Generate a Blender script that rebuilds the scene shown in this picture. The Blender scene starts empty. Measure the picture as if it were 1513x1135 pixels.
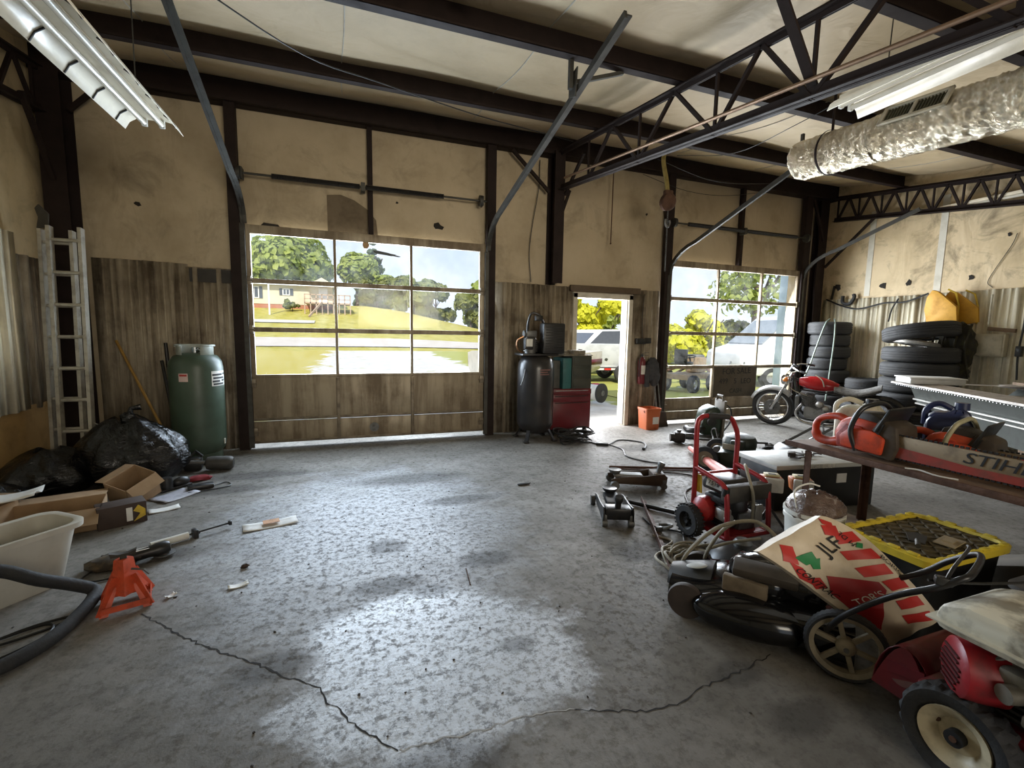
import bpy, bmesh, math, random
from mathutils import Vector, Matrix, Euler
C = bpy.context.scene.collection
S = bpy.context.scene
R = math.radians
PI = math.pi
random.seed(7)

# ------------------------------------------------------------------ camera
FPX = 670.35
YAW, PIT, ROL = R(19.7625), R(6.3318), R(0.98126)
cam_d = bpy.data.cameras.new('camera')
cam_d.sensor_fit = 'HORIZONTAL'
cam_d.sensor_width = 36.0
cam_d.lens = FPX / 1513 * 36.0
cam_d.clip_start = 0.05
cam_d.clip_end = 600
cam = bpy.data.objects.new('camera', cam_d)
C.objects.link(cam)
fw = Vector((math.cos(PIT) * math.sin(YAW), math.cos(PIT) * math.cos(YAW), -math.sin(PIT)))
rt = Vector((math.cos(YAW), -math.sin(YAW), 0))
up = rt.cross(fw)
r2 = rt * math.cos(ROL) - up * math.sin(ROL)
# image roll: world rotated clockwise in the picture
r2 = rt * math.cos(ROL) + up * math.sin(ROL)
u2 = -rt * math.sin(ROL) + up * math.cos(ROL)
mw = Matrix((r2, u2, -fw)).transposed().to_4x4()
mw.translation = Vector((0, 0, 1.45))
cam.matrix_world = mw
S.camera = cam

# ------------------------------------------------------------------ exposure, sky, sun, daylight at the doors, added rear fill
S.view_settings.view_transform = 'Standard'
S.view_settings.look = 'None'
S.view_settings.exposure = 0.0
S.view_settings.gamma = 1.0
S.cycles.max_bounces = 8
S.cycles.diffuse_bounces = 4
S.cycles.glossy_bounces = 3
S.cycles.transparent_max_bounces = 12
S.cycles.sample_clamp_indirect = 4.0

W = bpy.data.worlds.new('sky')
S.world = W
W.use_nodes = True
nt = W.node_tree
nt.nodes.clear()
wo = nt.nodes.new('ShaderNodeOutputWorld')
bg = nt.nodes.new('ShaderNodeBackground')
tc = nt.nodes.new('ShaderNodeTexCoord')
sp = nt.nodes.new('ShaderNodeSeparateXYZ')
cr = nt.nodes.new('ShaderNodeValToRGB')
nz = nt.nodes.new('ShaderNodeTexNoise')
nz.inputs['Scale'].default_value = 4.5
nz.inputs['Detail'].default_value = 5
cr.color_ramp.elements[0].position = 0.0
cr.color_ramp.elements[0].color = (0.80, 0.88, 0.96, 1)
cr.color_ramp.elements[1].position = 0.7
cr.color_ramp.elements[1].color = (0.30, 0.50, 0.85, 1)
c2 = nt.nodes.new('ShaderNodeValToRGB')
c2.color_ramp.elements[0].position = 0.45
c2.color_ramp.elements[1].position = 0.70
mx = nt.nodes.new('ShaderNodeMix')
mx.data_type = 'RGBA'
mx.inputs['B'].default_value = (0.95, 0.96, 0.98, 1)
nt.links.new(tc.outputs['Generated'], sp.inputs[0])
nt.links.new(sp.outputs['Z'], cr.inputs['Fac'])
nt.links.new(tc.outputs['Generated'], nz.inputs['Vector'])
nt.links.new(nz.outputs['Fac'], c2.inputs['Fac'])
nt.links.new(c2.outputs['Color'], mx.inputs['Factor'])
nt.links.new(cr.outputs['Color'], mx.inputs['A'])
nt.links.new(mx.outputs['Result'], bg.inputs['Color'])
bg.inputs['Strength'].default_value = 1.15
nt.links.new(bg.outputs[0], wo.inputs[0])


def lamp(name, kind, loc, direction, energy, color=(1, 1, 1), size=None, size_y=None, angle=None):
    l = bpy.data.lights.new(name, kind)
    l.energy = energy
    l.color = color
    if size:
        l.shape = 'RECTANGLE'
        l.size = size
        l.size_y = size_y or size
    if angle:
        l.angle = angle
    o = bpy.data.objects.new(name, l)
    C.objects.link(o)
    o.location = loc
    o.rotation_euler = Vector(direction).to_track_quat('-Z', 'Y').to_euler()
    return o


lamp('sun', 'SUN', (0, -10, 30), (0.35, 0.75, -0.80), 5.2, (1.0, 0.93, 0.80), angle=R(0.6))
lamp('daylight_wide_door', 'AREA', (0.32, 6.75, 1.75), (0.05, -1, -0.22), 300, (0.76, 0.88, 1.0), 2.8, 1.7)
lamp('daylight_small_door', 'AREA', (6.3, 6.75, 1.5), (-0.10, -1, -0.38), 420, (0.92, 0.96, 1.0), 2.7, 2.1)
lamp('daylight_entrance', 'AREA', (3.72, 6.8, 1.05), (0, -1, -0.2), 120, (0.95, 0.97, 1.0), 0.85, 1.9)
rear = lamp('rear_fill', 'AREA', (1.6, -3.35, 2.25), (0.0, 1, 0.14), 56, (1.0, 0.88, 0.68), 2.6, 1.3)  # invented fill lamp behind the camera, brightens the door wall
rear.data.spread = R(88)

# ------------------------------------------------------------------ materials


class N:
    """small node builder"""
    def __init__(s, name):
        s.m = bpy.data.materials.new(name)
        s.m.use_nodes = True
        s.t = s.m.node_tree
        s.b = s.t.nodes['Principled BSDF']
        s.pos = None

    def n(s, kind, **kw):
        x = s.t.nodes.new(kind)
        for k, v in kw.items():
            setattr(x, k, v)
        return x

    def l(s, a, b):
        s.t.links.new(a, b)

    def P(s, world=False):
        if world:
            return s.n('ShaderNodeNewGeometry').outputs['Position']
        if s.pos is None:
            s.pos = s.n('ShaderNodeTexCoord').outputs['Object']
        return s.pos

    def noise(s, scale, detail=4, rough=0.55, vec=None, stretch=None, dist=0.0):
        x = s.n('ShaderNodeTexNoise')
        x.inputs['Scale'].default_value = scale
        x.inputs['Detail'].default_value = detail
        x.inputs['Roughness'].default_value = rough
        x.inputs['Distortion'].default_value = dist
        v = vec or s.P()
        if stretch:
            mp = s.n('ShaderNodeMapping')
            mp.inputs['Scale'].default_value = stretch
            s.l(v, mp.inputs['Vector'])
            v = mp.outputs[0]
        s.l(v, x.inputs['Vector'])
        return x.outputs['Fac']

    def ramp(s, fac, stops):
        x = s.n('ShaderNodeValToRGB')
        e = x.color_ramp.elements
        while len(e) < len(stops):
            e.new(0.5)
        for i, (p, c) in enumerate(stops):
            e[i].position = p
            if not isinstance(c, (tuple, list)):
                c = (c, c, c)
            e[i].color = tuple(c) + (1,)
        s.l(fac, x.inputs[0])
        return x.outputs[0]

    def mth(s, op, a, b=None, c=None, clamp=False):
        x = s.n('ShaderNodeMath', operation=op)
        x.use_clamp = clamp
        for i, v in enumerate((a, b, c)):
            if v is None:
                continue
            if isinstance(v, (int, float)):
                x.inputs[i].default_value = v
            else:
                s.l(v, x.inputs[i])
        return x.outputs[0]

    def mix(s, f, a, b):
        x = s.n('ShaderNodeMix')
        x.data_type = 'RGBA'
        for k, v in (('Factor', f), ('A', a), ('B', b)):
            if isinstance(v, (int, float)):
                x.inputs[k].default_value = v
            elif isinstance(v, (tuple, list)):
                x.inputs[k].default_value = tuple(v)[:3] + (1,)
            else:
                s.l(v, x.inputs[k])
        return x.outputs['Result']

    def out(s, col=None, rough=None, metal=None, bump=None, bs=0.2, bd=0.02, spec=None):
        for k, v in (('Base Color', col), ('Roughness', rough), ('Metallic', metal), ('Specular IOR Level', spec)):
            if v is None:
                continue
            if isinstance(v, (int, float)):
                s.b.inputs[k].default_value = v
            elif isinstance(v, (tuple, list)):
                s.b.inputs[k].default_value = tuple(v)[:3] + (1,)
            else:
                s.l(v, s.b.inputs[k])
        if bump is not None:
            x = s.n('ShaderNodeBump')
            x.inputs['Strength'].default_value = bs
            x.inputs['Distance'].default_value = bd
            s.l(bump, x.inputs['Height'])
            s.l(x.outputs[0], s.b.inputs['Normal'])
        return s.m


MATS = {}


def mat(name, col, rough=0.6, metal=0.0, dirt=0.35, dscale=9.0, dcol=None, bump=0.0, bscale=40.0, spec=None, lo=0.45, hi=0.75):
    """a base colour with procedural wear: dirt mixes in dcol through noise"""
    if name in MATS:
        return MATS[name]
    k = N(name)
    dcol = dcol or tuple(c * 0.35 for c in col)
    f = k.ramp(k.noise(dscale, 5, 0.62), [(lo, 0.0), (hi, 1.0)])
    f = k.mth('MULTIPLY', f, dirt)
    c = k.mix(f, col, dcol)
    r = k.mth('ADD', k.mth('MULTIPLY', f, 0.25), rough, clamp=True)
    m = k.out(c, r, metal, k.noise(bscale, 3) if bump else None, bump, 0.01, spec)
    MATS[name] = m
    return m


STEEL = mat('dark_red_primer_steel', (0.017, 0.0085, 0.0065), 0.7, 0.0, 0.5, 6, (0.008, 0.005, 0.0045), spec=0.3)
RAILM = mat('dull_galvanised_rail', (0.07, 0.068, 0.06), 0.55, 0.6, 0.6, 8, (0.03, 0.022, 0.018))
BLACKP = mat('black_plastic', (0.012, 0.012, 0.012), 0.38, 0, 0.5, 14, (0.035, 0.03, 0.025))
BLACKM = mat('black_painted_metal', (0.014, 0.014, 0.015), 0.35, 0.2, 0.5, 14, (0.04, 0.03, 0.022))
RUBBER = mat('black_rubber', (0.018, 0.018, 0.019), 0.75, 0, 0.6, 10, (0.05, 0.046, 0.04), 0.3, 60)
TYRE = mat('tyre_rubber', (0.030, 0.030, 0.031), 0.75, 0, 0.6, 8, (0.055, 0.052, 0.047), 0.3, 50)
REDP = mat('red_paint', (0.42, 0.022, 0.022), 0.32, 0, 0.55, 10, (0.12, 0.02, 0.015))
DKRED = mat('dark_red_enamel', (0.14, 0.012, 0.018), 0.35, 0, 0.4, 6, (0.03, 0.008, 0.008))
ORANGE = mat('orange_plastic', (0.58, 0.060, 0.018), 0.40, 0, 0.85, 13, (0.09, 0.022, 0.012))
ORPAINT = mat('orange_red_paint', (0.62, 0.085, 0.03), 0.5, 0, 0.6, 16, (0.12, 0.03, 0.015))
ALU = mat('bare_aluminium', (0.50, 0.49, 0.46), 0.38, 0.7, 0.55, 9, (0.16, 0.14, 0.11))
CHROME = mat('chrome', (0.62, 0.62, 0.62), 0.16, 1.0, 0.4, 14, (0.15, 0.13, 0.11))
GREYM = mat('grey_cast_metal', (0.16, 0.16, 0.155), 0.5, 0.6, 0.6, 14, (0.04, 0.035, 0.03))
CREAM = mat('grubby_cream_plastic', (0.58, 0.53, 0.40), 0.5, 0, 0.7, 9, (0.16, 0.13, 0.085))
WHITEP = mat('white_plastic', (0.72, 0.71, 0.66), 0.45, 0, 0.4, 8, (0.3, 0.27, 0.2))
WOOD = mat('weathered_board', (0.20, 0.13, 0.075), 0.75, 0, 0.7, 7, (0.06, 0.035, 0.02), 0.4, 30)
PLY = mat('yellowed_plywood', (0.44, 0.28, 0.11), 0.65, 0, 0.6, 4, (0.16, 0.10, 0.045), 0.2, 20)
CARD = mat('brown_cardboard', (0.36, 0.24, 0.135), 0.85, 0, 0.5, 5, (0.17, 0.10, 0.055))
PAPER = mat('white_paper', (0.72, 0.71, 0.68), 0.8, 0, 0.3, 8, (0.4, 0.36, 0.3))
YEL = mat('yellow_plastic', (0.66, 0.45, 0.035), 0.45, 0, 0.6, 10, (0.20, 0.13, 0.02))
RUST = mat('rusty_iron', (0.11, 0.055, 0.034), 0.7, 0.4, 0.7, 12, (0.035, 0.018, 0.012), 0.4, 50)
GREENK = mat('dark_green_paint', (0.020, 0.040, 0.022), 0.4, 0, 0.6, 9, (0.012, 0.014, 0.011))
TEAL = mat('teal_metal', (0.03, 0.13, 0.13), 0.5, 0, 0.5, 8)
INK = mat('black_ink', (0.01, 0.01, 0.011), 0.7, 0, 0.1)
WHITEINK = mat('white_lettering', (0.7, 0.68, 0.62), 0.7, 0, 0.3, 20)
CORDB = mat('black_cord', (0.012, 0.012, 0.012), 0.5, 0, 0.2)
CORDG = mat('grey_beige_hose', (0.34, 0.30, 0.22), 0.55, 0, 0.5, 12)
BLUE = mat('dark_blue_plastic', (0.015, 0.022, 0.07), 0.35, 0, 0.4, 9)


def glass_mat(name, col, fac, rough=0.08, haze=0.0):
    """thin dirty pane: mostly clear, a little mirror, a film of pale dust"""
    k = N(name)
    t = k.t
    o = t.nodes['Material Output']
    tr = k.n('ShaderNodeBsdfTransparent')
    tr.inputs[0].default_value = tuple(col) + (1,)
    gl = k.n('ShaderNodeBsdfGlossy')
    gl.inputs['Roughness'].default_value = rough
    m1 = k.n('ShaderNodeMixShader')
    m1.inputs[0].default_value = fac
    k.l(tr.outputs[0], m1.inputs[1])
    k.l(gl.outputs[0], m1.inputs[2])
    df = k.n('ShaderNodeBsdfTranslucent')
    df.inputs[0].default_value = (0.9, 0.9, 0.88, 1)
    m2 = k.n('ShaderNodeMixShader')
    f = k.ramp(k.noise(2.5, 6, 0.7), [(0.4, 0.0), (0.8, 1.0)])
    k.l(k.mth('MULTIPLY', f, haze), m2.inputs[0])
    k.l(m1.outputs[0], m2.inputs[1])
    k.l(df.outputs[0], m2.inputs[2])
    k.l(m2.outputs[0], o.inputs['Surface'])
    return k.m


PANE = glass_mat('dusty_door_glass', (0.97, 0.985, 1.0), 0.008, 0.05, 0.015)


# ------------------------------------------------------------------ mesh builder
class MB:
    def __init__(s):
        s.bm = bmesh.new()
        s.mi = 0
        s.M = Matrix.Identity(4)

    def _done(s, verts, M=None):
        if M is not None:
            bmesh.ops.transform(s.bm, matrix=M, verts=verts)
        fs = {f for v in verts for f in v.link_faces}
        for f in fs:
            f.material_index = s.mi
            f.smooth = True
        return s

    def box(s, x0, x1, y0, y1, z0, z1, bev=0.0, M=None, seg=2):
        m = Matrix.Translation(((x0 + x1) / 2, (y0 + y1) / 2, (z0 + z1) / 2)) @ Matrix.Diagonal((abs(x1 - x0), abs(y1 - y0), abs(z1 - z0), 1))
        r = bmesh.ops.create_cube(s.bm, size=1.0, matrix=m)
        vs = r['verts']
        if bev > 0:
            es = list({e for v in vs for e in v.link_edges})
            b = bmesh.ops.bevel(s.bm, geom=es, offset=bev, segments=seg, profile=0.5, affect='EDGES')
            vs = list({v for f in b['faces'] for v in f.verts} | {v for v in vs if v.is_valid})
        return s._done(vs, M)

    def bx(s, c, size, rot=(0, 0, 0), bev=0.0):
        a, b, d = (q / 2 for q in size)
        return s.box(-a, a, -b, b, -d, d, bev, Matrix.Translation(c) @ Euler(rot).to_matrix().to_4x4())

    def beam(s, p0, p1, w, h, upv=(0, 0, 1), bev=0.0):
        p0, p1 = Vector(p0), Vector(p1)
        d = p1 - p0
        L = d.length
        x = d.normalized()
        u = Vector(upv)
        if abs(x.dot(u.normalized())) > 0.98:
            u = Vector((1, 0, 0))
        y = u.cross(x).normalized()
        z = x.cross(y)
        M = Matrix((x, y, z)).transposed().to_4x4()
        M.translation = p0
        return s.box(0, L, -w / 2, w / 2, -h / 2, h / 2, bev, M)

    def ring(s, rows, closed_u, closed_v, cap=False):
        """rows: list of rows of points -> quads"""
        V = [[s.bm.verts.new(p) for p in r] for r in rows]
        nu, nv = len(V), len(V[0])
        for i in range(nu if closed_u else nu - 1):
            for j in range(nv if closed_v else nv - 1):
                a, b = V[i], V[(i + 1) % nu]
                try:
                    s.bm.faces.new((a[j], a[(j + 1) % nv], b[(j + 1) % nv], b[j]))
                except ValueError:
                    pass
        if cap:
            for r, fl in ((V[0], True), (V[-1], False)):
                try:
                    s.bm.faces.new(list(reversed(r)) if fl else r)
                except ValueError:
                    pass
        return s._done([v for r in V for v in r])

    def tube(s, pts, r, n=8, closed=False, sub=0, flat=1.0):
        pts = [Vector(p) for p in pts]
        if sub:
            q = []
            k = len(pts)
            rng = range(k if closed else k - 1)
            for i in rng:
                p0 = pts[(i - 1) % k] if (closed or i > 0) else pts[i] * 2 - pts[i + 1]
                p1, p2 = pts[i], pts[(i + 1) % k]
                p3 = pts[(i + 2) % k] if (closed or i + 2 < k) else p2 * 2 - p1
                for j in range(sub):
                    t = j / sub
                    q.append(0.5 * ((2 * p1) + (p2 - p0) * t + (2 * p0 - 5 * p1 + 4 * p2 - p3) * t * t + (3 * p1 - p0 - 3 * p2 + p3) * t ** 3))
            if not closed:
                q.append(pts[-1])
            pts = q
        k = len(pts)
        rr = r if isinstance(r, (list, tuple)) else None
        rows = []
        nrm = None
        for i in range(k):
            if closed:
                t = pts[(i + 1) % k] - pts[i - 1]
            else:
                t = pts[min(i + 1, k - 1)] - pts[max(i - 1, 0)]
            if t.length < 1e-9:
                t = Vector((0, 0, 1))
            t.normalize()
            if nrm is None:
                a = Vector((0, 0, 1)) if abs(t.z) < 0.9 else Vector((1, 0, 0))
                nrm = (a - t * a.dot(t)).normalized()
            else:
                nrm = nrm - t * nrm.dot(t)
                if nrm.length < 1e-6:
                    nrm = t.orthogonal()
                nrm.normalize()
            b = t.cross(nrm)
            q = rr[min(int(i * len(rr) / k), len(rr) - 1)] if rr else r
            rows.append([pts[i] + (nrm * math.cos(2 * PI * j / n) * flat + b * math.sin(2 * PI * j / n)) * q for j in range(n)])
        return s.ring(rows, closed, True, not closed)

    def cyl(s, p0, p1, r0, r1=None, n=18):
        return s.lathe([(r0, 0.0), (r0 if r1 is None else r1, 1.0)], p0, Vector(p1) - Vector(p0), n, unit=True)

    def lathe(s, prof, origin, axis, n=28, closed=False, unit=False, cap=True):
        """prof: (radius, height along the axis)"""
        a = Vector(axis)
        L = a.length if unit else 1.0
        a = a.normalized()
        x = a.orthogonal().normalized()
        if abs(a.z) > 0.99:
            x = Vector((1, 0, 0))
        y = a.cross(x)
        o = Vector(origin)
        rows = [[o + a * h * L + (x * math.cos(2 * PI * j / n) + y * math.sin(2 * PI * j / n)) * max(r, 1e-4) for j in range(n)] for r, h in prof]
        return s.ring(rows, closed, True, cap and not closed)

    def prism(s, poly, a, b, o=(0, 0, 0), ux=(1, 0, 0), uy=(0, 0, 1), uz=None, bev=0.0):
        """2d polygon in (ux, uy), pushed from a to b along uz"""
        ux, uy = Vector(ux), Vector(uy)
        uz = Vector(uz) if uz else ux.cross(uy)
        o = Vector(o)
        lo = [s.bm.verts.new(o + ux * p[0] + uy * p[1] + uz * a) for p in poly]
        hi = [s.bm.verts.new(o + ux * p[0] + uy * p[1] + uz * b) for p in poly]
        k = len(poly)
        f = [s.bm.faces.new(lo), s.bm.faces.new(list(reversed(hi)))]
        for i in range(k):
            f.append(s.bm.faces.new((lo[i], hi[i], hi[(i + 1) % k], lo[(i + 1) % k])))
        vs = lo + hi
        bmesh.ops.recalc_face_normals(s.bm, faces=f)
        if bev:
            es = list({e for v in vs for e in v.link_edges})
            r = bmesh.ops.bevel(s.bm, geom=es, offset=bev, segments=2, profile=0.5, affect='EDGES')
            vs = list({v for ff in r['faces'] for v in ff.verts} | {v for v in vs if v.is_valid})
        return s._done(vs)

    def ball(s, c, rad, n=16, m=10, jit=0.0, rot=(0, 0, 0), seed=0, zmin=None):
        rad = (rad,) * 3 if isinstance(rad, (int, float)) else rad
        rnd = random.Random(seed)
        Mr = Euler(rot).to_matrix()
        rows = []
        for i in range(m + 1):
            th = PI * i / m
            row = []
            for j in range(n):
                ph = 2 * PI * j / n
                k = 1 + (rnd.uniform(-jit, jit) if 0 < i < m else 0)
                p = Mr @ Vector((rad[0] * math.sin(th) * math.cos(ph) * k, rad[1] * math.sin(th) * math.sin(ph) * k, rad[2] * math.cos(th) * k)) + Vector(c)
                if zmin is not None:
                    p.z = max(p.z, zmin + 0.0005 * (i + 1))
                row.append(p)
            rows.append(row)
        return s.ring(rows, False, True)

    def surf(s, fn, nu, nv):
        return s.ring([[fn(i / nu, j / nv) for j in range(nv + 1)] for i in range(nu + 1)], False, False)

    def build(s, name, m, parent=None, kind=None, angle=38, solid=0.0, sub=0):
        me = bpy.data.meshes.new(name)
        bmesh.ops.recalc_face_normals(s.bm, faces=s.bm.faces[:])
        s.bm.to_mesh(me)
        s.bm.free()
        for q in (m if isinstance(m, (list, tuple)) else [m]):
            me.materials.append(q)
        me.set_sharp_from_angle(angle=R(angle))
        o = bpy.data.objects.new(name, me)
        C.objects.link(o)
        if parent is not None:
            o.parent = parent
        if kind:
            o['kind'] = kind
        if solid:
            q = o.modifiers.new('solid', 'SOLIDIFY')
            q.thickness = solid
            q.offset = 0
        if sub:
            q = o.modifiers.new('sub', 'SUBSURF')
            q.levels = q.render_levels = sub
        return o


def tag(o, label, cat, group=None, kind=None):
    o['label'] = label
    o['category'] = cat
    if group:
        o['group'] = group
    if kind:
        o['kind'] = kind
    return o


def thing(name, label, cat, loc=(0, 0, 0), rz=0.0, group=None, kind=None, rot=None):
    o = bpy.data.objects.new(name, None)
    o.empty_display_size = 0.1
    C.objects.link(o)
    o.location = loc
    o.rotation_euler = rot if rot else (0, 0, rz)
    if kind:
        o['kind'] = kind
        return o
    return tag(o, label, cat, group)


def dup(root, loc, rz=0.0, label=None, rot=None, scale=None):
    r = root.copy()
    C.objects.link(r)
    r.location = loc
    r.rotation_euler = rot if rot else (0, 0, rz)
    if scale:
        r.scale = scale if isinstance(scale, tuple) else (scale,) * 3
    if label:
        r['label'] = label
    for ch in list(root.children):
        c = ch.copy()
        C.objects.link(c)
        c.parent = r
        for g in list(ch.children):
            d = g.copy()
            C.objects.link(d)
            d.parent = c
    return r


def text(body, name, m, parent, size, M, extrude=0.001, align='CENTER', sx=1.0, shear=0.0):
    cu = bpy.data.curves.new(name, 'FONT')
    cu.body = body
    cu.size = size
    cu.extrude = extrude
    cu.align_x = align
    cu.align_y = 'CENTER'
    cu.resolution_u = 3
    cu.shear = shear
    t = bpy.data.objects.new(name, cu)
    C.objects.link(t)
    bpy.context.view_layer.update()
    me = bpy.data.meshes.new_from_object(t.evaluated_get(bpy.context.evaluated_depsgraph_get()))
    bpy.data.objects.remove(t)
    me.transform(M @ Matrix.Diagonal((sx, 1, 1, 1)))
    me.materials.clear()
    me.materials.append(m)
    o = bpy.data.objects.new(name, me)
    C.objects.link(o)
    if parent is not None:
        o.parent = parent
    return o


def frame(o, x, y):
    """matrix with local x along x, y along y (made orthogonal)"""
    x = Vector(x).normalized()
    y = Vector(y)
    y = (y - x * y.dot(x)).normalized()
    M = Matrix((x, y, x.cross(y))).transposed().to_4x4()
    M.translation = o
    return M

# ------------------------------------------------------------------ setting materials
def floor_material():
    k = N('stained_concrete')
    p = k.P(True)
    x = k.n('ShaderNodeSeparateXYZ')
    k.l(p, x.inputs[0])
    X, Y = x.outputs[0], x.outputs[1]
    wob = k.mth('SUBTRACT', k.noise(2.6, 6, 0.65, p), 0.5)
    fine = k.noise(24, 5, 0.7, p)
    blot = k.noise(7.0, 6, 0.72, p)

    def spot(cx, cy, rx, ry, soft=0.35, wobble=0.9, an=0.0):
        dx, dy = k.mth('SUBTRACT', X, cx), k.mth('SUBTRACT', Y, cy)
        c, s_ = math.cos(an), math.sin(an)
        a = k.mth('ADD', k.mth('MULTIPLY', dx, c / rx), k.mth('MULTIPLY', dy, s_ / rx))
        b = k.mth('ADD', k.mth('MULTIPLY', dx, -s_ / ry), k.mth('MULTIPLY', dy, c / ry))
        d = k.mth('SQRT', k.mth('ADD', k.mth('MULTIPLY', a, a), k.mth('MULTIPLY', b, b)))
        d = k.mth('ADD', d, k.mth('MULTIPLY', wob, wobble))
        return k.mth('DIVIDE', k.mth('SUBTRACT', 1.0 + soft / 2, d), soft, clamp=True)

    base = k.ramp(k.noise(0.9, 6, 0.6, p), [(0.30, (0.105, 0.096, 0.082)), (0.50, (0.185, 0.172, 0.152)), (0.72, (0.30, 0.285, 0.26))])
    base = k.mix(k.mth('MULTIPLY', k.ramp(blot, [(0.48, 0.0), (0.66, 1.0)]), 0.5), base, (0.075, 0.067, 0.056))
    base = k.mix(k.mth('MULTIPLY', k.ramp(fine, [(0.55, 0.0), (0.7, 1.0)]), 0.35), base, (0.10, 0.09, 0.078))
    scr = k.noise(5, 4, 0.6, p, (9, 0.6, 1))
    base = k.mix(k.mth('MULTIPLY', k.ramp(scr, [(0.60, 0.0), (0.66, 1.0)]), 0.22), base, (0.08, 0.075, 0.07))
    # worn flaked sealer patches, the doors' bluish reflection painted into their colour
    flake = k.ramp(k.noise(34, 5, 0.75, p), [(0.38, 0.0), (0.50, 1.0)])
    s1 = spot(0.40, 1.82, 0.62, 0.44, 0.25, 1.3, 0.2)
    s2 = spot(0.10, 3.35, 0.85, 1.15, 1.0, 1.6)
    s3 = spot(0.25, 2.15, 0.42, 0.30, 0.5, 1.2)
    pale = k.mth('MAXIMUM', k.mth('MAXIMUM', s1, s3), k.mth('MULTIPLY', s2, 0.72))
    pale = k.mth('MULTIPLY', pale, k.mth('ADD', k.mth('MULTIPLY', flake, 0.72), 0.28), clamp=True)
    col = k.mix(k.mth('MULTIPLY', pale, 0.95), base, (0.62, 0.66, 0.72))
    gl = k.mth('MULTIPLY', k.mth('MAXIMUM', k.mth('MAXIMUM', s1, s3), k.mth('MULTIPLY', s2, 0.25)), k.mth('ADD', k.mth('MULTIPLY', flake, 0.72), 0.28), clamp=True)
    # oil stains
    st = None
    for q in ((0.20, 3.04, 0.13, 0.11), (0.82, 2.68, 0.16, 0.10), (0.17, 2.55, 0.20, 0.09), (0.40, 2.42, 0.09, 0.06), (-0.35, 2.05, 0.16, 0.10),
              (0.55, 4.45, 0.5, 0.16), (0.9, 3.75, 0.28, 0.1), (-1.1, 4.6, 0.4, 0.12), (-0.9, 5.0, 0.5, 0.12), (1.55, 1.38, 0.12, 0.07), (1.62, 1.12, 0.16, 0.07),
              (0.72, 1.85, 0.09, 0.05), (1.95, 2.45, 0.28, 0.14), (2.5, 3.35, 0.3, 0.1), (-1.25, 3.35, 0.3, 0.12), (0.25, 1.35, 0.25, 0.09), (3.6, 4.9, 0.5, 0.15)):
        m = spot(*q, soft=0.6, wobble=1.3)
        st = m if st is None else k.mth('MAXIMUM', st, m)
    col = k.mix(k.mth('MULTIPLY', st, 0.62), col, (0.045, 0.04, 0.035))
    pits = k.ramp(k.noise(21, 6, 0.78, p), [(0.40, 1.0), (0.50, 0.0)])
    r = k.mth('SUBTRACT', k.mth('ADD', 0.47, k.mth('MULTIPLY', fine, 0.24)), k.mth('MULTIPLY', gl, 0.24))
    r = k.mth('ADD', r, k.mth('ADD', k.mth('MULTIPLY', st, 0.08), k.mth('MULTIPLY', pits, 0.25)), clamp=True)
    col = k.mix(k.mth('MULTIPLY', pits, k.mth('ADD', 0.22, k.mth('MULTIPLY', pale, 0.5))), col, (0.06, 0.055, 0.05))
    sp_ = k.mth('MULTIPLY', k.mth('SUBTRACT', 1.0, k.mth('MULTIPLY', pits, 0.7)), k.mth('ADD', 0.34, k.mth('MULTIPLY', gl, 0.5)))
    h = k.mth('ADD', k.mth('MULTIPLY', fine, 0.5), k.mth('MULTIPLY', blot, 0.8))
    return k.out(col, r, 0.0, h, 0.30, 0.012, sp_)


def insul_material(name, lo, mid, hi, stain=0.55, scale=1.1, thr=0.55):
    k = N(name)
    p = k.P(True)
    a = k.noise(scale, 6, 0.6, p)
    c = k.ramp(a, [(0.28, lo), (0.5, mid), (0.75, hi)])
    b = k.ramp(k.noise(2.3, 7, 0.68, p, dist=0.6), [(thr, 0.0), (thr + 0.22, 1.0)])
    c = k.mix(k.mth('MULTIPLY', b, stain), c, tuple(q * 0.28 for q in lo))
    w = k.noise(3.2, 3, 0.5, p, (1, 1, 0.35), 0.8)
    return k.out(c, 0.62, 0.0, w, 0.5, 0.05, 0.35)


def panel_material(name, base, grime, amt=0.8):
    """ribbed steel sheet, streaked from top to bottom"""
    k = N(name)
    p = k.P(True)
    st = k.noise(5.5, 6, 0.7, p, (1, 1, 0.10))
    b = k.noise(2.2, 6, 0.68, p)
    f = k.mth('ADD', k.mth('MULTIPLY', k.ramp(st, [(0.42, 0.0), (0.60, 1.0)]), 0.75), k.mth('MULTIPLY', k.ramp(b, [(0.45, 0.0), (0.7, 1.0)]), 0.6), clamp=True)
    c = k.mix(k.mth('MULTIPLY', f, amt), base, grime)
    return k.out(c, k.mth('ADD', 0.42, k.mth('MULTIPLY', f, 0.3)), 0.15)


M_FLOOR = floor_material()
M_WALLI = insul_material('vinyl_wall_blanket', (0.34, 0.265, 0.165), (0.47, 0.38, 0.255), (0.56, 0.46, 0.32), 0.5)
M_RWALL = insul_material('sooty_wall_board', (0.40, 0.30, 0.165), (0.66, 0.52, 0.32), (0.76, 0.61, 0.40), 0.85, 0.9, 0.50)
M_LWALL = insul_material('vinyl_side_blanket', (0.44, 0.34, 0.19), (0.62, 0.49, 0.29), (0.72, 0.58, 0.36), 0.5)
M_ROOF = insul_material('vinyl_roof_blanket', (0.40, 0.31, 0.19), (0.52, 0.41, 0.26), (0.60, 0.48, 0.32), 0.28, 1.0, 0.6)
M_RIB = panel_material('ribbed_wall_steel', (0.42, 0.355, 0.26), (0.09, 0.062, 0.036), 0.9)
M_RIBW = panel_material('pale_ribbed_wall_steel', (0.90, 0.83, 0.64), (0.17, 0.135, 0.08), 0.45)
M_DOORP = panel_material('grubby_door_panel', (0.36, 0.30, 0.21), (0.13, 0.09, 0.055), 0.8)
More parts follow.
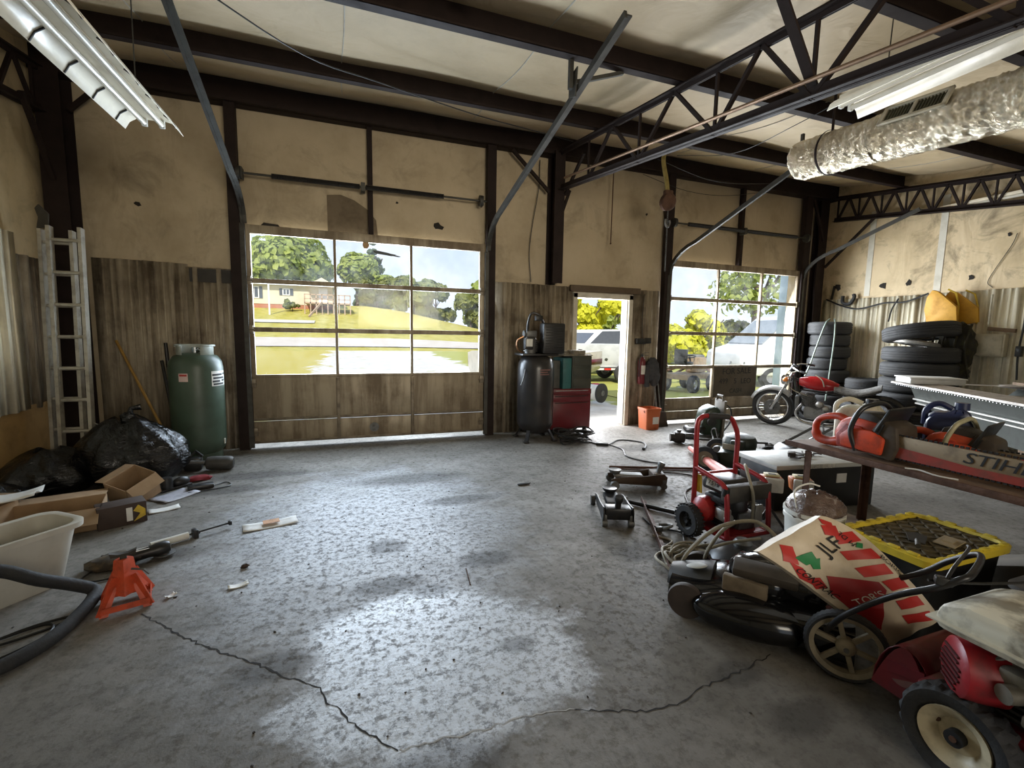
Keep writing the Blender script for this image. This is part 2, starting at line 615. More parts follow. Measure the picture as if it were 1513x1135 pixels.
M_JAMB = mat('pale_jamb_paint', (0.62, 0.57, 0.47), 0.5, 0, 0.6, 4, (0.26, 0.2, 0.14))
M_TAPE = mat('white_seam_tape', (0.66, 0.62, 0.52), 0.6, 0, 0.5, 5, (0.36, 0.32, 0.24))
M_FOIL = None

# ------------------------------------------------------------------ setting: floor, walls, roof
XL, XR, YD, YB = -2.9, 8.45, 6.26, -3.2


def zr(y):
    return 4.22 - 0.128 * (6.2 - y)


b = MB()
b.box(XL - 0.2, XR + 0.2, YB - 0.2, 6.55, -0.15, 0.0)
floor = b.build('floor', M_FLOOR, kind='structure')

# cracks in the slab: narrow jagged furrow filled with dirt
def crack(pts, w0, w1, seed):
    rnd = random.Random(seed)
    P = []
    for (x0, y0), (x1, y1) in zip(pts, pts[1:]):
        n = max(3, int(math.hypot(x1 - x0, y1 - y0) / 0.022))
        for i in range(n):
            t = i / n
            P.append(((x0 + (x1 - x0) * t) + rnd.uniform(-.008, .008), (y0 + (y1 - y0) * t) + rnd.uniform(-.008, .008)))
    P.append(pts[-1])
    L, Q = [], []
    for i, (x, y) in enumerate(P):
        a, c = P[max(0, i - 1)], P[min(len(P) - 1, i + 1)]
        d = Vector((c[0] - a[0], c[1] - a[1]))
        d = d.normalized() if d.length > 1e-6 else Vector((1, 0))
        t = i / (len(P) - 1)
        w = (w0 + (w1 - w0) * t) * rnd.uniform(0.4, 1.3)
        L.append((x - d.y * w, y + d.x * w, 0.0012))
        Q.append((x + d.y * w, y - d.x * w, 0.0012))
    m = MB()
    m.ring([L, Q], False, False)
    return m


CRM = mat('crack_dirt', (0.018, 0.016, 0.014), 0.9, 0, 0.2)
CRL = mat('crack_chalk', (0.42, 0.41, 0.39), 0.9, 0, 0.5, 20)
crack([(-1.02, 2.66), (-0.66, 2.29), (-0.42, 2.10), (-0.29, 1.97), (-0.14, 1.86), (-0.12, 1.79), (0.0, 1.62), (0.13, 1.47)], .0045, .003, 1).build('crack', CRM, floor)
crack([(0.13, 1.47), (0.22, 1.47), (0.40, 1.46), (0.62, 1.46), (0.80, 1.43)], .003, .0025, 2).build('crack', CRL, floor)
crack([(0.80, 1.43), (0.95, 1.37), (1.12, 1.32), (1.23, 1.33), (1.36, 1.36), (1.57, 1.38), (1.8, 1.42)], .003, .0035, 3).build('crack', CRM, floor)

# roof blanket, sagging between purlins
b = MB()
PUR = [6.12, 5.05, 3.60, 2.15, 0.70, -0.75, -2.2]


def roof_pt(u, v):
    x = XL - 0.1 + (XR - XL + 0.2) * u
    y = YB - 0.1 + (6.5 - YB) * v
    sag = 0.0
    for a, c in zip(PUR[1:], PUR):
        if a <= y <= c:
            sag = math.sin(PI * (y - a) / (c - a)) * 0.05
    return (x, y, zr(y) - sag + 0.01 * math.sin(x * 3.1 + y) * (sag > 0))


b.surf(roof_pt, 60, 90)
b.box(XL - 0.2, XR + 0.2, YB - 0.2, 6.6, 4.36, 4.40)
roof = b.build('ceiling', M_ROOF, kind='structure', angle=80)
# seams of the blanket
SEAM = mat('roof_seam', (0.46, 0.42, 0.35), 0.7, 0, 0.3)
for sx in (-1.6, 0.0, 1.55, 3.1, 4.65, 6.2, 7.7):
    b = MB()
    b.tube([(sx + 0.02 * math.sin(y * 2), y, roof_pt((sx - XL + 0.1) / (XR - XL + 0.2), (y - YB + 0.1) / (6.5 - YB))[2] - 0.004) for y in [YB + 0.1 + i * 0.13 for i in range(70)]], 0.006, 5)
    b.build('blanket_seam', SEAM, roof)

# door wall: blanket above, openings cut by building around them
D1 = (-1.17, 1.84, 2.62)      # wide overhead door: x0, x1, head
D2 = (4.84, 7.74, 2.63)       # small overhead door
MD = (3.24, 4.19, 2.03)       # entrance
b = MB()
y0, y1 = YD, YD + 0.14
for x0, x1, z0, z1 in ((XL - .1, D1[0], 0, 4.36), (D1[0], D1[1], D1[2], 4.36), (D1[1], MD[0], 0, 4.36), (MD[0], MD[1], MD[2], 4.36), (MD[1], D2[0], 0, 4.36), (D2[0], D2[1], D2[2], 4.36), (D2[1], XR + .1, 0, 4.36)):
    b.box(x0, x1, y0, y1, z0, z1)
wall_b = b.build('wall_door_side', M_WALLI, kind='structure')
b = MB()
b.box(XL - 0.15, XL, YB, 6.4, 0, 4.36)
wall_l = b.build('wall_ladder_side', M_LWALL, kind='structure')
b = MB()
b.box(XR, XR + 0.15, YB, 6.4, 0, 4.36)
wall_r = b.build('wall_tyre_side', M_RWALL, kind='structure')
b = MB()
b.box(XL - 0.15, 0.2, YB - 0.15, YB, 0, 4.36)
b.box(3.0, XR + 0.15, YB - 0.15, YB, 0, 4.36)
b.box(0.2, 3.0, YB - 0.15, YB, 3.0, 4.36)  # unseen wall; its gap is added to let fill light in
wall_f = b.build('wall_rear', M_WALLI, kind='structure')

# patch of exposed torn blanket above the wide door, nicks
TORN = mat('torn_blanket', (0.16, 0.12, 0.075), 0.8, 0, 0.6, 6, (0.05, 0.035, 0.022), 0.5, 20)
b = MB()
b.prism([(-.22, 2.64), (.38, 2.64), (.36, 2.86), (.26, 2.98), (.10, 3.08), (-.06, 3.13), (-.22, 3.11)], 0, 0.012, (0, YD - 0.012, 0), (1, 0, 0), (0, 0, 1), (0, 1, 0))
b.build('torn_patch', TORN, wall_b)
DARKH = mat('torn_hole', (0.02, 0.016, 0.012), 0.9, 0, 0.3)
for px, pz, r in ((1.16, 2.86, .055), (-.86, 2.66, .09), (-2.15, 2.80, .03), (4.85 - .4, 3.35, .02), (.62, 3.11, .015)):
    b = MB()
    rnd = random.Random(int(px * 100))
    b.prism([(px + r * math.cos(a) * rnd.uniform(.6, 1.5), pz + r * math.sin(a) * rnd.uniform(.5, 1.1)) for a in [i * PI / 4 for i in range(8)]], 0, 0.008, (0, YD - 0.008, 0), (1, 0, 0), (0, 0, 1), (0, 1, 0))
    b.build('torn_hole', DARKH, wall_b)
for py, pz, r in ((5.95, 2.40, .05), (5.2, 2.35, .045), (4.83, 2.36, .04), (4.05, 2.36, .035), (3.7, 2.9, .02)):
    b = MB()
    rnd = random.Random(int(py * 100))
    b.prism([(py + r * math.cos(a) * rnd.uniform(.6, 1.5), pz + r * math.sin(a) * rnd.uniform(.7, 1.6)) for a in [i * PI / 4 for i in range(8)]], 0, 0.008, (XR - 0.008, 0, 0), (0, 1, 0), (0, 0, 1), (1, 0, 0))
    b.build('torn_hole', DARKH, wall_r)
# tape seams on the tyre-side wall
for ty in (5.45, 4.45, 3.4, 2.3):
    b = MB()
    b.box(XR - 0.006, XR, ty - 0.045, ty + 0.045, 2.2, 3.62)
    b.build('seam_tape', M_TAPE, wall_r)
b = MB()
b.tube([(XR - .01, 3.62, 2.9), (XR - .012, 3.66, 2.75), (XR - .01, 3.80, 2.45), (XR - .01, 3.86, 2.28), (XR - .01, 3.80, 2.2)], .004, 5, sub=4)
b.build('hanging_wire', CORDB, wall_r)


# ribbed wainscot
def ribs(a0, a1, pitch=0.235):
    """profile along a: (a, depth)"""
    P = [(a0, 0.0)]
    x = math.ceil(a0 / pitch) * pitch
    while x < a1 - 0.06:
        for c, w, d in ((x, .030, .038), (x + pitch * .34, .012, .009), (x + pitch * .66, .012, .009)):
            if a0 + w * 1.8 < c < a1 - w * 1.8:
                P += [(c - w, 0), (c - w * .66, d), (c + w * .66, d), (c + w, 0)]
        x += pitch
    P.append((a1, 0.0))
    return P


def ribbed(name, m, parent, along, a0, a1, z0, z1, at, inward, wave=0.0, seed=0):
    P = ribs(a0, a1)
    rnd = random.Random(seed)
    rows = []
    for z in (z0, z0 + (z1 - z0) * .5, z1):
        row = []
        for a, d in P:
            zz = z + (wave * math.sin(a * 2.3 + seed) if z == z1 else 0)
            q = at + inward * (d + 0.004)
            row.append((a, q, zz) if along == 'x' else (q, a, zz))
        rows.append(row)
    k = MB()
    k.ring(rows, False, False)
    return k.build(name, m, parent, angle=20, solid=0.003)


pw = YD - 0.012
ribbed('metal_wainscot', M_RIB, wall_b, 'x', XL + .3, -1.72, 0.0, 2.18, pw, -1, .012, 1)
ribbed('metal_wainscot', M_RIB, wall_b, 'x', -1.74, -1.22, 0.0, 2.15, pw - .008, -1, .004, 2)
ribbed('metal_wainscot', M_RIB, wall_b, 'x', 1.90, 3.19, 0.0, 2.17, pw, -1, .008, 3)
ribbed('metal_wainscot', M_RIB, wall_b, 'x', 4.26, 4.80, 0.0, 2.17, pw, -1, .004, 4)
ribbed('metal_wainscot', M_RIB, wall_b, 'x', 7.80, XR, 0.0, 2.17, pw, -1, .004, 5)
ribbed('metal_wainscot', M_RIBW, wall_r, 'y', YB + .1, 6.2, 0.0, 2.17, XR - .008, -1, .006, 6)
ribbed('metal_wainscot', M_RIBW, wall_l, 'y', YB + .1, 5.42, 0.68, 2.27, XL + .10, 1, .004, 7)
ribbed('metal_wainscot', M_RIB, wall_l, 'y', 5.40, 6.2, 0.66, 2.10, XL + .03, 1, .004, 8)
b = MB()
b.box(XL + .012, XL + .05, 3.4, 6.05, 0.0, 0.70)
b.build('plywood_kickboard', PLY, wall_l)
# dark replacement sheet beside the wide door
b = MB()
b.box(-1.70, -1.24, pw - .036, pw - .030, 1.98, 2.13)
b.build('dark_flashing', mat('dark_flashing', (0.03, 0.025, 0.02), 0.6, 0, 0.5), wall_b)


# ------------------------------------------------------------------ steel frame (structure)
def struct(mb, name, m, parent=None, angle=38):
    return mb.build(name, m, parent, kind=None if parent else 'structure', angle=angle)


def h_column(x, y, z1, w=0.15, d=0.24, z0=0.0, name='steel_column'):
    k = MB()
    k.box(x - w / 2, x + w / 2, y - .006, y + .006 - d + d, z0, z1)
    k.box(x - .006, x + .006, y - d, y, z0, z1)
    k.box(x - w / 2, x + w / 2, y - d - .008, y - d, z0, z1)
    return struct(k, name, STEEL)


h_column(2.81, 6.23, 3.98, z0=2.175)
h_column(-2.74, 6.23, 4.0, 0.2, 0.22)
h_column(8.17, 6.23, 4.0, 0.2, 0.11)


def post(x0, x1, z1, y=6.20, t=.1):
    k = MB()
    k.box(x0, x1, y - t, y, 0, z1)
    struct(k, 'door_post', STEEL)


post(-1.26, -1.15, 4.0)
post(1.80, 1.92, 4.0)
post(4.74, 4.86, 4.0)
post(7.70, 7.85, 4.0)
for x0, z0 in ((0.29, 2.62), (6.33, 2.64)):
    k = MB()
    k.box(x0 - .03, x0 + .03, 6.17, 6.25, z0, 4.0)
    struct(k, 'header_stud', STEEL)


def purlin(y, zb, h=0.2, eave=False):
    k = MB()
    k.box(XL, XR, y - .004, y + .004, zb, zb + h)
    k.box(XL, XR, y - .075, y, zb, zb + .006)
    k.box(XL, XR, y - .075, y - .069, zb, zb + .022)
    k.box(XL, XR, y, y + .075, zb + h - .006, zb + h)
    struct(k, 'eave_beam' if eave else 'roof_purlin', STEEL)


k = MB()
k.box(XL, XR, 6.05, 6.24, 3.95, 3.96)
k.box(XL, XR, 6.10, 6.12, 3.95, 4.2)
k.box(XL, XR, 6.05, 6.06, 3.95, 3.99)
struct(k, 'eave_beam', STEEL)
for y in PUR[1:]:
    purlin(y, zr(y) - .205)


def rod(k, a, b2, r=.012):
    k.cyl(a, b2, r, n=8)


def roof_truss(x, ys, y_end, depth, name='roof_truss', chord=.075, web=.016, x_off=0):
    """chords follow the roof slope"""
    zt = lambda y: zr(y) - .205 - .035
    zb = lambda y: zt(y) - depth
    k = MB()
    for z in (zt, zb):
        for s in (-1, 1):
            k.beam((x + s * .028, y_end[0], z(y_end[0])), (x + s * .028, y_end[1], z(y_end[1])), .05, .008)
        k.beam((x - .008, y_end[0], z(y_end[0]) + (.03 if z is zb else -.0)), (x - .008, y_end[1], z(y_end[1]) + (.03 if z is zb else 0)), .008, chord)
        k.beam((x + .008, y_end[0], z(y_end[0]) + (.03 if z is zb else -.0)), (x + .008, y_end[1], z(y_end[1]) + (.03 if z is zb else 0)), .008, chord)
    for i in range(len(ys) - 1):
        a, c = ys[i], ys[i + 1]
        m = (a + c) / 2
        k.beam((x, a, zb(a)), (x, m, zt(m)), .03, .03)
        k.beam((x, m, zt(m)), (x, c, zb(c)), .03, .03)
        k.beam((x, a, zb(a)), (x, a, zt(a)), .022, .022)
    return struct(k, name, STEEL)


roof_truss(2.82, [5.2, 4.15, 3.11, 2.27, 1.3, .3, -.7, -1.7, -2.7], (5.95, YB), .50)
roof_truss(8.33, [6.0 - .36 * i for i in range(26)], (6.05, YB), .40, web=.012)
roof_truss(-2.80, [5.9 - .5 * i for i in range(18)], (6.0, YB), .42)
# knee braces
k = MB()
k.beam((2.14, 6.1, 3.93), (2.70, 6.1, 3.44), .04, .04)
k.beam((3.02, 6.1, 3.50), (2.88, 6.1, 3.10), .035, .035)
k.beam((2.9, 6.0, 3.4), (2.86, 5.4, 3.75), .035, .035)
struct(k, 'knee_brace', STEEL)
k = MB()
k.beam((-2.62, 6.1, 3.62), (-2.35, 6.1, 3.9), .04, .04)
k.beam((-2.74, 5.6, 3.55), (-2.74, 6.0, 2.9), .04, .04)
struct(k, 'knee_brace', STEEL)
k = MB()
k.beam((8.1, 6.05, 3.2), (7.85, 6.1, 3.9), .04, .04)
k.beam((8.25, 6.1, 2.75), (8.33, 5.3, 3.55), .05, .03)
struct(k, 'knee_brace', STEEL)
k = MB()
k.beam((2.82, 2.27, 3.05), (2.35, 2.2, 3.55), .06, .02)
struct(k, 'fly_brace', STEEL)

# ------------------------------------------------------------------ overhead doors
def overhead_door(name, x0, x1, cols, rows, z_low, z_top, low_panels, zrow):
    """cols: mullion centres; zrow: centres of the rails between panes"""
    d = thing(name, '', '', (0, 0, 0), kind='structure')
    yf, yb = 6.145, 6.19
    k = MB()
    for z0, z1 in low_panels:
        k.box(x0, x1, yf, yb, z0, z1, .006)
    k.build('lower_panel', M_DOORP, d)
    k = MB()
    for xa, xb in ((x0, x0 + .09), (x1 - .09, x1)):
        k.box(xa, xb, yf - .004, yb, z_low - .02, z_top + .10, .004)
    k.box(x0, x1, yf, yb, z_top, z_top + .10, .004)
    k.box(x0, x1, yf, yb, z_low - .035, z_low, .004)
    for z in zrow:
        k.box(x0, x1, yf - .003, yb, z - .028, z + .028, .004)
    for c in cols:
        k.box(c - .016, c + .016, yf, yb, z_low, z_top, .003)
    k.build('sash_frame', M_DOORP, d)
    k = MB()
    for c in cols:
        k.box(c - .02, c + .02, yf - .022, yf, low_panels[0][0] + .01, z_low - .04, .003)
    for z0, z1 in low_panels:
        k.box(x0 + .02, x1 - .02, yf - .012, yf, z0 + .004, z0 + .035, .003)
    for xx in (x0 + .05, x1 - .05):
        for z in [low_panels[0][0] + .15, z_low - .1] + zrow:
            k.bx((xx, yf - .015, z), (.07, .02, .10), bev=.004)
            k.cyl((xx - .05, yf - .03, z), (xx + .05, yf - .03, z), .009, n=8)
    k.build('stile_and_hinges', mat('grubby_steel', (0.22, 0.18, 0.13), 0.5, 0.4, 0.7, 10, (0.06, 0.045, 0.03)), d)
    edges_x = [x0 + .09] + list(cols) + [x1 - .09]
    edges_z = [z_low] + zrow + [z_top]
    for i in range(len(edges_x) - 1):
        for j in range(len(edges_z) - 1):
            k = MB()
            k.box(edges_x[i] + .01, edges_x[i + 1] - .01, yf + .018, yf + .022, edges_z[j] + .01, edges_z[j + 1] - .01)
            k.build('pane', PANE, d)
    return d


door1 = overhead_door('door_1', -1.15, 1.80, [-0.145, 0.785], 3, 0.905, 2.56, [(0.06, 0.33), (0.34, 0.87)], [1.448, 2.02])
door2 = overhead_door('door_2', 4.82, 7.75, [5.87, 6.83], 4, 0.424, 2.567, [(0.05, 0.20), (0.21, 0.385)], [0.944, 1.505, 2.061])
# round lock plate at the foot of the wide door
k = MB()
k.cyl((.29, 6.13, .2), (.29, 6.15, .2), .06, n=20)
k.cyl((.29, 6.115, .2), (.29, 6.13, .2), .02, n=12)
k.build('lock_plate', GREYM, door1)
# torn weather strip hanging into the top panes
b = MB()
b.prism([(-.03, .0), (.03, .0), (.045, -.05), (.02, -.085), (-.02, -.085), (-.035, -.05)], 0, .006, (.22, 6.15, 2.57), (1, 0, 0), (0, 0, 1), (0, 1, 0))
b.build('hanging_tab', mat('tan_tab', (.42, .27, .14), .7), door1)
b = MB()
b.ball((.46, 6.162, 2.44), (.15, .004, .018), 12, 6, .4, (0, .12, 0), 4)
b.build('smear', mat('grey_smear', (.12, .13, .14), .8), door1)


def door_hardware(d, xa, xb, zs, x_spring0, x_spring1, tr):
    """torsion shaft, springs and high lift tracks"""
    k = MB()
    k.cyl((xa - .02, 6.06, zs), (xb + .05, 6.06, zs), .013, n=10)
    for xx in (xa, xb):
        k.bx((xx, 6.09, zs), (.012, .12, .12))
        k.cyl((xx - .05, 6.06, zs), (xx - .01, 6.06, zs), .07, n=20)
    k.build('torsion_shaft', RAILM, d)
    k = MB()
    xm = (x_spring0 + x_spring1) / 2
    for s0, s1 in ((x_spring0, xm - .03), (xm + .03, x_spring1)):
        n = int((s1 - s0) / .016)
        pr = []
        for i in range(n):
            pr += [(.026, s0 + (s1 - s0) * i / n), (.032, s0 + (s1 - s0) * (i + .5) / n)]
        k.lathe([(r, h) for r, h in pr], (0, 6.06, zs), (1, 0, 0), 12)
    k.build('torsion_spring', BLACKM, d)
    k = MB()
    k.bx((xm, 6.10, zs), (.05, .12, .10))
    k.build('spring_bracket', RAILM, d)
    for pts in tr:
        k = MB()
        P = [Vector(p) for p in pts]
        for a, c in zip(P, P[1:]):
            k.beam(a, c, .055, .022, (1, 0, 0))
            k.beam(a + Vector((.02, 0, 0)), c + Vector((.02, 0, 0)), .012, .06, (1, 0, 0))
        k.build('lift_track', RAILM, d)
        k = MB()
        x = pts[0][0]
        k.beam((x, 6.12, 0.02), (x, 6.12, pts[0][2]), .05, .05, (1, 0, 0))
        k.build('jamb_track', RAILM, d)


def trk(x, z0, y1, z1):
    P = [(x, 6.11, z0)]
    slope = (z1 - (z0 + .42)) / (5.55 - y1)
    for t in range(1, 6):
        a = t / 6
        P.append((x, 6.11 - .56 * a * a, z0 + .42 * (1 - (1 - a) ** 1.3)))
    P.append((x, 5.55, z0 + .42))
    P.append((x, y1, z1))
    return P


door_hardware(door1, -1.10, 1.72, 3.20, -.80, 1.20, [trk(-1.13, 2.66, 3.6, 3.78), trk(1.80, 2.55, 2.87, 3.60)])
door_hardware(door2, 4.86, 7.72, 3.22, 5.10, 7.45, [trk(4.82, 2.42, 3.9, 3.42), trk(7.76, 2.52, 4.4, 3.33)])
# hanger of the wide door's track
k = MB()
k.beam((1.76, 3.6, 3.46), (1.76, 3.6, 3.72), .035, .035)
k.beam((1.78, 3.62, 3.52), (2.25, 3.6, 3.68), .03, .03)
k.prism([(-.06, -.14), (.06, -.10), (.06, .06), (-.08, .08)], -.005, .005, (1.78, 3.6, 3.52), (0, 1, 0), (0, 0, 1), (1, 0, 0))
k.build('track_hanger', RAILM, door1)
k = MB()
k.beam((4.82, 3.95, 3.38), (4.82, 3.95, 3.72), .03, .03)
k.build('track_hanger', RAILM, door2)

# ------------------------------------------------------------------ entrance frame and open door leaf
d3 = thing('door_3', '', '', (0, 0, 0), kind='structure')
k = MB()
k.box(MD[0] - .05, MD[0] + .02, 6.20, 6.42, 0, MD[2] + .05, .004)
k.box(MD[1] - .02, MD[1] + .05, 6.20, 6.42, 0, MD[2] + .05, .004)
k.box(MD[0] - .05, MD[1] + .05, 6.20, 6.42, MD[2] - .02, MD[2] + .06, .004)
k.build('door_frame', M_JAMB, d3)
k = MB()
k.box(MD[1] - .035, MD[1] - .022, 6.24, 6.38, .02, MD[2] - .03, .002)
k.build('door_stop', mat('white_door_leaf', (.74, .73, .70), .45, 0, .3, 5), d3)
k = MB()
k.box(MD[0] - .12, MD[1] + .16, 6.17, 6.21, MD[2] + .07, MD[2] + .16, .003)
k.build('head_trim', mat('brown_trim', (.10, .065, .035), .6, 0, .5), d3)

# ------------------------------------------------------------------ outside
def ground_z(x, y):
    if y < 24:
        return -0.06
    k = min(max(1.0 - 0.046 * (x - 4), 0.15), 1.0)
    return -0.06 + k * 0.9 * ((min(y, 57) - 24) / 14) ** 1.87 + k * 0.02 * max(0, y - 57)


def grass_mat():
    k = N('sunlit_grass')
    p = k.P(True)
    c = k.ramp(k.noise(1.2, 6, 0.7, p), [(0.3, (0.30, 0.26, 0.04)), (0.5, (0.42, 0.36, 0.06)), (0.72, (0.50, 0.42, 0.12))])
    return k.out(c, 0.9, 0.0, k.noise(9, 4, .6, p), 0.5, 0.1)


def gravel_mat():
    k = N('pale_gravel_and_weeds')
    p = k.P(True)
    x = k.n('ShaderNodeSeparateXYZ')
    k.l(p, x.inputs[0])
    c = k.ramp(k.noise(3, 6, 0.7, p), [(0.3, (0.50, 0.47, 0.42)), (0.6, (0.66, 0.64, 0.60))])
    side = k.mth('MULTIPLY', k.mth('ADD', x.outputs[0], 0.6), -0.22)
    w = k.mth('ADD', k.noise(.9, 6, .65, p, (1, .5, 1)), side)
    w = k.ramp(w, [(.60, 0.0), (.72, 1.0)])
    c = k.mix(w, c, (0.44, 0.36, 0.07))
    far = k.mth('DIVIDE', k.mth('SUBTRACT', x.outputs[0], 4.6), 1.2, clamp=True)
    near = k.ramp(k.mth('ADD', k.noise(.8, 5, .6, p), k.mth('MULTIPLY', far, .35)), [(.62, 0.0), (.72, 1.0)])
    c = k.mix(near, c, (0.34, 0.34, 0.07))
    return k.out(c, 0.9)


def terrain(name, m, x0, x1, y0, y1, nx, ny, dz=0.0):
    k = MB()
    k.surf(lambda u, v: (x0 + (x1 - x0) * u, y0 + (y1 - y0) * v, ground_z(x0 + (x1 - x0) * u, y0 + (y1 - y0) * v) + dz), nx, ny)
    return k.build(name, m, kind='structure')


GRASS = grass_mat()
terrain('ground_yard', gravel_mat(), -60, 120, 6.4, 31, 40, 14)
terrain('ground_lawn', GRASS, -90, 150, 31, 140, 60, 60)
terrain('ground_road', mat('pale_road', (.56, .50, .44), .9, 0, .4, .6, (.4, .34, .26)), -60, 120, 33, 38, 60, 4, .06)
terrain('ground_drive', mat('pale_drive', (.58, .54, .46), .9, 0, .3, .6), -30, -3, 46, 47.5, 20, 2, .08)


LEAFY = {}


def leaf_mat(name, a, b2):
    k = N(name)
    c = k.ramp(k.noise(0.9, 5, 0.7), [(0.3, a), (0.7, b2)])
    t = k.t
    k.l(c, k.b.inputs['Base Color'])
    k.b.inputs['Roughness'].default_value = 0.7
    tr = k.n('ShaderNodeBsdfTranslucent')
    k.l(c, tr.inputs[0])
    m = k.n('ShaderNodeMixShader')
    m.inputs[0].default_value = 0.4
    k.l(k.b.outputs[0], m.inputs[1])
    k.l(tr.outputs[0], m.inputs[2])
    k.l(m.outputs[0], t.nodes['Material Output'].inputs['Surface'])
    return k.m


LG = leaf_mat('spring_leaves', (0.22, 0.30, 0.05), (0.50, 0.54, 0.14))
LD = leaf_mat('mixed_leaves', (0.13, 0.17, 0.05), (0.36, 0.36, 0.10))
LC = leaf_mat('conifer_needles', (0.07, 0.11, 0.05), (0.18, 0.22, 0.09))
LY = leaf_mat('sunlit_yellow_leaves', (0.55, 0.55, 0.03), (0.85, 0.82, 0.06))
BARK = mat('tree_bark', (.10, .075, .055), .9, 0, .5)


def leaves(blobs, n, size, seed):
    """leaf tufts spread over the shells of several blobs"""
    rnd = random.Random(seed)
    k = MB()
    tot = sum(b_[3] ** 2 for b_ in blobs)
    for (cx, cy, cz, r, rz_) in blobs:
        m = int(n * r * r / tot)
        for _ in range(m):
            th = math.acos(rnd.uniform(-0.75, 1))
            ph = rnd.uniform(0, 2 * PI)
            rr = r * rnd.uniform(.55, 1.05)
            d = Vector((math.sin(th) * math.cos(ph), math.sin(th) * math.sin(ph), math.cos(th)))
            p = Vector((cx, cy, cz)) + Vector((d.x * rr, d.y * rr, d.z * rr * rz_))
            nrm = (d + Vector((rnd.uniform(-.7, .7), rnd.uniform(-.7, .7), rnd.uniform(-.5, .9)))).normalized()
            a = nrm.orthogonal().normalized()
            b2 = nrm.cross(a)
            w = rnd.uniform(0, 2 * PI)
            a, b2 = a * math.cos(w) + b2 * math.sin(w), b2 * math.cos(w) - a * math.sin(w)
            q = size * rnd.uniform(.6, 1.4)
            vs = [k.bm.verts.new(p + a * q * s_ + b2 * q * t_ * .7 + nrm * q * e_) for s_, t_, e_ in ((-1, -.6, -.2), (.1, -1, .1), (1, 0, -.25), (.1, 1, .1), (-.8, .7, -.1))]
            k.bm.faces.new(vs)
    return k


def tree(name, label, x, y, h, rad, m, trunk_h, n=2600, size=.42, seed=1, kind='round', group=None):
    z = ground_z(x, y)
    t = thing(name, label, 'tree', (x, y, z), group=group)
    rnd = random.Random(seed)
    bl = []
    if kind == 'round':
        bl.append((0, 0, h - rad * .95, rad * .8, .95))
        for i in range(13):
            a = rnd.uniform(0, 2 * PI)
            q = rnd.uniform(.35, .75) * rad
            bl.append((math.cos(a) * q, math.sin(a) * q, h - rad + rnd.uniform(-.75, .45) * rad * .9, rad * rnd.uniform(.3, .48), .85))
    elif kind == 'cone':
        for i in range(9):
            f = i / 8
            bl.append((rnd.uniform(-.2, .2), rnd.uniform(-.2, .2), trunk_h + (h - trunk_h) * f, max(.35, rad * (1 - f)), .5))
    else:
        for i in range(8):
            bl.append((rnd.uniform(-1, 1) * rad * .8, rnd.uniform(-1, 1) * rad * .5, trunk_h + rnd.uniform(.1, .95) * (h - trunk_h - rad * .3), rad * rnd.uniform(.3, .55), .8))
    leaves(bl, n, size, seed).build('crown', m, t, angle=180)
    k = MB()
    k.tube([(0, 0, -.3), (.05, 0, trunk_h * .5), (0, .05, h * .6)], [h * .035, h * .028, h * .015], 8)
    for i in range(4):
        a = i * 1.7 + seed
        k.tube([(0, 0, h * .35), (math.cos(a) * rad * .3, math.sin(a) * rad * .3, h * .55), (math.cos(a) * rad * .55, math.sin(a) * rad * .55, h * .7)], h * .01, 6)
    k.build('trunk', BARK, t)
    return t


tree('broadleaf_tree', 'big round light green tree rising behind the cream house', -7.0, 67, 10.9, 6.2, LG, 3, 12000, .42, 3)
tree('broadleaf_tree', 'light green tree beside the dark conifer, past the house gable', 1.2, 70, 8.4, 3.0, LG, 2, 4800, .4, 4)
tree('conifer_tree', 'grey-green pointed conifer standing taller than the tree line', 3.9, 80, 12.4, 3.2, LC, 1, 4200, .38, 5, 'cone')
tree('broadleaf_tree', 'low bright tree just right of the conifer in the tree line'.replace('just right of', 'next to'), 6.6, 67, 6.2, 2.8, LG, .8, 2600, .45, 6, 'bush')
for i, (x, y, h, r, lab) in enumerate(((7.6, 57.5, 4.5, 2.5, 'olive bushy tree in the tree line behind the lawn, next to the low bright tree'),
                                       (11.4, 63.5, 5.4, 2.9, 'brownish bushy tree in the middle of the tree line behind the lawn'),
                                       (14.8, 57.5, 5.0, 2.6, 'olive bushy tree in the tree line before the big round end tree'),
                                       (3.4, 61, 4.4, 2.3, 'bushy tree in the tree line beside the house deck'))):
    tree('bushy_tree', lab, x, y, h, r, LD, .4, 3000, .44, 20 + i, 'bush', 'bushy trees behind the lawn')
tree('broadleaf_tree', 'big green tree at the end of the tree line in the wide door panes', 19.3, 63, 9.0, 4.3, LG, 1.5, 5200, .5, 9)
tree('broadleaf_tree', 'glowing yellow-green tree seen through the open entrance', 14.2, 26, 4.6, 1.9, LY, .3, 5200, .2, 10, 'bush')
tree('broadleaf_tree', 'olive green tree behind the orange sign outside the entrance', 18.6, 30, 4.9, 2.0, LG, .3, 3000, .24, 11, 'bush')
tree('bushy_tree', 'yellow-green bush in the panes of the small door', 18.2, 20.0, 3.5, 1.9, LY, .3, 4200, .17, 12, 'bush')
tree('bushy_tree', 'darker bush behind the grey bonnet in the small door', 23.6, 23, 2.9, 1.6, LD, .4, 1800, .18, 13, 'bush')
tree('broadleaf_tree', 'tall leafy tree with hanging branches over the white van', 23.5, 21.5, 7.9, 2.9, LG, 4.6, 950, .19, 14, 'round')

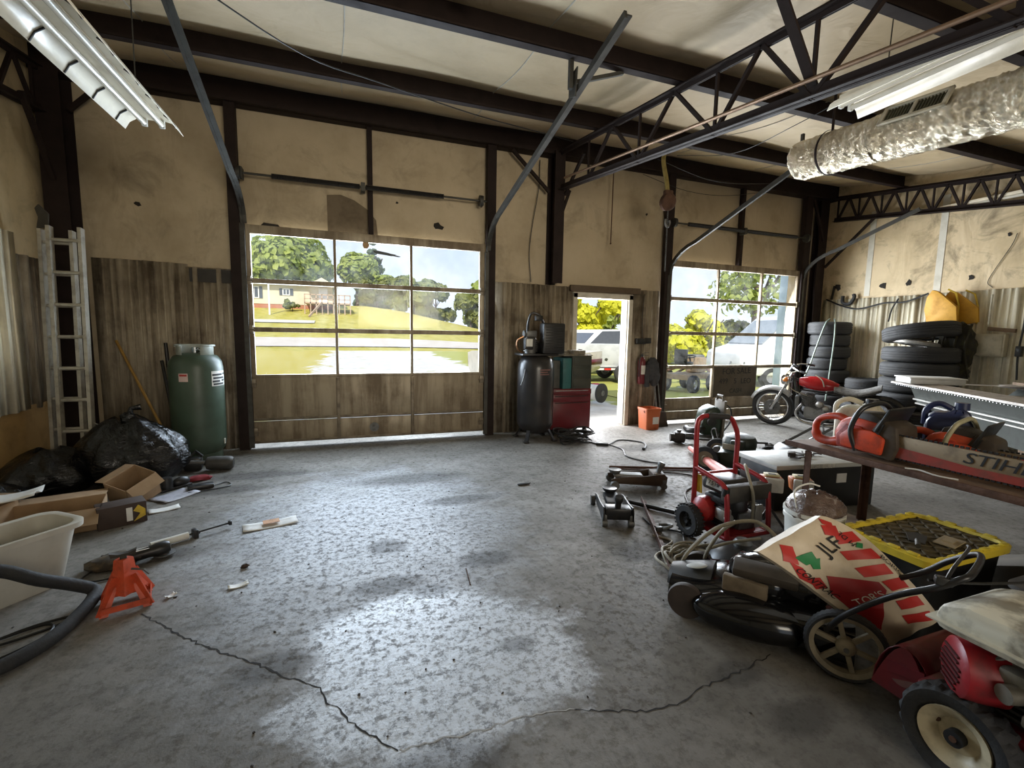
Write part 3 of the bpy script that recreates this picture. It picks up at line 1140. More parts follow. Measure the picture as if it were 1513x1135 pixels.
# ---- house on the rise
H_Y = 54.0
hz = ground_z(-5, H_Y)
SID = mat('cream_siding', (.66, .60, .44), .7, 0, .15)
hs = thing('house', 'cream single-storey house with brick base on the rise beyond the lawn', 'house', (-5.2, H_Y, hz))
k = MB()
k.box(-9.5, 3.6, 0, 8, .45, 2.45)
k.build('wall', SID, hs)
BRK = mat('red_brick_base', (.46, .19, .11), .85, 0, .5, 9, (.3, .13, .08))
k = MB()
k.box(-9.45, 3.55, .04, 7.9, -1.6, .45)
k.build('brick_base', BRK, hs)
ROOFM = mat('grey_shingles', (.46, .45, .44), .85, 0, .3)
k = MB()
k.prism([(-.5, 2.4), (4, 3.1), (8.5, 2.4), (8.5, 2.5), (4, 3.24), (-.5, 2.52)], -9.8, 3.9, (0, 0, 0), (0, 1, 0), (0, 0, 1), (1, 0, 0))
k.build('roof', ROOFM, hs)
GLS = mat('dark_window_glass', (.10, .11, .13), .15, 0, .2)
WTR = mat('white_trim', (.8, .8, .78), .5, 0, .1)
for x0, x1, z0, z1 in ((-4.4, -3.5, 1.0, 2.2), (-1.3, -.6, 1.4, 2.1), (-6.6, -5.9, 1.0, 2.0)):
    k = MB()
    k.box(x0, x1, -.08, 0, z0, z1)
    w = k.build('window', WTR, hs)
    k = MB()
    k.box(x0 + .1, (x0 + x1) / 2 - .04, -.10, -.08, z0 + .1, z1 - .1)
    k.box((x0 + x1) / 2 + .04, x1 - .1, -.10, -.08, z0 + .1, z1 - .1)
    k.build('pane', GLS, w)
    k = MB()
    k.box(x0 - .3, x0 - .04, -.07, 0, z0, z1)
    k.box(x1 + .04, x1 + .3, -.07, 0, z0, z1)
    k.build('shutter', GLS, w)
k = MB()
k.prism([(1.0, 2.4), (2.6, 3.3), (4.2, 2.4)], -1.3, .5, (0, 0, 0), (1, 0, 0), (0, 0, 1), (0, 1, 0))
k.build('porch_gable', SID, hs)
k = MB()
k.box(2.2, 3.1, -.06, 0, .6, 2.3)
k.build('front_door', WTR, hs)
DECK = mat('deck_timber', (.50, .36, .26), .8, 0, .4)
for dx0, dx1, nm in ((1.0, 5.4, 'porch_deck'), (-9.6, -6.4, 'side_deck')):
    k = MB()
    k.box(dx0, dx1, -2.6, 0, .5, .64)
    n = int((dx1 - dx0) / .55)
    for i in range(n + 1):
        x = dx0 + (dx1 - dx0) * i / n
        k.box(x - .05, x + .05, -2.6, -2.5, -1.3, 1.45)
    k.box(dx0, dx1, -2.6, -2.5, 1.38, 1.48)
    k.box(dx0, dx1, -2.6, -2.5, .95, 1.02)
    k.beam((dx0 + 1.6, -2.7, .6), (dx0 + .5, -4.4, -.9), .1, .2)
    k.build(nm, DECK, hs)
tree('shrub', 'small round shrub against the brick base of the house', -5.5, 52.6, 1.3, .65, LD, .2, 260, .2, 31, 'bush')
k = MB()
k.box(-.07, .07, -.07, .07, -.4, 3.1)
tag(k.build('fence_post', WTR), 'white post standing in front of the cream house', 'post')
bpy.data.objects['fence_post'].location = (-7.3, 50.5, ground_z(-7.3, 50.5))

# ---- vehicles and scrap seen through the openings
CARW = mat('white_car_paint', (.78, .79, .80), .25, 0, .15, 4)
CARG = mat('silver_car_paint', (.42, .44, .47), .3, .3, .25, 4)
WHL = mat('wheel_silver', (.4, .4, .4), .35, .6, .4)


def wheel(parent, x, y, r, w, ax=(0, 1, 0), name='wheel'):
    a = Vector(ax)
    k = MB()
    o = Vector((x, y, r)) - a * w / 2
    k.lathe([(r * .55, 0), (r * .9, 0), (r, w * .2), (r, w * .8), (r * .9, w), (r * .55, w)], o, a, 28, closed=True)
    wl_ = k.build(name, TYRE, parent)
    k = MB()
    k.lathe([(.001, w * .15), (r * .2, w * .12), (r * .35, w * .3), (r * .56, w * .18), (r * .56, w * .8), (.001, w * .7)], o, a, 24, cap=False)
    k.build('rim', WHL, wl_)
    return wl_


def pickup(name, label, loc, rz, m, cab=True):
    t = thing(name, label, 'car', loc, rz)
    k = MB()
    k.prism([(-2.6, .55), (2.55, .55), (2.6, .85), (2.5, 1.08), (1.2, 1.18), (.55, 1.72), (-.75, 1.75), (-.95, 1.15), (-2.6, 1.12)], -.9, .9, (0, 0, 0), (1, 0, 0), (0, 0, 1), (0, -1, 0), .05)
    k.build('body', m, t)
    k = MB()
    k.prism([(1.08, 1.2), (.55, 1.66), (-.68, 1.69), (-.84, 1.2)], -.915, .915, (0, 0, 0), (1, 0, 0), (0, 0, 1), (0, -1, 0))
    k.build('side_window', GLS, t)
    k = MB()
    k.prism([(-.7, .02), (.7, .02), (.62, .62), (-.62, .62)], 0, .02, (1.21, 0, 1.18), (0, 1, 0), (-.77, 0, .64), None)
    k.build('windscreen', GLS, t)
    for x in (-1.7, 1.65):
        for y in (-.82, .82):
            wheel(t, x, y, .37, .24)
    k = MB()
    k.box(2.55, 2.66, -.88, .88, .5, .68, .02)
    k.build('bumper', WHL, t)
    return t


pickup('parked_car', 'silver-grey pickup with a dark cab parked farthest back outside the entrance'.replace('farthest back', 'behind the boat'), (12.9, 20.9, -.06), R(205), CARG)
pickup('parked_car', 'white pickup parked next to the silver one outside the entrance', (9.4, 15.9, -.06), R(185), CARW)

# open boat with a cream bow and maroon stripe
bt = thing('small_boat', 'cream runabout boat with a maroon stripe outside the entrance', 'boat', (4.75, 10.7, .02), R(8))
k = MB()
sec = [(-1.9, .62, .28), (-.8, .72, .24), (.4, .68, .24), (1.2, .46, .32), (1.75, .10, .50)]
rows = []
for x, w, z in sec:
    rows.append([(x, -w, .95 + .05 * (x > 1)), (x, -w * .93, .60), (x, -w * .6, z + .12), (x, 0, z), (x, w * .6, z + .12), (x, w * .93, .60), (x, w, .95 + .05 * (x > 1)), (x, w * .6, 1.0), (x, -w * .6, 1.0)])
k.ring(rows, False, True, True)
k.build('hull', mat('pale_boat_hull', (.66, .62, .55), .35, 0, .4, 4), bt)
k = MB()
for s in (-1, 1):
    k.ring([[(x, s * (w * .965 + .012), .80), (x, s * (w * .94 + .012), .66)] for x, w, z in sec], False, False)
k.build('stripe', DKRED, bt, solid=.006)
k = MB()
k.prism([(-.4, 1.0), (.5, 1.0), (.1, 1.4), (-.35, 1.4)], -.45, .45, (0, 0, 0), (1, 0, 0), (0, 0, 1), (0, -1, 0))
k.build('windshield', GLS, bt)
k = MB()
for x in (-1.2, .8):
    k.box(x - .08, x + .08, -.45, .45, -.08, .30)
k.build('cradle', WOOD, bt)

# flat grey trailer box with lettering and reflective tape
tr = thing('utility_trailer', 'grey-sided utility trailer with red and white reflective tape outside the entrance', 'trailer', (8.15, 13.2, -.06), R(-10))
k = MB()
k.box(-1.5, 1.5, -.7, .7, .50, .58)
k.box(-1.5, 1.5, -.7, -.66, .58, 1.22, .01)
k.box(-1.5, 1.5, .66, .7, .58, 1.22, .01)
k.box(-1.5, -1.46, -.66, .66, .58, 1.22)
k.build('bed', mat('pale_grey_panel', (.52, .54, .54), .45, 0, .4, 3), tr)
k = MB()
k.box(-1.5, 1.5, -.72, .72, .38, .50)
k.beam((-1.4, 0, .44), (-2.5, 0, .44), .09, .09)
k.build('chassis', BLACKM, tr)
wheel(tr, .2, -.82, .30, .18)
wheel(tr, .2, .82, .30, .18)
k = MB()
for i in range(6):
    k.box(-1.4 + i * .5, -1.18 + i * .5, -.727, -.722, .41, .47)
k.build('reflective_tape', mat('red_reflector', (.6, .03, .02), .4), tr)
k = MB()
for i in range(6):
    k.box(-1.18 + i * .5, -.92 + i * .5, -.727, -.722, .41, .47)
k.build('reflective_tape', WHITEP, tr)
k = MB()
for px, pz, r in ((-.9, .82, .07), (-.75, .70, .06), (-.6, .86, .05), (-.35, .74, .06)):
    k.ball((px, -.703, pz), (r, .004, r * .8), 8, 5, .35, seed=int(r * 1000))
k.build('mud_splash', mat('dark_splash', (.04, .045, .03), .8), tr)
# machine block above the trailer
k = MB()
k.bx((0, 0, .16), (.55, .45, .32), bev=.03)
k.cyl((-.15, 0, .3), (-.15, 0, .5), .12, n=16)
k.bx((.15, 0, .38), (.2, .3, .14), bev=.02)
o = tag(k.build('outboard_crate', mat('light_grey_cowl', (.5, .52, .53), .4, 0, .4)), 'light grey machine block resting on the trailer outside the entrance', 'machine')
o.location = (7.6, 13.25, .525)
# black wheel-shaped reel lying by the threshold
t = thing('hose_reel', 'black and white drum lying on its side outside the entrance', 'drum', (5.02, 8.62, .16), R(24))
k = MB()
k.lathe([(.001, -.20), (.19, -.20), (.21, -.19), (.21, -.15), (.18, -.14), (.001, -.14)], (0, 0, .05), (0, 1, 0), 28, cap=False)
k.lathe([(.001, .24), (.19, .24), (.21, .23), (.21, .19), (.18, .18), (.001, .18)], (0, 0, .05), (0, 1, 0), 28, cap=False)
k.build('flange', RUBBER, t)
k = MB()
k.cyl((0, -.15, .05), (0, .19, .05), .17, n=26)
k.build('barrel', WHITEP, t)
k = MB()
k.cyl((0, -.215, .05), (0, -.20, .05), .06, n=18)
k.build('hub', GREYM, t)
# orange sign on a post
t = thing('road_sign', 'small orange sign on a post outside the entrance', 'sign', (11.75, 17.6, -.06), R(-20))
k = MB()
k.box(-.32, .32, -.02, .0, 1.25, 1.8, .02)
k.build('sign_plate', mat('sign_orange', (.85, .16, .03), .5, 0, .1), t)
k = MB()
k.box(-.03, .03, 0, .05, -.1, 1.75)
k.build('post', GREYM, t)
# low red item beside the drum
k = MB()
k.ball((0, 0, .16), (.26, .16, .16), 14, 8, .08)
k.tube([(-.2, 0, .2), (-.3, 0, .5), (-.5, .1, .9)], .02, 6)
o = tag(k.build('hand_cart', mat('outdoor_red', (.5, .02, .05), .4)), 'crimson hand cart behind the drum outside the entrance', 'cart')
o.location = (5.75, 9.9, -.06)

# grass strip and scrap by the small door
k = MB()
k.surf(lambda u, v: (6.1 + 4.2 * u, 6.9 + 3.6 * v, -.045 + .02 * math.sin(u * 9) * math.sin(v * 7)), 14, 14)
k.build('ground_grass_strip', mat('bright_grass', (.46, .44, .10), .9, 0, .5, 2.5, (.52, .44, .18), 0.5, 30), kind='structure')

# white van, sloped nose towards the doorway
vn = thing('white_van', 'big white van with a sloped windscreen outside the small door', 'van', (13.9, 10.9, -.06), R(166))
vn.scale = (1, 1, .86)
k = MB()
k.prism([(-2.9, .4), (2.4, .4), (2.65, .7), (2.6, 1.25), (1.9, 1.5), (.9, 2.55), (.2, 2.75), (-2.9, 2.75)], -1.05, 1.05, (0, 0, 0), (1, 0, 0), (0, 0, 1), (0, -1, 0), .10)
k.build('body', CARW, vn)
k = MB()
k.prism([(-.9, .05), (.9, .05), (.8, 1.25), (-.8, 1.25)], 0, .03, (1.93, 0, 1.50), (0, 1, 0), (-.69, 0, .724), None)
k.build('windscreen', mat('grey_windscreen', (.30, .33, .35), .15, 0, .2), vn)
for s in (-1, 1):
    k = MB()
    k.prism([(1.5, 1.5), (.75, 2.3), (.1, 2.3), (.1, 1.5)], -.02, .02, (0, s * 1.06, 0), (1, 0, 0), (0, 0, 1), (0, -1, 0))
    k.build('side_window', GLS, vn)
    wheel(vn, 1.6, s * .95, .36, .24)
    wheel(vn, -1.7, s * .95, .36, .24)
k = MB()
k.box(2.55, 2.72, -1.0, 1.0, .42, .62, .03)
k.build('bumper', WHL, vn)
# grey bonnet car behind
pickup('parked_car', 'grey pickup nose behind the white van in the small door panes', (19.8, 16.2, -.06), R(190), CARG)

# rusty machinery pile of separate things beyond the small door
def scrap(name, label, cat, x, y, rz, kind):
    t = thing(name, label, cat, (x, y, -.05), rz)
    if kind == 0:
        k = MB()
        k.box(-.7, .7, -.35, .35, .35, .5, .02)
        k.bx((.35, 0, .72), (.45, .4, .42), bev=.04)
        k.build('chassis', mat('scrap_tan', (.36, .26, .16), .7, .2, .6, 8), t)
        k = MB()
        k.bx((-.3, 0, .78), (.35, .38, .08), bev=.03)
        k.bx((-.48, 0, .98), (.08, .38, .36), bev=.03)
        k.build('seat', BLACKP, t)
        for x_, y_ in ((-.5, -.42), (-.5, .42), (.55, -.4), (.55, .4)):
            wheel(t, x_, y_, .24, .15)
        k = MB()
        k.tube([(.12, 0, .6), (-.02, 0, .95)], .02, 6)
        k.tube([(-.02 + .14 * math.cos(a), .16 * math.sin(a), .95 + .03 * math.cos(a)) for a in [i * PI / 8 for i in range(16)]], .014, 6, closed=True)
        k.build('steering_wheel', BLACKP, t)
    else:
        k = MB()
        k.tube([(-.8, 0, .4), (.0, 0, .7), (.8, 0, .35)], .05, 8)
        k.tube([(-.4, .4, .3), (.1, 0, .7), (-.2, -.4, .3)], .04, 8)
        k.build('frame', RUST, t)
        k = MB()
        k.bx((.1, 0, .8), (.5, .4, .3), bev=.04)
        k.build('engine', GREYM, t)
        for x_ in (-.75, .75):
            wheel(t, x_, .2, .26, .12)
    return t


scrap('riding_mower', 'tan scrap riding mower in the grass outside the small door', 'mower', 8.9, 10.2, R(20), 0)
scrap('wheeled_machine', 'rusty tubular machine frame between the riding mower and the white van', 'machine', 10.1, 11.5, R(-30), 1)
# ramp leaning outside the last pane and the pale post
k = MB()
for y in (-.14, .14):
    k.beam((0, y, 0), (.75, y, .95), .03, .05)
for i in range(9):
    f = (i + .5) / 9
    k.beam((.75 * f, -.14, .95 * f), (.75 * f, .14, .95 * f), .025, .02)
o = tag(k.build('loading_ramp', mat('galvanised_ramp', (.5, .5, .46), .5, .4, .4)), 'leaning metal ramp with rungs outside the lowest panes of the small door', 'ramp')
o.location = (7.55, 7.5, -.05)
o.rotation_euler = (0, 0, R(30))
k = MB()
k.box(-.15, .15, -.09, .09, 0, 2.9, .005)
o = tag(k.build('canopy_post', mat('pale_blue_post', (.52, .66, .78), .5, 0, .15)), 'pale blue square post outside the last panes of the small door', 'post')
o.location = (8.92, 7.35, -.05)

# ------------------------------------------------------------------ ceiling things
TUBEG = mat('unlit_tube_glass', (.74, .70, .60), .2, 0, .3, 6)
FIXW = mat('white_enamel_reflector', (.84, .76, .60), .28, 0, .5, 5, (.40, .33, .22))


def strip_light(name, label, x0, x1, y0, y1, z, slots=True, drop=None):
    t = thing(name, label, 'light', ((x0 + x1) / 2, y1, z))
    w, L = (x1 - x0), (y1 - y0)
    k = MB()
    k.box(-.055, .055, -L, 0, .035, .085, .004)
    k.build('housing', FIXW, t)
    for s in (-1, 1):
        k = MB()
        P = [(s * .05, .045), (s * w * .30, .035), (s * w * .42, .005), (s * w * .5, -.045)]
        k.ring([[(px, -L, pz), (px, 0, pz)] for px, pz in P], False, False)
        k.build('reflector_wing', FIXW, t, solid=.003, angle=15)
        if slots:
            n = 8
            for i in range(n):
                k = MB()
                yy = -L + L * (i + .5) / n
                k.tube([(s * w * .30, yy, .030), (s * w * .42, yy, .000), (s * w * .49, yy, -.044)], .006, 5)
                k.build('slot', INK if s < 0 else RAILM, t)
    for s in (-1, 1):
        k = MB()
        k.cyl((s * w * .15, -L + .03, .005), (s * w * .15, -.03, .005), .019, n=14)
        k.build('lamp_tube', TUBEG, t)
        k = MB()
        for yy in (-L + .02, -.02):
            k.bx((s * w * .15, yy, .012), (.035, .025, .055), bev=.004)
        k.build('lamp_holder', WHITEP, t)
    k = MB()
    for yy in (-L * .12, -L * .85):
        zt_ = zr(y1 + yy) - z
        k.tube([(0, yy, .085), (.01, yy, zt_ - .03)], .004, 5)
    k.build('hanging_chain', RAILM, t)
    return t


strip_light('strip_light', 'white slotted two-tube strip light hanging over the trash bag side', -1.47, -1.12, 1.75, 4.15, 2.9)
strip_light('strip_light', 'dusty two-tube strip light hanging beside the silver duct', 3.42, 3.76, .2, 2.62, 3.20, False)
# bare tube batten on the tyre-side wall
t = thing('batten_light', 'single white tube batten high on the sooty wall over the boat', 'light', (8.36, 4.47, 3.38))
k = MB()
k.box(-.03, .03, -2.4, 0, .02, .06, .004)
k.box(-.02, .085, -2.3, -2.25, .03, .05)
k.box(-.02, .085, -.2, -.15, .03, .05)
k.build('housing', FIXW, t)
k = MB()
k.cyl((-.01, -2.37, 0), (-.01, -.03, 0), .022, n=14)
k.build('lamp_tube', TUBEG, t)
k = MB()
k.bx((-.01, -.02, .012), (.05, .03, .06), bev=.004)
k.bx((-.01, -2.38, .012), (.05, .03, .06), bev=.004)
k.build('lamp_holder', WHITEP, t)

# foil duct
k = N('crinkled_foil')
p = k.P()
cr_ = k.noise(7, 7, .74, p, (1.0, 2.6, 1.0), 1.2)
fine = k.noise(30, 5, .75, p, (.7, 2.2, .7), .8)
hh = k.mth('ADD', cr_, k.mth('MULTIPLY', fine, .35))
FOIL = k.out(k.ramp(k.noise(5, 4, .6), [(.3, (.58, .51, .37)), (.7, (.86, .80, .66))]), .20, 1.0, hh, 1.0, .035)
du = thing('foil_duct', 'silver foil wrapped air duct hanging under the roof trusses', 'duct', (4.5, 3.72, 3.30))
rnd = random.Random(11)


def duct_row(y, z, r, n=64):
    out = []
    for j in range(n):
        a = 2 * PI * j / n
        w = .030 * math.sin(y * 61 + 2.2 * math.sin(3 * a + y * 7)) * math.sin(2 * a + y * 5) + .018 * math.sin(y * 140 + 3 * math.sin(4 * a)) + rnd.uniform(-.022, .022)
        out.append((r * math.cos(a) * (1 + w), y + rnd.uniform(-.004, .004), z + r * math.sin(a) * (1 + w)))
    return out


def dz(y):
    return y * .082


k = MB()
rows = [duct_row(.0, 0, .05), duct_row(.0, 0, .14), duct_row(-.02, 0, .18), duct_row(-.06, dz(-.06), .192)]
y = -.06
while y > -.78:
    y -= .022
    rows.append(duct_row(y, dz(y), .190))
rows.append(duct_row(-.80, dz(-.8), .178))
k.ring(rows, False, True, True)
k.build('end_section', FOIL, du, angle=28)
k = MB()
rows = [duct_row(-.80, dz(-.8), .178), duct_row(-.81, dz(-.81), .198)]
y = -.81
while y > -4.2:
    y -= .022
    rows.append(duct_row(y, dz(y), .198))
k.ring(rows, False, True, True)
k.build('main_section', FOIL, du, angle=28)
RG = mat('register_frame', (.55, .50, .38), .5, .2, .5)
gz = dz(-1.15)
Mg = Matrix.Translation((-.165, -1.15, gz + .10)) @ Euler((math.atan(.082), 0, 0)).to_matrix().to_4x4() @ Euler((0, R(-62), 0)).to_matrix().to_4x4()
k = MB()
for a in ((-.085, .085, -.24, -.21), (-.085, .085, .21, .24), (-.085, -.06, -.24, .24), (.06, .085, -.24, .24), (-.06, .06, -.012, .012)):
    k.box(a[0], a[1], a[2], a[3], .012, .034, .003, Mg)
g = k.build('register', RG, du)
k = MB()
k.box(-.06, .06, -.21, .21, .006, .012, 0, Mg)
for i in range(18):
    yy = -.2 + i * .0235
    k.box(-.06, .06, yy, yy + .004, .012, .024, 0, Mg)
k.build('louvre', mat('register_dark', (.10, .095, .06), .6), g)
k = MB()
for yy in (-.35, -2.0, -3.4):
    k.tube([(0, yy, dz(yy) + .19), (0, yy, zr(3.72 + yy) - 3.30)], .012, 6)
    k.lathe([(.206, -.012), (.210, 0), (.206, .012)], (0, yy, dz(yy)), (0, 1, .082), 32, cap=False)
k.build('hanger_strap', STEEL, du)

# chain hoist at the small door post
h = thing('chain_hoist', 'rusty chain hoist hanging from the truss beside the small door post', 'hoist', (3.98, 5.2, 3.10))
k = MB()
k.lathe([(.001, -.05), (.08, -.05), (.11, -.03), (.11, .03), (.08, .05), (.001, .05)], (.04, 0, .12), (0, 1, .3), 20, cap=False)
k.bx((.04, 0, .22), (.12, .07, .10), bev=.015)
k.build('block', RUST, h)
k = MB()
k.tube([(-.04, 0, .78), (-.06, 0, .62), (.0, 0, .40), (.03, 0, .25)], .028, 8, sub=4)
k.build('yellow_sling', mat('dirty_yellow_sling', (.30, .23, .07), .8, 0, .7), h)
k = MB()
for i in range(30):
    z = .02 - i * .027
    a = R(90) if i % 2 else 0
    k.tube([(.05 + .009 * math.cos(q) * math.cos(a), .009 * math.cos(q) * math.sin(a), z + .018 * math.sin(q)) for q in [j * PI / 4 for j in range(8)]], .0035, 4, closed=True)
k.build('chain', GREYM, h, kind='stuff')
k = MB()
k.tube([(.02, 0, -.1), (.02, 0, -.16), (.06, 0, -.2), (.09, 0, -.15), (.08, 0, -.11)], .014, 8, sub=4)
k.build('hook', GREYM, h)
k = MB()
k.tube([(-.03, 0, .78), (.1, -.2, .80), (.22, -.3, .82)], .012, 6)
k.build('tie_wire', GREYM, h)
# pull rod
k = MB()
k.cyl((3.73, 6.1, 3.9), (3.725, 6.1, 2.82), .008, n=8)
k.ball((3.725, 6.1, 2.82), .014, 8, 6)
tag(k.build('pull_rod', RUST), 'thin dark rod hanging from the eave beside the hoist', 'rod')
# nest on the beam
k = MB()
k.ball((.838, 3.25, zr(3.25) - .07), (.05, .05, .045), 14, 8, .12)
k.ball((.86, 3.23, zr(3.25) - .105), (.03, .03, .03), 10, 6, .1)
tag(k.build('wasp_nest', mat('mud_nest', (.22, .12, .07), .9, 0, .5, 20)), 'small brown wasp nest stuck to the roof blanket near a purlin', 'nest')
# loose wires under the roof
def wire(label, pts, r=.004, m=CORDB, name='electric_wire', cat='wire', group=None, sub=5):
    k = MB()
    k.tube(pts, r, 5, sub=sub)
    return tag(k.build(name, m), label, cat, group)


wire('black wire looping along the roof above the wide door', [(-1.0, 3.6, 3.66), (-.3, 4.2, 3.62), (.3, 4.6, 3.72), (1.3, 5.0, 3.78), (2.1, 5.3, 3.86), (2.8, 5.6, 3.95)], .006)
wire('thin slack wire running from the truss to the hoist', [(4.1, 2.6, 3.56), (4.1, 3.4, 3.50), (4.2, 4.3, 3.55), (4.05, 5.1, 3.78)])
wire('thin slack wire crossing under the roof towards the duct end', [(3.9, 5.3, 3.78), (5.0, 5.4, 3.66), (6.4, 5.6, 3.86)])
wire('long slack wire from the eave beam over the small door', [(4.1, 5.9, 3.8), (4.9, 5.9, 3.66), (5.8, 6.0, 3.72), (6.8, 6.0, 3.92)])
wire('black cable hanging down the wall beside the middle column', [(2.60, 6.22, 3.9), (2.58, 6.2, 3.5), (2.50, 6.21, 3.0), (2.46, 6.21, 2.6), (2.50, 6.22, 2.2)], .006)
# bare conduit along the main truss
k = MB()
k.cyl((2.74, 5.7, 3.52), (2.74, -1, 2.62), .014, n=10)
tag(k.build('conduit_pipe', mat('copper_conduit', (.30, .19, .12), .4, .6, .5)), 'pale copper conduit run along the main roof truss', 'pipe')

# ------------------------------------------------------------------ ladder side
ld = thing('extension_ladder', 'grubby aluminium extension ladder leaning in the corner', 'ladder', (-2.67, 5.50, 0))
LADM = mat('dirty_ladder_aluminium', (.46, .43, .36), .5, .45, .7, 8, (.15, .12, .09))


def ladder_section(k, base, top, half, n, w=.06):
    for s in (-1, 1):
        o = Vector((half[0] * s, half[1] * s, 0))
        k.beam(Vector(base) + o, Vector(top) + o, .028, w, (0, 1, 0))
    for i in range(n):
        f = (i + .6) / n
        p = Vector(base).lerp(Vector(top), f)
        o = Vector(half + (0,)) if len(half) == 2 else Vector(half)
        k.cyl(p - o, p + o, .016, n=8)


k = MB()
ladder_section(k, (.115, -.06, .0), (.115, .06, 2.34), (.115, 0), 8, .07)
k.build('base_section', LADM, ld)
k = MB()
ladder_section(k, (.215, -.13, .28), (.215, -.02, 2.36), (.115, 0), 7, .07)
k.build('fly_section', LADM, ld)
for sx_ in (0, .23):
    k = MB()
    k.bx((sx_, -.06, .02), (.06, .09, .04), bev=.008)
    k.build('foot', RUBBER, ld)
k = MB()
k.tube([(.30, -.10, .55), (.40, -.12, .50), (.42, -.12, .40), (.34, -.12, .38), (.30, -.10, .48)], .006, 6)
k.build('rope_hook', ALU, ld)
# dark rag on top of the ladder
k = MB()
k.prism([(-.05, 0), (.04, .02), (.05, .14), (-.02, .22), (-.05, .18), (-.03, .1)], -.012, .012, (-2.64, 5.54, 2.34), (1, 0, 0), (0, 0, 1), None, .008)
tag(k.build('work_glove', mat('dark_rag', (.05, .045, .035), .9)), 'dark glove hung over the top of the aluminium ladder', 'glove')

# long handles
def pole(name, label, p0, p1, r, m, cat, head=None, hm=None):
    k = MB()
    d = Vector(p1) - Vector(p0)
    t = thing(name, label, cat, p0)
    k.cyl((0, 0, 0), d, r, n=10)
    k.build('handle', m, t)
    if head:
        k = MB()
        head(k)
        k.build('head', hm or m, t)
    return t


pole('push_broom', 'yellow handled broom leaning on the ribbed wall', (-1.78, 5.70, .10), (-2.40, 6.15, 1.30), .014, mat('worn_yellow_handle', (.36, .20, .04), .6, 0, .6), 'broom', lambda k: k.bx((0, 0, -.04), (.30, .07, .10), (0, 0, .6), .01), BLACKP)
pole('digging_bar', 'black upright bar standing next to the yellow broom', (-1.86, 6.02, .0), (-1.96, 6.18, 1.28), .018, BLACKM, 'bar', lambda k: k.bx((0, 0, .08), (.05, .02, .16), (0, 0, 0), .004))
pole('spade', 'black handled spade leaning between the broom and the bar', (-1.80, 5.90, .05), (-2.0, 6.16, 1.08), .016, BLACKP, 'spade', lambda k: k.prism([(-.09, .26), (.09, .26), (.09, .06), (0, -.04), (-.09, .06)], -.003, .003), BLACKM)

# propane tank
tk = thing('propane_tank', 'dark green upright gas tank with labels beside the wide door', 'tank', (-1.56, 5.74, 0))
TANKG = mat('tank_green', (.055, .085, .058), .38, 0, .45, 5, (.025, .03, .02))
k = MB()
prof = [(.001, .06), (.12, .065), (.19, .09), (.235, .15), (.25, .24), (.25, 1.03), (.238, 1.10), (.20, 1.155), (.13, 1.185), (.001, 1.19)]
k.lathe(prof, (0, 0, 0), (0, 0, 1), 40, cap=False)
k.build('body', TANKG, tk)
k = MB()
k.lathe([(.20, 0), (.205, 0), (.205, .12), (.20, .12)], (0, 0, 0), (0, 0, 1), 32, closed=True)
k.build('foot_ring', TANKG, tk)
k = MB()
n = 30
for a0, a1 in ((R(-60), R(240)),):
    k.ring([[(q * math.cos(a0 + (a1 - a0) * i / n), q * math.sin(a0 + (a1 - a0) * i / n), z) for i in range(n + 1)] for q, z in ((.165, 1.15), (.165, 1.265), (.18, 1.275), (.185, 1.26))], False, False)
k.build('collar', mat('pale_tank_collar', (.42, .45, .40), .45, .1, .5), tk, solid=.005)
k = MB()
k.cyl((0, 0, 1.18), (0, 0, 1.25), .03, n=12)
k.cyl((.0, 0, 1.22), (.09, -.05, 1.22), .02, n=10)
k.build('valve', CHROME, tk)


def curved_label(k, r, a0, a1, z0, z1):
    n = 8
    k.ring([[(r * math.cos(a0 + (a1 - a0) * i / n), r * math.sin(a0 + (a1 - a0) * i / n), z) for i in range(n + 1)] for z in (z0, z1)], False, False)


k = MB()
curved_label(k, .2525, R(-44), R(2), .84, 1.0)
k.build('warning_label', WHITEP, tk)
k = MB()
for z, a, c in ((.96, -42, -12), (.965, -8, 0), (.925, -40, -4), (.89, -42, -20), (.895, -14, -2), (.86, -40, -6)):
    curved_label(k, .2535, R(a), R(c), z - .010, z + .010)
k.build('label_print', INK, tk)
k = MB()
curved_label(k, .2525, R(-112), R(-92), .90, .985)
k.build('small_label', mat('pinkish_label', (.62, .45, .42), .6), tk)
k = MB()
curved_label(k, .2535, R(-110), R(-94), .955, .975)
k.build('label_print', mat('label_red', (.4, .04, .03), .6), tk)
k = MB()
k.bx((.245, -.05, .22), (.01, .03, .06), bev=.002)
k.build('sight_tag', WHITEP, tk)


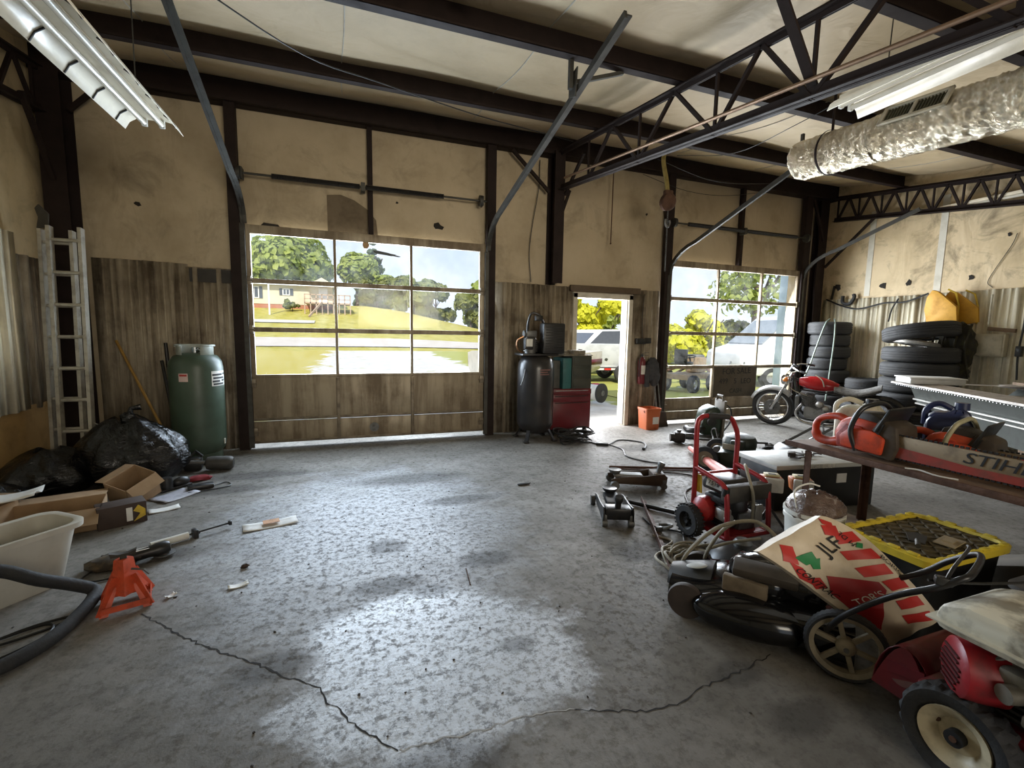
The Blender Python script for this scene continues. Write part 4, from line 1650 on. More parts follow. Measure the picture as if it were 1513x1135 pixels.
# garbage bags
def bag(name, label, loc, rad, h, seed, rz=0.0, knot=True, tex=1.0):
    t = thing(name, label, 'trash bag', loc, rz)
    rnd = random.Random(seed)
    ph = [rnd.uniform(0, 6.28) for _ in range(8)]
    k = MB()
    rows = []
    for i in range(19):
        f = i / 18
        prof_r = (math.sin(PI * (.06 + .90 * f) ** .75)) ** .6
        row = []
        for j in range(52):
            a = 2 * PI * j / 52
            w = 1 + .10 * math.sin(2 * a + ph[0]) + .06 * math.sin(5 * a + ph[1] + 3 * f) + .05 * math.sin(9 * a + ph[2] - 5 * f) + .04 * math.sin(14 * a + ph[3] + 9 * f) * tex
            lean = .22 * f
            q = prof_r * w
            row.append((rad[0] * q * math.cos(a) - rad[0] * lean * .3, rad[1] * q * math.sin(a), h * f * (1 + .05 * math.sin(3 * a + ph[4])) + .004))
        rows.append(row)
    k.ring(rows, False, True, True)
    o = k.build('sack', BAGM, t, angle=75)
    if knot:
        k = MB()
        k.ball((-rad[0] * .08, 0, h * 1.02), (.06, .05, .05), 12, 8, .25, seed=seed)
        k.tube([(-rad[0] * .08, 0, h), (-.02, .04, h + .09), (.05, .06, h + .10)], [.03, .022, .03], 8)
        k.build('knot', BAGM, t)
    return t


k = N('black_bin_liner')
BAGM = k.out((.0035, .0035, .004), .13, 0.0, k.mth('ADD', k.noise(7, 5, .6, None, (1, 1, 2.2), 1.2), k.mth('MULTIPLY', k.noise(22, 3, .5, None, None, 1.0), .25)), .7, .035, .5)
bag('trash_bag', 'full shiny black trash bag slumped in front of the green tank', (-1.92, 5.12, 0), (.40, .36), .60, 3)
bag('trash_bag', 'low flattened black trash bag beside the plywood kickboard', (-2.46, 4.98, 0), (.34, .34), .38, 8, .4, False)
bag('trash_bag', 'small black trash bag under the ladder by the wall', (-2.60, 4.52, 0), (.22, .20), .22, 12, 1.2, False)

# leaf blower lying on the floor
lb = thing('leaf_blower', 'dark blower tube with a fat grey nozzle lying by the tank', 'blower', (-1.50, 5.30, 0), R(8))
k = MB()
k.lathe([(.001, 0), (.05, .0), (.065, .015), (.07, .04), (.07, .20), (.062, .235), (.03, .25), (.02, .26)], (.34, -.05, .071), (-1, .10, .05), 24, cap=False)
k.build('nozzle', mat('dark_grey_nozzle', (.05, .047, .042), .55, 0, .6), lb)
k = MB()
k.tube([(.10, -.03, .09), (-.1, .0, .11), (-.35, .05, .14)], .022, 10)
k.build('tube', GREYM, lb)
k = MB()
k.bx((-.02, .06, .07), (.16, .12, .14), bev=.03)
k.tube([(-.05, .06, .14), (.0, .1, .19), (.06, .06, .14)], .014, 8)
k.build('motor', BLACKP, lb)

# ------------------------------------------------------------------ boxes and litter by the wall
def carton(name, label, loc, rz, size, m=CARD, flaps=((1, .6), (-1, 1.1)), tilt=(0, 0)):
    t = thing(name, label, 'box', loc, rot=(tilt[0], tilt[1], rz))
    x, y, z = (q / 2 for q in size[:2] + (size[2] * 2,))
    k = MB()
    w = .005
    k.box(-x, x, -y, y, 0, w)
    for a in ((-x, x, -y, -y + w), (-x, x, y - w, y), (-x, -x + w, -y, y), (x - w, x, -y, y)):
        k.box(*a, 0, size[2])
    k.build('carton', m, t)
    for s, an in flaps:
        k = MB()
        k.box(0, y * .9, -x + .005, x - .005, -w / 2, w / 2, 0, Matrix.Translation((0, s * y, size[2])) @ Euler((0, 0, R(90 * s))).to_matrix().to_4x4() @ Euler((0, an - .6, 0)).to_matrix().to_4x4())
        k.build('flap', m, t)
    return t


carton('cardboard_box', 'long open brown cardboard box beside the white tub', (-2.05, 4.02, 0), R(16), (.62, .34, .16))
carton('cardboard_box', 'torn brown cardboard box standing on edge near the trash bags', (-1.72, 4.55, .02), R(55), (.26, .22, .22), CARD, ((1, .9), (-1, 1.3)), (R(14), R(-20)))
carton('cardboard_box', 'open brown box near the plywood wall', (-2.52, 4.06, 0), R(-12), (.44, .32, .20))
t = thing('battery_box', 'small dark printed box with yellow corner next to the brown cartons', 'box', (-1.62, 4.02, 0), R(28))
k = MB()
k.box(-.14, .14, -.08, .08, 0, .16, .006)
k.build('carton', mat('dark_printed_card', (.05, .03, .022), .7, 0, .5), t)
k = MB()
k.prism([(.06, .02), (.13, .05), (.13, .10), (.09, .14), (.06, .10), (.10, .075)], -.0015, .0015, (0, -.081, 0), (1, 0, 0), (0, 0, 1), (0, 1, 0))
k.build('yellow_print', YEL, t)
k = MB()
k.box(.02, .055, -.083, -.0805, .03, .13)
k.build('white_print', PAPER, t)


def sheet(name, label, x, y, sx, sy, rz, m, cat='paper', z=.004, group=None, curl=.012):
    k = MB()
    k.surf(lambda u, v: ((u - .5) * sx, (v - .5) * sy, z + curl * (abs(u - .5) * 2) ** 2 * (.6 + .4 * math.sin(7 * v))), 8, 6)
    o = tag(k.build(name, m, solid=.002), label, cat, group)
    o.location = (x, y, 0)
    o.rotation_euler = (0, 0, rz)
    return o


sheet('paper_sheet', 'crumpled white paper lying on top of the open brown box', -2.35, 4.12, .42, .22, .2, PAPER, z=.225, curl=.05)
sheet('magazine', 'grey-blue magazine lying open near the torn box', -1.45, 4.55, .30, .22, .9, mat('magazine_cover', (.42, .42, .47), .5, 0, .5, 14))
sheet('paper_sheet', 'white leaflet between the torn box and the dark box', -1.42, 4.22, .20, .10, .4, PAPER)
sheet('envelope', 'white card with an orange picture lying alone on the open floor', -.58, 3.66, .36, .14, .22, PAPER, 'card')
k = MB()
k.box(-.05, .06, -.02, .05, .022, .024)
o = k.build('picture_print', mat('orange_print', (.50, .22, .05), .6, 0, .6, 30), bpy.data.objects['envelope'])
sheet('plastic_scrap', 'small white plastic scrap on the floor beside the jack stand', -.62, 2.80, .10, .045, .3, WHITEP, 'litter')
sheet('paper_scrap', 'tiny pale scrap of paper near the crack beside the jack stand', -.94, 2.80, .05, .03, .9, PAPER, 'litter')
k = MB()
k.ball((0, 0, .012), (.022, .014, .012), 8, 6, .4)
o = tag(k.build('dried_leaf', mat('dry_leaf', (.05, .03, .02), .8)), 'small dark dried leaf curled on the floor past the white scrap', 'leaf')
o.location = (-.63, 3.02, 0)
k = MB()
k.ball((0, 0, .01), (.07, .02, .010), 10, 6, .2)
o = tag(k.build('rubber_strip', RUBBER), 'short black strip lying alone on the middle of the floor', 'litter')
o.location = (1.55, 3.95, 0)
k = MB()
k.cyl((0, -.09, .004), (0.02, .09, .004), .004, n=6)
o = tag(k.build('bent_nail', RUST), 'thin dark rod lying on the middle of the floor', 'litter')
o.location = (.63, 2.50, 0)
# crumbs of grit: uncountable litter on the floor
rnd = random.Random(77)
k = MB()
for i in range(150):
    x, y = rnd.uniform(-1.6, 3.0), rnd.uniform(1.0, 5.4)
    q = rnd.uniform(.002, .0065)
    k.ball((x, y, q * .5), (q * rnd.uniform(.7, 2), q, q * .6), 6, 4, .3, (0, 0, rnd.uniform(0, 3)), i)
tag(k.build('floor_grit', mat('dark_grit', (.05, .04, .032), .9, 0, .4)), 'dark crumbs of grit scattered over the concrete floor', 'grit', kind='stuff')

# loose hand tools and dark rubbish
def junk(name, label, cat, loc, rz, fn, m):
    k = MB()
    fn(k)
    o = tag(k.build(name, m), label, cat)
    o.location = loc
    o.rotation_euler = (0, 0, rz)
    return o


junk('work_boot', 'black shoe lying on the floor beyond the magazine', 'shoe', (-1.52, 4.78, 0), .8,
     lambda k: (k.box(-.13, .13, -.045, .045, 0, .025, .01), k.ball((.06, 0, .05), (.075, .042, .045), 12, 8), k.lathe([(.045, .02), (.047, .07), (.04, .12)], (-.06, 0, 0), (0, 0, 1), 14)), BLACKP)
junk('phone_charger', 'dark cable bundle and pouch on the floor beside the magazine', 'cable', (-1.30, 4.72, 0), .3,
     lambda k: (k.bx((0, 0, .02), (.20, .10, .04), bev=.012), k.tube([(.1, 0, .01), (.2, .05, .008), (.22, -.08, .008), (.05, -.12, .008), (-.1, -.1, .008)], .005, 6, sub=4)), BLACKP)
junk('red_rag', 'small dark red rag near the shoe by the trash bag', 'rag', (-1.38, 4.98, 0), .3, lambda k: k.ball((0, 0, .02), (.09, .06, .03), 14, 6, .25, zmin=0.0), mat('red_cloth', (.20, .02, .025), .9))
g = thing('grinder', 'black angle grinder lying on the floor beyond the jack stand', 'tool', (-1.22, 3.30, 0), R(25))
k = MB()
k.lathe([(.001, 0), (.03, .005), (.036, .04), (.034, .16), (.042, .19), (.042, .24), (.03, .26), (.001, .265)], (-.14, 0, .045), (1, 0, .05), 18, cap=False)
k.build('body', BLACKP, g)
k = MB()
k.cyl((.09, 0, .06), (.09, 0, .02), .03, n=16)
k.cyl((.09, 0, .022), (.09, 0, .015), .058, n=24)
k.build('disc_guard', GREYM, g)
k = MB()
k.bx((-.02, 0, .082), (.07, .035, .004))
k.build('label', WHITEINK, g)
k = MB()
k.tube([(-.14, 0, .045), (-.22, .03, .02), (-.30, -.04, .008), (-.24, -.12, .008), (-.1, -.14, .008)], .005, 6, sub=4)
k.build('cord', CORDB, g)
g = thing('caulking_gun', 'long thin applicator gun with a white tube beyond the grinder', 'tool', (-1.14, 3.52, 0), R(32))
k = MB()
k.cyl((-.13, 0, .03), (.08, 0, .03), .024, n=16)
k.build('cartridge', WHITEP, g)
k = MB()
k.cyl((-.2, 0, .03), (.34, 0, .035), .006, n=8)
k.bx((.12, 0, .03), (.03, .06, .06), bev=.006)
k.tube([(.12, 0, .02), (.15, .03, .015), (.14, .09, .012)], .010, 8)
k.bx((.34, 0, .035), (.02, .03, .03), bev=.004)
k.build('frame', BLACKM, g)
g = junk('tool_pouch', 'dark cloth tool pouch with tan strips beside the white tub', 'pouch', (-1.38, 3.28, 0), .2,
         lambda k: (k.ball((0, 0, .03), (.13, .09, .045), 18, 8, .15, zmin=0.0), k.beam((-.1, -.06, .05), (.12, .03, .06), .015, .006), k.beam((-.06, .05, .06), (.14, -.06, .05), .012, .006)), mat('dark_tan_cloth', (.05, .04, .028), .9, 0, .7, 20, (.2, .14, .07)))

# white tub: its short side faces the open floor, the rest runs out of view
tb = thing('storage_tub', 'big grey-white plastic tub with a rolled rim next to the black hose', 'tub', (-1.86, 2.93, 0), R(52))


def tub_ring(hx, hy, z, n=8, r=.09):
    P = []
    for cx, cy, a0 in ((hx - r, hy - r, 0), (-hx + r, hy - r, 90), (-hx + r, -hy + r, 180), (hx - r, -hy + r, 270)):
        for i in range(n):
            a = R(a0 + 90 * i / (n - 1))
            P.append((cx + r * math.cos(a), cy + r * math.sin(a), z))
    return P


k = MB()
TUBM = mat('grey_white_tub', (.50, .47, .40), .5, 0, .4, 6, (.3, .27, .21))
HX, HY = .45, .165
k.ring([tub_ring(HX - .07, HY - .05, .0), tub_ring(HX - .065, HY - .045, .01), tub_ring(HX - .008, HY - .006, .315), tub_ring(HX + .018, HY + .018, .318), tub_ring(HX + .02, HY + .02, .348), tub_ring(HX + .008, HY + .008, .352), tub_ring(HX - .012, HY - .012, .345), tub_ring(HX - .065, HY - .05, .02)], False, True, True)
k.build('body', TUBM, tb)
k = MB()
k.ball((0, 0, .03), (.10, .07, .05), 14, 8, .25, seed=3)
o = tag(k.build('shop_towel', YEL), 'yellow crumpled cloth inside the white tub', 'cloth')
o.location = (-1.94, 2.84, .25)
k = MB()
k.ball((0, 0, .0), (.15, .09, .045), 16, 8, .22, seed=5)
o = tag(k.build('plastic_bag', WHITEP), 'white crumpled plastic bag inside the white tub', 'bag')
o.location = (-1.80, 3.0, .24)
k = MB()
k.ball((0, 0, .12), (.33, .09, .11), 22, 10, .16, seed=6, zmin=.02)
o = tag(k.build('rag_pile', mat('grey_rags', (.22, .20, .17), .95, 0, .6)), 'grey rags filling the white tub under the yellow cloth', 'rags', kind='stuff')
o.location = (-1.86, 2.93, .0)
o.rotation_euler = (0, 0, R(52))

# black suction hose looped on the floor
k = MB()
P = [(-1.95, 2.42, .30), (-1.76, 2.60, .33), (-1.60, 2.72, .30), (-1.47, 2.78, .20), (-1.37, 2.86, .11), (-1.30, 2.88, .05), (-1.285, 2.72, .033), (-1.31, 2.50, .033), (-1.41, 2.34, .033), (-1.6, 2.2, .033), (-1.9, 2.1, .033)]
k.tube(P, .031, 12, sub=6)
ho = tag(k.build('suction_hose', RUBBER), 'thick black hose looped on the floor before the white tub', 'hose')
wire('thin black lead coiled inside the loop of the thick hose', [(-1.75, 2.50, .006), (-1.55, 2.56, .008), (-1.38, 2.66, .006), (-1.33, 2.74, .006), (-1.5, 2.66, .012), (-1.7, 2.44, .006), (-1.5, 2.44, .006), (-1.36, 2.58, .014), (-1.42, 2.7, .006), (-1.62, 2.56, .014)], .006, CORDB, 'extension_cable', 'cable')

# jack stand
js = thing('jack_stand', 'orange-red steel jack stand standing on the concrete', 'jack stand', (-1.13, 2.79, 0), R(18))
k = MB()
for sx in (-1, 1):
    for sy in (-1, 1):
        k.prism([(0, 0), (.035, 0), (.02, .14), (0, .14)], -.003, .003, (sx * .105, sy * .085, .0), (-sx, 0, 0), (-sx * .40, -sy * .35, .86), None)
        k.beam((sx * .10, sy * .085, .008), (sx * .035, sy * .03, .17), .045, .006, (sx, -sy, 0))
k.lathe([(.092, .085), (.050, .165), (.044, .215), (.040, .25), (.036, .255)], (0, 0, 0), (0, 0, 1), 4, cap=True)
k.beam((-.10, -.085, .03), (.10, -.085, .03), .004, .03)
k.beam((-.10, .085, .03), (.10, .085, .03), .004, .03)
k.beam((-.10, -.085, .03), (-.10, .085, .03), .004, .03)
k.beam((.10, -.085, .03), (.10, .085, .03), .004, .03)
k.build('base', ORPAINT, js)
k = MB()
k.box(-.014, .014, -.012, .012, .15, .275, .002)
k.prism([(-.05, .0), (.05, .0), (.055, .025), (.02, .012), (-.02, .012), (-.055, .025)], -.014, .014, (0, 0, .27), (1, 0, 0), (0, 0, 1), (0, 1, 0))
k.build('ratchet_post', mat('grimy_cast_iron', (.06, .05, .04), .6, .5, .6), js)
k = MB()
k.tube([(.03, -.03, .20), (.08, -.05, .19), (.10, -.05, .16)], .006, 6)
k.build('release_handle', GREYM, js)

# ------------------------------------------------------------------ door wall things
ac = thing('air_compressor', 'tall black upright air compressor with a boxy belt guard by the wide door', 'compressor', (2.40, 5.72, 0))
k = MB()
k.lathe([(.001, .10), (.12, .10), (.20, .14), (.245, .22), (.25, .26), (.25, .98), (.24, 1.06), (.20, 1.13), (.12, 1.165), (.001, 1.17)], (0, 0, 0), (0, 0, 1), 36, cap=False)
k.build('tank', mat('black_tank_paint', (.022, .021, .022), .3, .1, .5, 5, (.05, .04, .03)), ac)
for a in (45, 135, 225, 315):
    k = MB()
    k.beam((.17 * math.cos(R(a)), .17 * math.sin(R(a)), .20), (.29 * math.cos(R(a)), .29 * math.sin(R(a)), .01), .05, .02, (0, 0, 1))
    k.bx((.29 * math.cos(R(a)), .29 * math.sin(R(a)), .012), (.07, .07, .02), bev=.005)
    k.build('leg', BLACKM, ac)
k = MB()
k.box(-.26, .26, -.16, .16, 1.16, 1.19, .005)
k.build('deck_plate', BLACKM, ac)
k = MB()
k.box(.02, .34, -.19, -.03, 1.19, 1.60, .025)
for i in range(9):
    k.box(.05, .31, -.196, -.19, 1.25 + i * .036, 1.262 + i * .036)
k.build('belt_guard', BLACKP, ac)
k = MB()
k.cyl((-.10, -.02, 1.19), (-.10, -.02, 1.40), .075, n=20)
for i in range(7):
    k.cyl((-.10, -.02, 1.22 + i * .024), (-.10, -.02, 1.23 + i * .024), .095, n=20)
k.bx((-.10, -.02, 1.45), (.15, .12, .09), bev=.015)
k.cyl((-.2, -.02, 1.45), (-.13, -.02, 1.45), .045, n=16)
k.build('pump', GREYM, ac)
k = MB()
k.cyl((-.05, .08, 1.27), (.28, .08, 1.27), .085, n=22)
k.build('motor', BLACKM, ac)
k = MB()
k.bx((-.16, -.10, 1.32), (.12, .08, .15), bev=.01)
k.build('pressure_switch', BLACKP, ac)
k = MB()
k.bx((-.16, -.142, 1.335), (.09, .004, .10), bev=.001)
k.build('label', WHITEP, ac)
k = MB()
k.tube([(.05, -.1, 1.6), (-.02, -.12, 1.70), (-.12, -.1, 1.72), (-.16, -.08, 1.60), (-.16, -.06, 1.48)], .016, 8, sub=4)
k.bx((-.02, -.1, 1.66), (.10, .07, .07), bev=.01)
k.build('intake_pipe', BLACKP, ac)
k = MB()
k.tube([(-.22, -.08, 1.42), (-.30, -.06, 1.36), (-.29, -.04, 1.25), (-.22, -.04, 1.2)], .010, 6, sub=4)
k.build('discharge_tube', mat('copper_tube', (.35, .18, .09), .35, .8, .5), ac)
k = MB()
for i, (z, w) in enumerate(((.98, .14), (.95, .10), (.92, .12))):
    curved_label(k, .2525, R(-100), R(-100 + w * 260), z - .008, z + .008)
k.build('decal', mat('faded_red_decal', (.20, .10, .09), .6), ac)
k = MB()
k.tube([(-.21, -.14, .98), (-.26, -.2, .86), (-.30, -.22, .78)], .008, 6)
k.build('drain_lever', GREYM, ac)

tc_ = thing('tool_chest', 'dark red steel tool chest between the compressor and the entrance', 'tool chest', (3.00, 5.98, 0))
k = MB()
k.box(-.34, .30, -.20, .20, .10, .60, .006)
k.box(-.345, .305, -.205, .205, .60, .68, .006)
k.build('body', DKRED, tc_)
for i, (z0, z1) in enumerate(((.615, .665), (.50, .585), (.12, .49))):
    k = MB()
    k.box(-.325, .285, -.215, -.203, z0, z1, .004)
    dr = k.build('drawer' if i < 2 else 'door', DKRED, tc_)
    k = MB()
    k.box(-.28, .24, -.226, -.214, z1 - .014, z1 - .004, .002)
    k.build('handle', CHROME if i == 0 else BLACKM, dr)
for x in (-.28, .24):
    for y in (-.15, .15):
        k = MB()
        k.cyl((x, y, .05), (x, y, .11), .012, n=8)
        k.cyl((x - .015, y, .05), (x + .015, y, .05), .05, n=18)
        k.build('caster', RUBBER, tc_)
k = MB()
k.box(.305, .325, -.12, .12, .55, .575, .004)
k.build('side_handle', BLACKM, tc_)
t = thing('parts_cabinet', 'grimy green-black cabinet with a teal side standing on the red tool chest', 'cabinet', (3.04, 5.95, .68))
k = MB()
k.box(-.06, .25, -.18, .18, .0, .47, .006)
for i in range(3):
    k.box(-.04, .23, -.188, -.18, .03 + i * .15, .15 + i * .15, .004)
k.build('body', mat('grimy_green_metal', (.035, .04, .03), .55, 0, .7, 6, (.07, .06, .045)), t)
k = MB()
k.box(-.20, -.065, -.17, .17, .0, .44, .008)
k.build('teal_panel', TEAL, t)
k = MB()
k.box(-.38, -.21, -.10, .17, .0, .40, .01)
k.build('back_panel', mat('dull_grey_steel', (.10, .10, .09), .6, .2, .6), t)
t = junk('parts_tray', 'cluttered tray of small parts on top of the cabinet beside the entrance', 'tray', (3.06, 5.93, 1.15), .05,
         lambda k: (k.box(-.24, .24, -.17, .17, 0, .012, .004), k.bx((.05, -.02, .045), (.22, .16, .065), (0, 0, .2), .01), k.bx((-.13, .02, .035), (.12, .1, .05), (0, 0, .4), .01), k.cyl((.16, .05, .01), (.16, .05, .09), .03, n=12), k.beam((-.2, -.1, .02), (.22, -.14, .025), .03, .012)), mat('dusty_parts', (.22, .19, .14), .7, .1, .7, 20, (.07, .06, .045)))
# wall switch box behind
junk('switch_box', 'small tan electrical box on the ribbed wall above the tool chest', 'electrical box', (2.98, 6.19, 1.42), 0,
     lambda k: (k.box(-.09, .09, -.06, .0, -.09, .09, .008), k.box(-.075, .075, -.068, -.06, -.075, .075, .004), k.cyl((0, -.03, .09), (0, -.03, .3), .012, n=8)), mat('tan_box', (.22, .17, .11), .6, 0, .6))

# coil of cables by the chest
k = MB()
rnd = random.Random(5)
for c in range(9):
    cx, cy, r = rnd.uniform(-.12, .16), rnd.uniform(-.06, .08), rnd.uniform(.13, .24)
    ph = rnd.uniform(0, 6)
    k.tube([(cx + r * math.cos(a) * rnd.uniform(.92, 1.08), cy + r * .7 * math.sin(a) * rnd.uniform(.9, 1.1), .012 + .02 * c + .02 * math.sin(2 * a + ph)) for a in [i * PI / 10 for i in range(20)]], .011, 7, closed=True, sub=2)
o = tag(k.build('cable_coil', CORDB), 'tangled coil of black cables on the floor by the red tool chest', 'cable')
o.location = (2.86, 5.40, 0)
k = MB()
k.tube([(3.0, 5.35, .012), (3.08, 5.20, .010), (3.20, 5.10, .012), (3.5, 5.3, .01), (3.72, 5.12, .01), (3.68, 4.95, .01), (3.55, 4.8, .01)], .009, 6, sub=6)
k.bx((3.52, 4.77, .018), (.05, .035, .03), (0, 0, .6), .006)
k.bx((3.12, 5.12, .02), (.16, .05, .035), (0, 0, -.6), .01)
tag(k.build('extension_cable', CORDB), 'black extension cable with plug snaking from the coil across the floor', 'cable')
k = MB()
k.tube([(3.22, 5.12, .008), (3.25, 4.85, .008), (3.12, 4.55, .008), (3.2, 4.3, .008), (3.32, 4.12, .012), (3.10, 4.05, .008), (2.9, 3.98, .008), (3.15, 3.85, .010), (3.35, 3.68, .008), (3.18, 3.45, .008), (2.92, 3.30, .008), (2.68, 2.95, .01), (2.55, 2.75, .01)], .008, 6, sub=6)
tag(k.build('air_hose', mat('dark_air_hose', (.05, .045, .04), .5)), 'thin dark hose wandering between the two floor jacks and the red cart', 'hose')

# extinguisher, garment, shovel, bucket by the entrance
fe = thing('fire_extinguisher', 'small dark red fire extinguisher hung on the ribbed wall by the entrance', 'extinguisher', (4.41, 6.14, .92))
k = MB()
k.lathe([(.001, -.24), (.055, -.235), (.06, -.21), (.06, .12), (.045, .17), (.02, .195), (.001, .2)], (0, 0, 0), (0, 0, 1), 22, cap=False)
k.build('cylinder', DKRED, fe)
k = MB()
k.cyl((0, 0, .19), (0, 0, .24), .018, n=10)
k.beam((0, .0, .25), (.09, -.05, .27), .02, .008)
k.beam((0, .0, .23), (.08, -.05, .22), .02, .008)
k.build('valve', BLACKP, fe)
k = MB()
k.tube([(.0, -.02, .22), (-.07, -.04, .16), (-.075, -.04, .0), (-.07, -.04, -.12)], .009, 6, sub=4)
k.build('hose', RUBBER, fe)
k = MB()
n = 8
k.ring([[(.0612 * math.cos(R(-130 + 80 * i / n)), .0612 * math.sin(R(-130 + 80 * i / n)), z) for i in range(n + 1)] for z in (-.08, .06)], False, False)
k.build('label', WHITEP, fe)
junk('outlet_box', 'black outlet box with switches on the ribbed wall above the extinguisher', 'outlet', (4.42, 6.20, 1.36), 0,
     lambda k: (k.box(-.12, .05, -.06, 0, -.04, .05, .008), k.box(.06, .16, -.05, 0, -.03, .06, .008), k.tube([(0, -.03, .05), (-.02, -.03, .4), (.01, -.02, .75)], .006, 6)), BLACKP)
t = junk('hanging_jacket', 'dark grey rumpled jacket hanging beside the extinguisher', 'jacket', (4.60, 6.13, .90), 0,
         lambda k: (k.ball((0, 0, .0), (.13, .075, .20), 20, 12, .12, seed=4), k.ball((.05, -.02, -.12), (.09, .06, .14), 16, 10, .14, seed=9), k.tube([(-.1, -.02, .08), (-.13, -.03, -.1), (-.10, -.03, -.26)], [.045, .045, .04, .03], 10)), mat('dark_grey_cloth', (.055, .055, .06), .9, 0, .6, 16))
t = thing('square_shovel', 'upended shovel with a pale shaft leaning under the dark jacket', 'shovel', (4.66, 6.0, 0))
k = MB()
k.cyl((.02, 0, .02), (-.02, .12, .78), .015, n=10)
k.cyl((.08, 0, .02), (.05, .12, .78), .012, n=10)
k.build('shaft', GREYM, t)
k = MB()
k.prism([(-.12, 0), (.14, 0), (.12, .24), (-.08, .24)], -.01, .01, (.02, -.06, .0), (1, 0, 0), (0, .2, 1), None, .004)
k.build('blade', mat('dark_rusty_blade', (.05, .035, .025), .7, .3, .6), t)
bk = thing('plastic_bucket', 'orange square-sided bucket with a white label beside the entrance', 'bucket', (4.42, 5.90, 0))
k = MB()


def sq_ring(h, z, r=.03, n=5):
    P = []
    for cx, cy, a0 in ((h - r, h - r, 0), (-h + r, h - r, 90), (-h + r, -h + r, 180), (h - r, -h + r, 270)):
        P += [(cx + r * math.cos(R(a0 + 90 * i / (n - 1))), cy + r * math.sin(R(a0 + 90 * i / (n - 1))), z) for i in range(n)]
    return P


k.ring([sq_ring(.115, .0), sq_ring(.13, .30), sq_ring(.138, .30), sq_ring(.138, .335), sq_ring(.125, .335), sq_ring(.105, .02)], False, True, True)
k.build('body', mat('bucket_orange', (.50, .12, .035), .45, 0, .4, 6), bk)
k = MB()
k.box(-.02, .09, -.128, -.124, .09, .2)
k.build('label', PAPER, bk)
k = MB()
k.tube([(.138 * math.cos(a), -.05 - .138 * math.sin(a) * .2, .30 - .10 * math.sin(a)) for a in [PI * i / 12 for i in range(13)]], .004, 6)
k.build('bail', GREYM, bk)

# FOR SALE card in the small door
fs = thing('for_sale_sign', 'dark cardboard sign with hand lettering propped in the small door panes', 'sign', (6.37, 6.135, .42))
k = MB()
k.box(-.50, .46, -.012, 0, 0, .53, .002)
k.build('card', mat('dark_cardboard', (.085, .068, .045), .85, 0, .4, 5), fs)
SGM = mat('marker_ink', (.012, .011, .01), .7)
for tx, z, sz, x in (('FOR SALE', .445, .15, 0), ('499', .27, .13, -.28), ('5', .27, .13, -.02), ('LEO', .27, .13, .22), ('CASH', .10, .11, 0)):
    text(tx, 'hand_lettering', SGM, fs, sz, frame((x, -.014, z), (1, 0, .03), (0, 0, 1)), .0008)

# ------------------------------------------------------------------ tyres
def tyre_mesh(r, w, name, tread=60, deep=.010):
    """a lying tyre, hollow, grooved tread; axis z, base at 0"""
    k = MB()
    ri = r * .60
    prof = [(ri, w * .12), (ri + .012, w * .04), (r * .76, .0), (r * .90, w * .03), (r * .965, w * .10), (r * .992, w * .17)]
    g = []
    for i in range(4):
        a = w * (.20 + .155 * i)
        g += [(r, a), (r, a + w * .125), (r - deep, a + w * .132), (r - deep, a + w * .150)]
    prof += g[:-2] + [(r * .992, w * .83), (r * .965, w * .90), (r * .90, w * .97), (r * .76, w), (ri + .012, w * .96), (ri, w * .88), (ri * 1.12, w * .70), (r * .90, w * .60), (r * .93, w * .5), (r * .90, w * .40), (ri * 1.12, w * .30)]
    n = tread * 2
    rows = []
    for q, h in prof:
        row = []
        for j in range(n):
            a = 2 * PI * j / n
            qq = q - (deep * .55 if (q > r * .985 and j % 2) else 0)
            row.append((qq * math.cos(a), qq * math.sin(a), h))
        rows.append(row)
    k.ring(rows, True, True)
    o = k.build(name, TYRE, angle=50)
    return o


TY = {}


def tyre(loc, r, w, label, group, rot=(0, 0, 0), deep=.010):
    key = (round(r, 2), round(w, 2), deep)
    if key not in TY:
        o = tyre_mesh(r, w, 'tyre', 46, deep)
        TY[key] = o
    else:
        o = TY[key].copy()
        C.objects.link(o)
    tag(o, label, 'tyre', group)
    o.location = loc
    o.rotation_euler = rot
    return o


ORD = ['lowest', 'second from the floor', 'third from the floor', 'fourth from the floor', 'fifth from the floor', 'sixth from the floor', 'seventh from the floor', 'eighth from the floor']
z = 0
for i, (w, dx, r) in enumerate(((.235, -.12, .35), (.235, -.08, .34), (.22, .02, .31), (.215, .05, .33), (.205, .0, .30), (.205, .06, .31), (.20, .04, .30), (.22, 0, .33))):
    if z > 1.75:
        break
    tyre((8.04 + dx * .4, 5.75 - abs(dx) * .3, z), r, w, 'worn black tyre in the corner stack behind the motorcycle, ' + (ORD[i] if z + w < 1.70 else 'topmost'), 'tyres stacked in the corner', (0, 0, i * .7))
    z += w + .002
z = 0
for i, (w, r) in enumerate(((.22, .33), (.20, .33), (.20, .31), (.185, .30))):
    tyre((8.08, 5.075 - (i > 1) * .01, z), r, w, 'black tyre in the short stack between the two tall stacks, ' + (ORD[i] if i < 3 else 'topmost'), 'tyres in the short stack', (0, 0, i * .5))
    z += w + .002
z = 0
for i in range(6):
    tyre((7.95 + .006 * (i % 2), 4.30, z), .45, .225, 'wide black tyre in the tallest stack under the yellow vests, ' + ORD[i], 'tyres in the tallest stack', (0, 0, i * .4), .010 if i > 2 else .016)
    z += .227
hv, rv = Vector((.875, .484, 0)), Vector((.484, -.875, 0))
tyre((7.93, 4.30, z + .10), .44, .22, 'big tyre tilted on top of the tallest stack', 'tyres in the tallest stack', (Matrix.Rotation(R(-8), 3, hv) @ Matrix.Rotation(R(-5), 3, rv)).to_euler())
k = MB()
k.lathe([(.16, .0), (.27, .01), (.28, .05), (.26, .07), (.15, .06)], (0, 0, 0), (.15, -.1, 1), 30, closed=True)
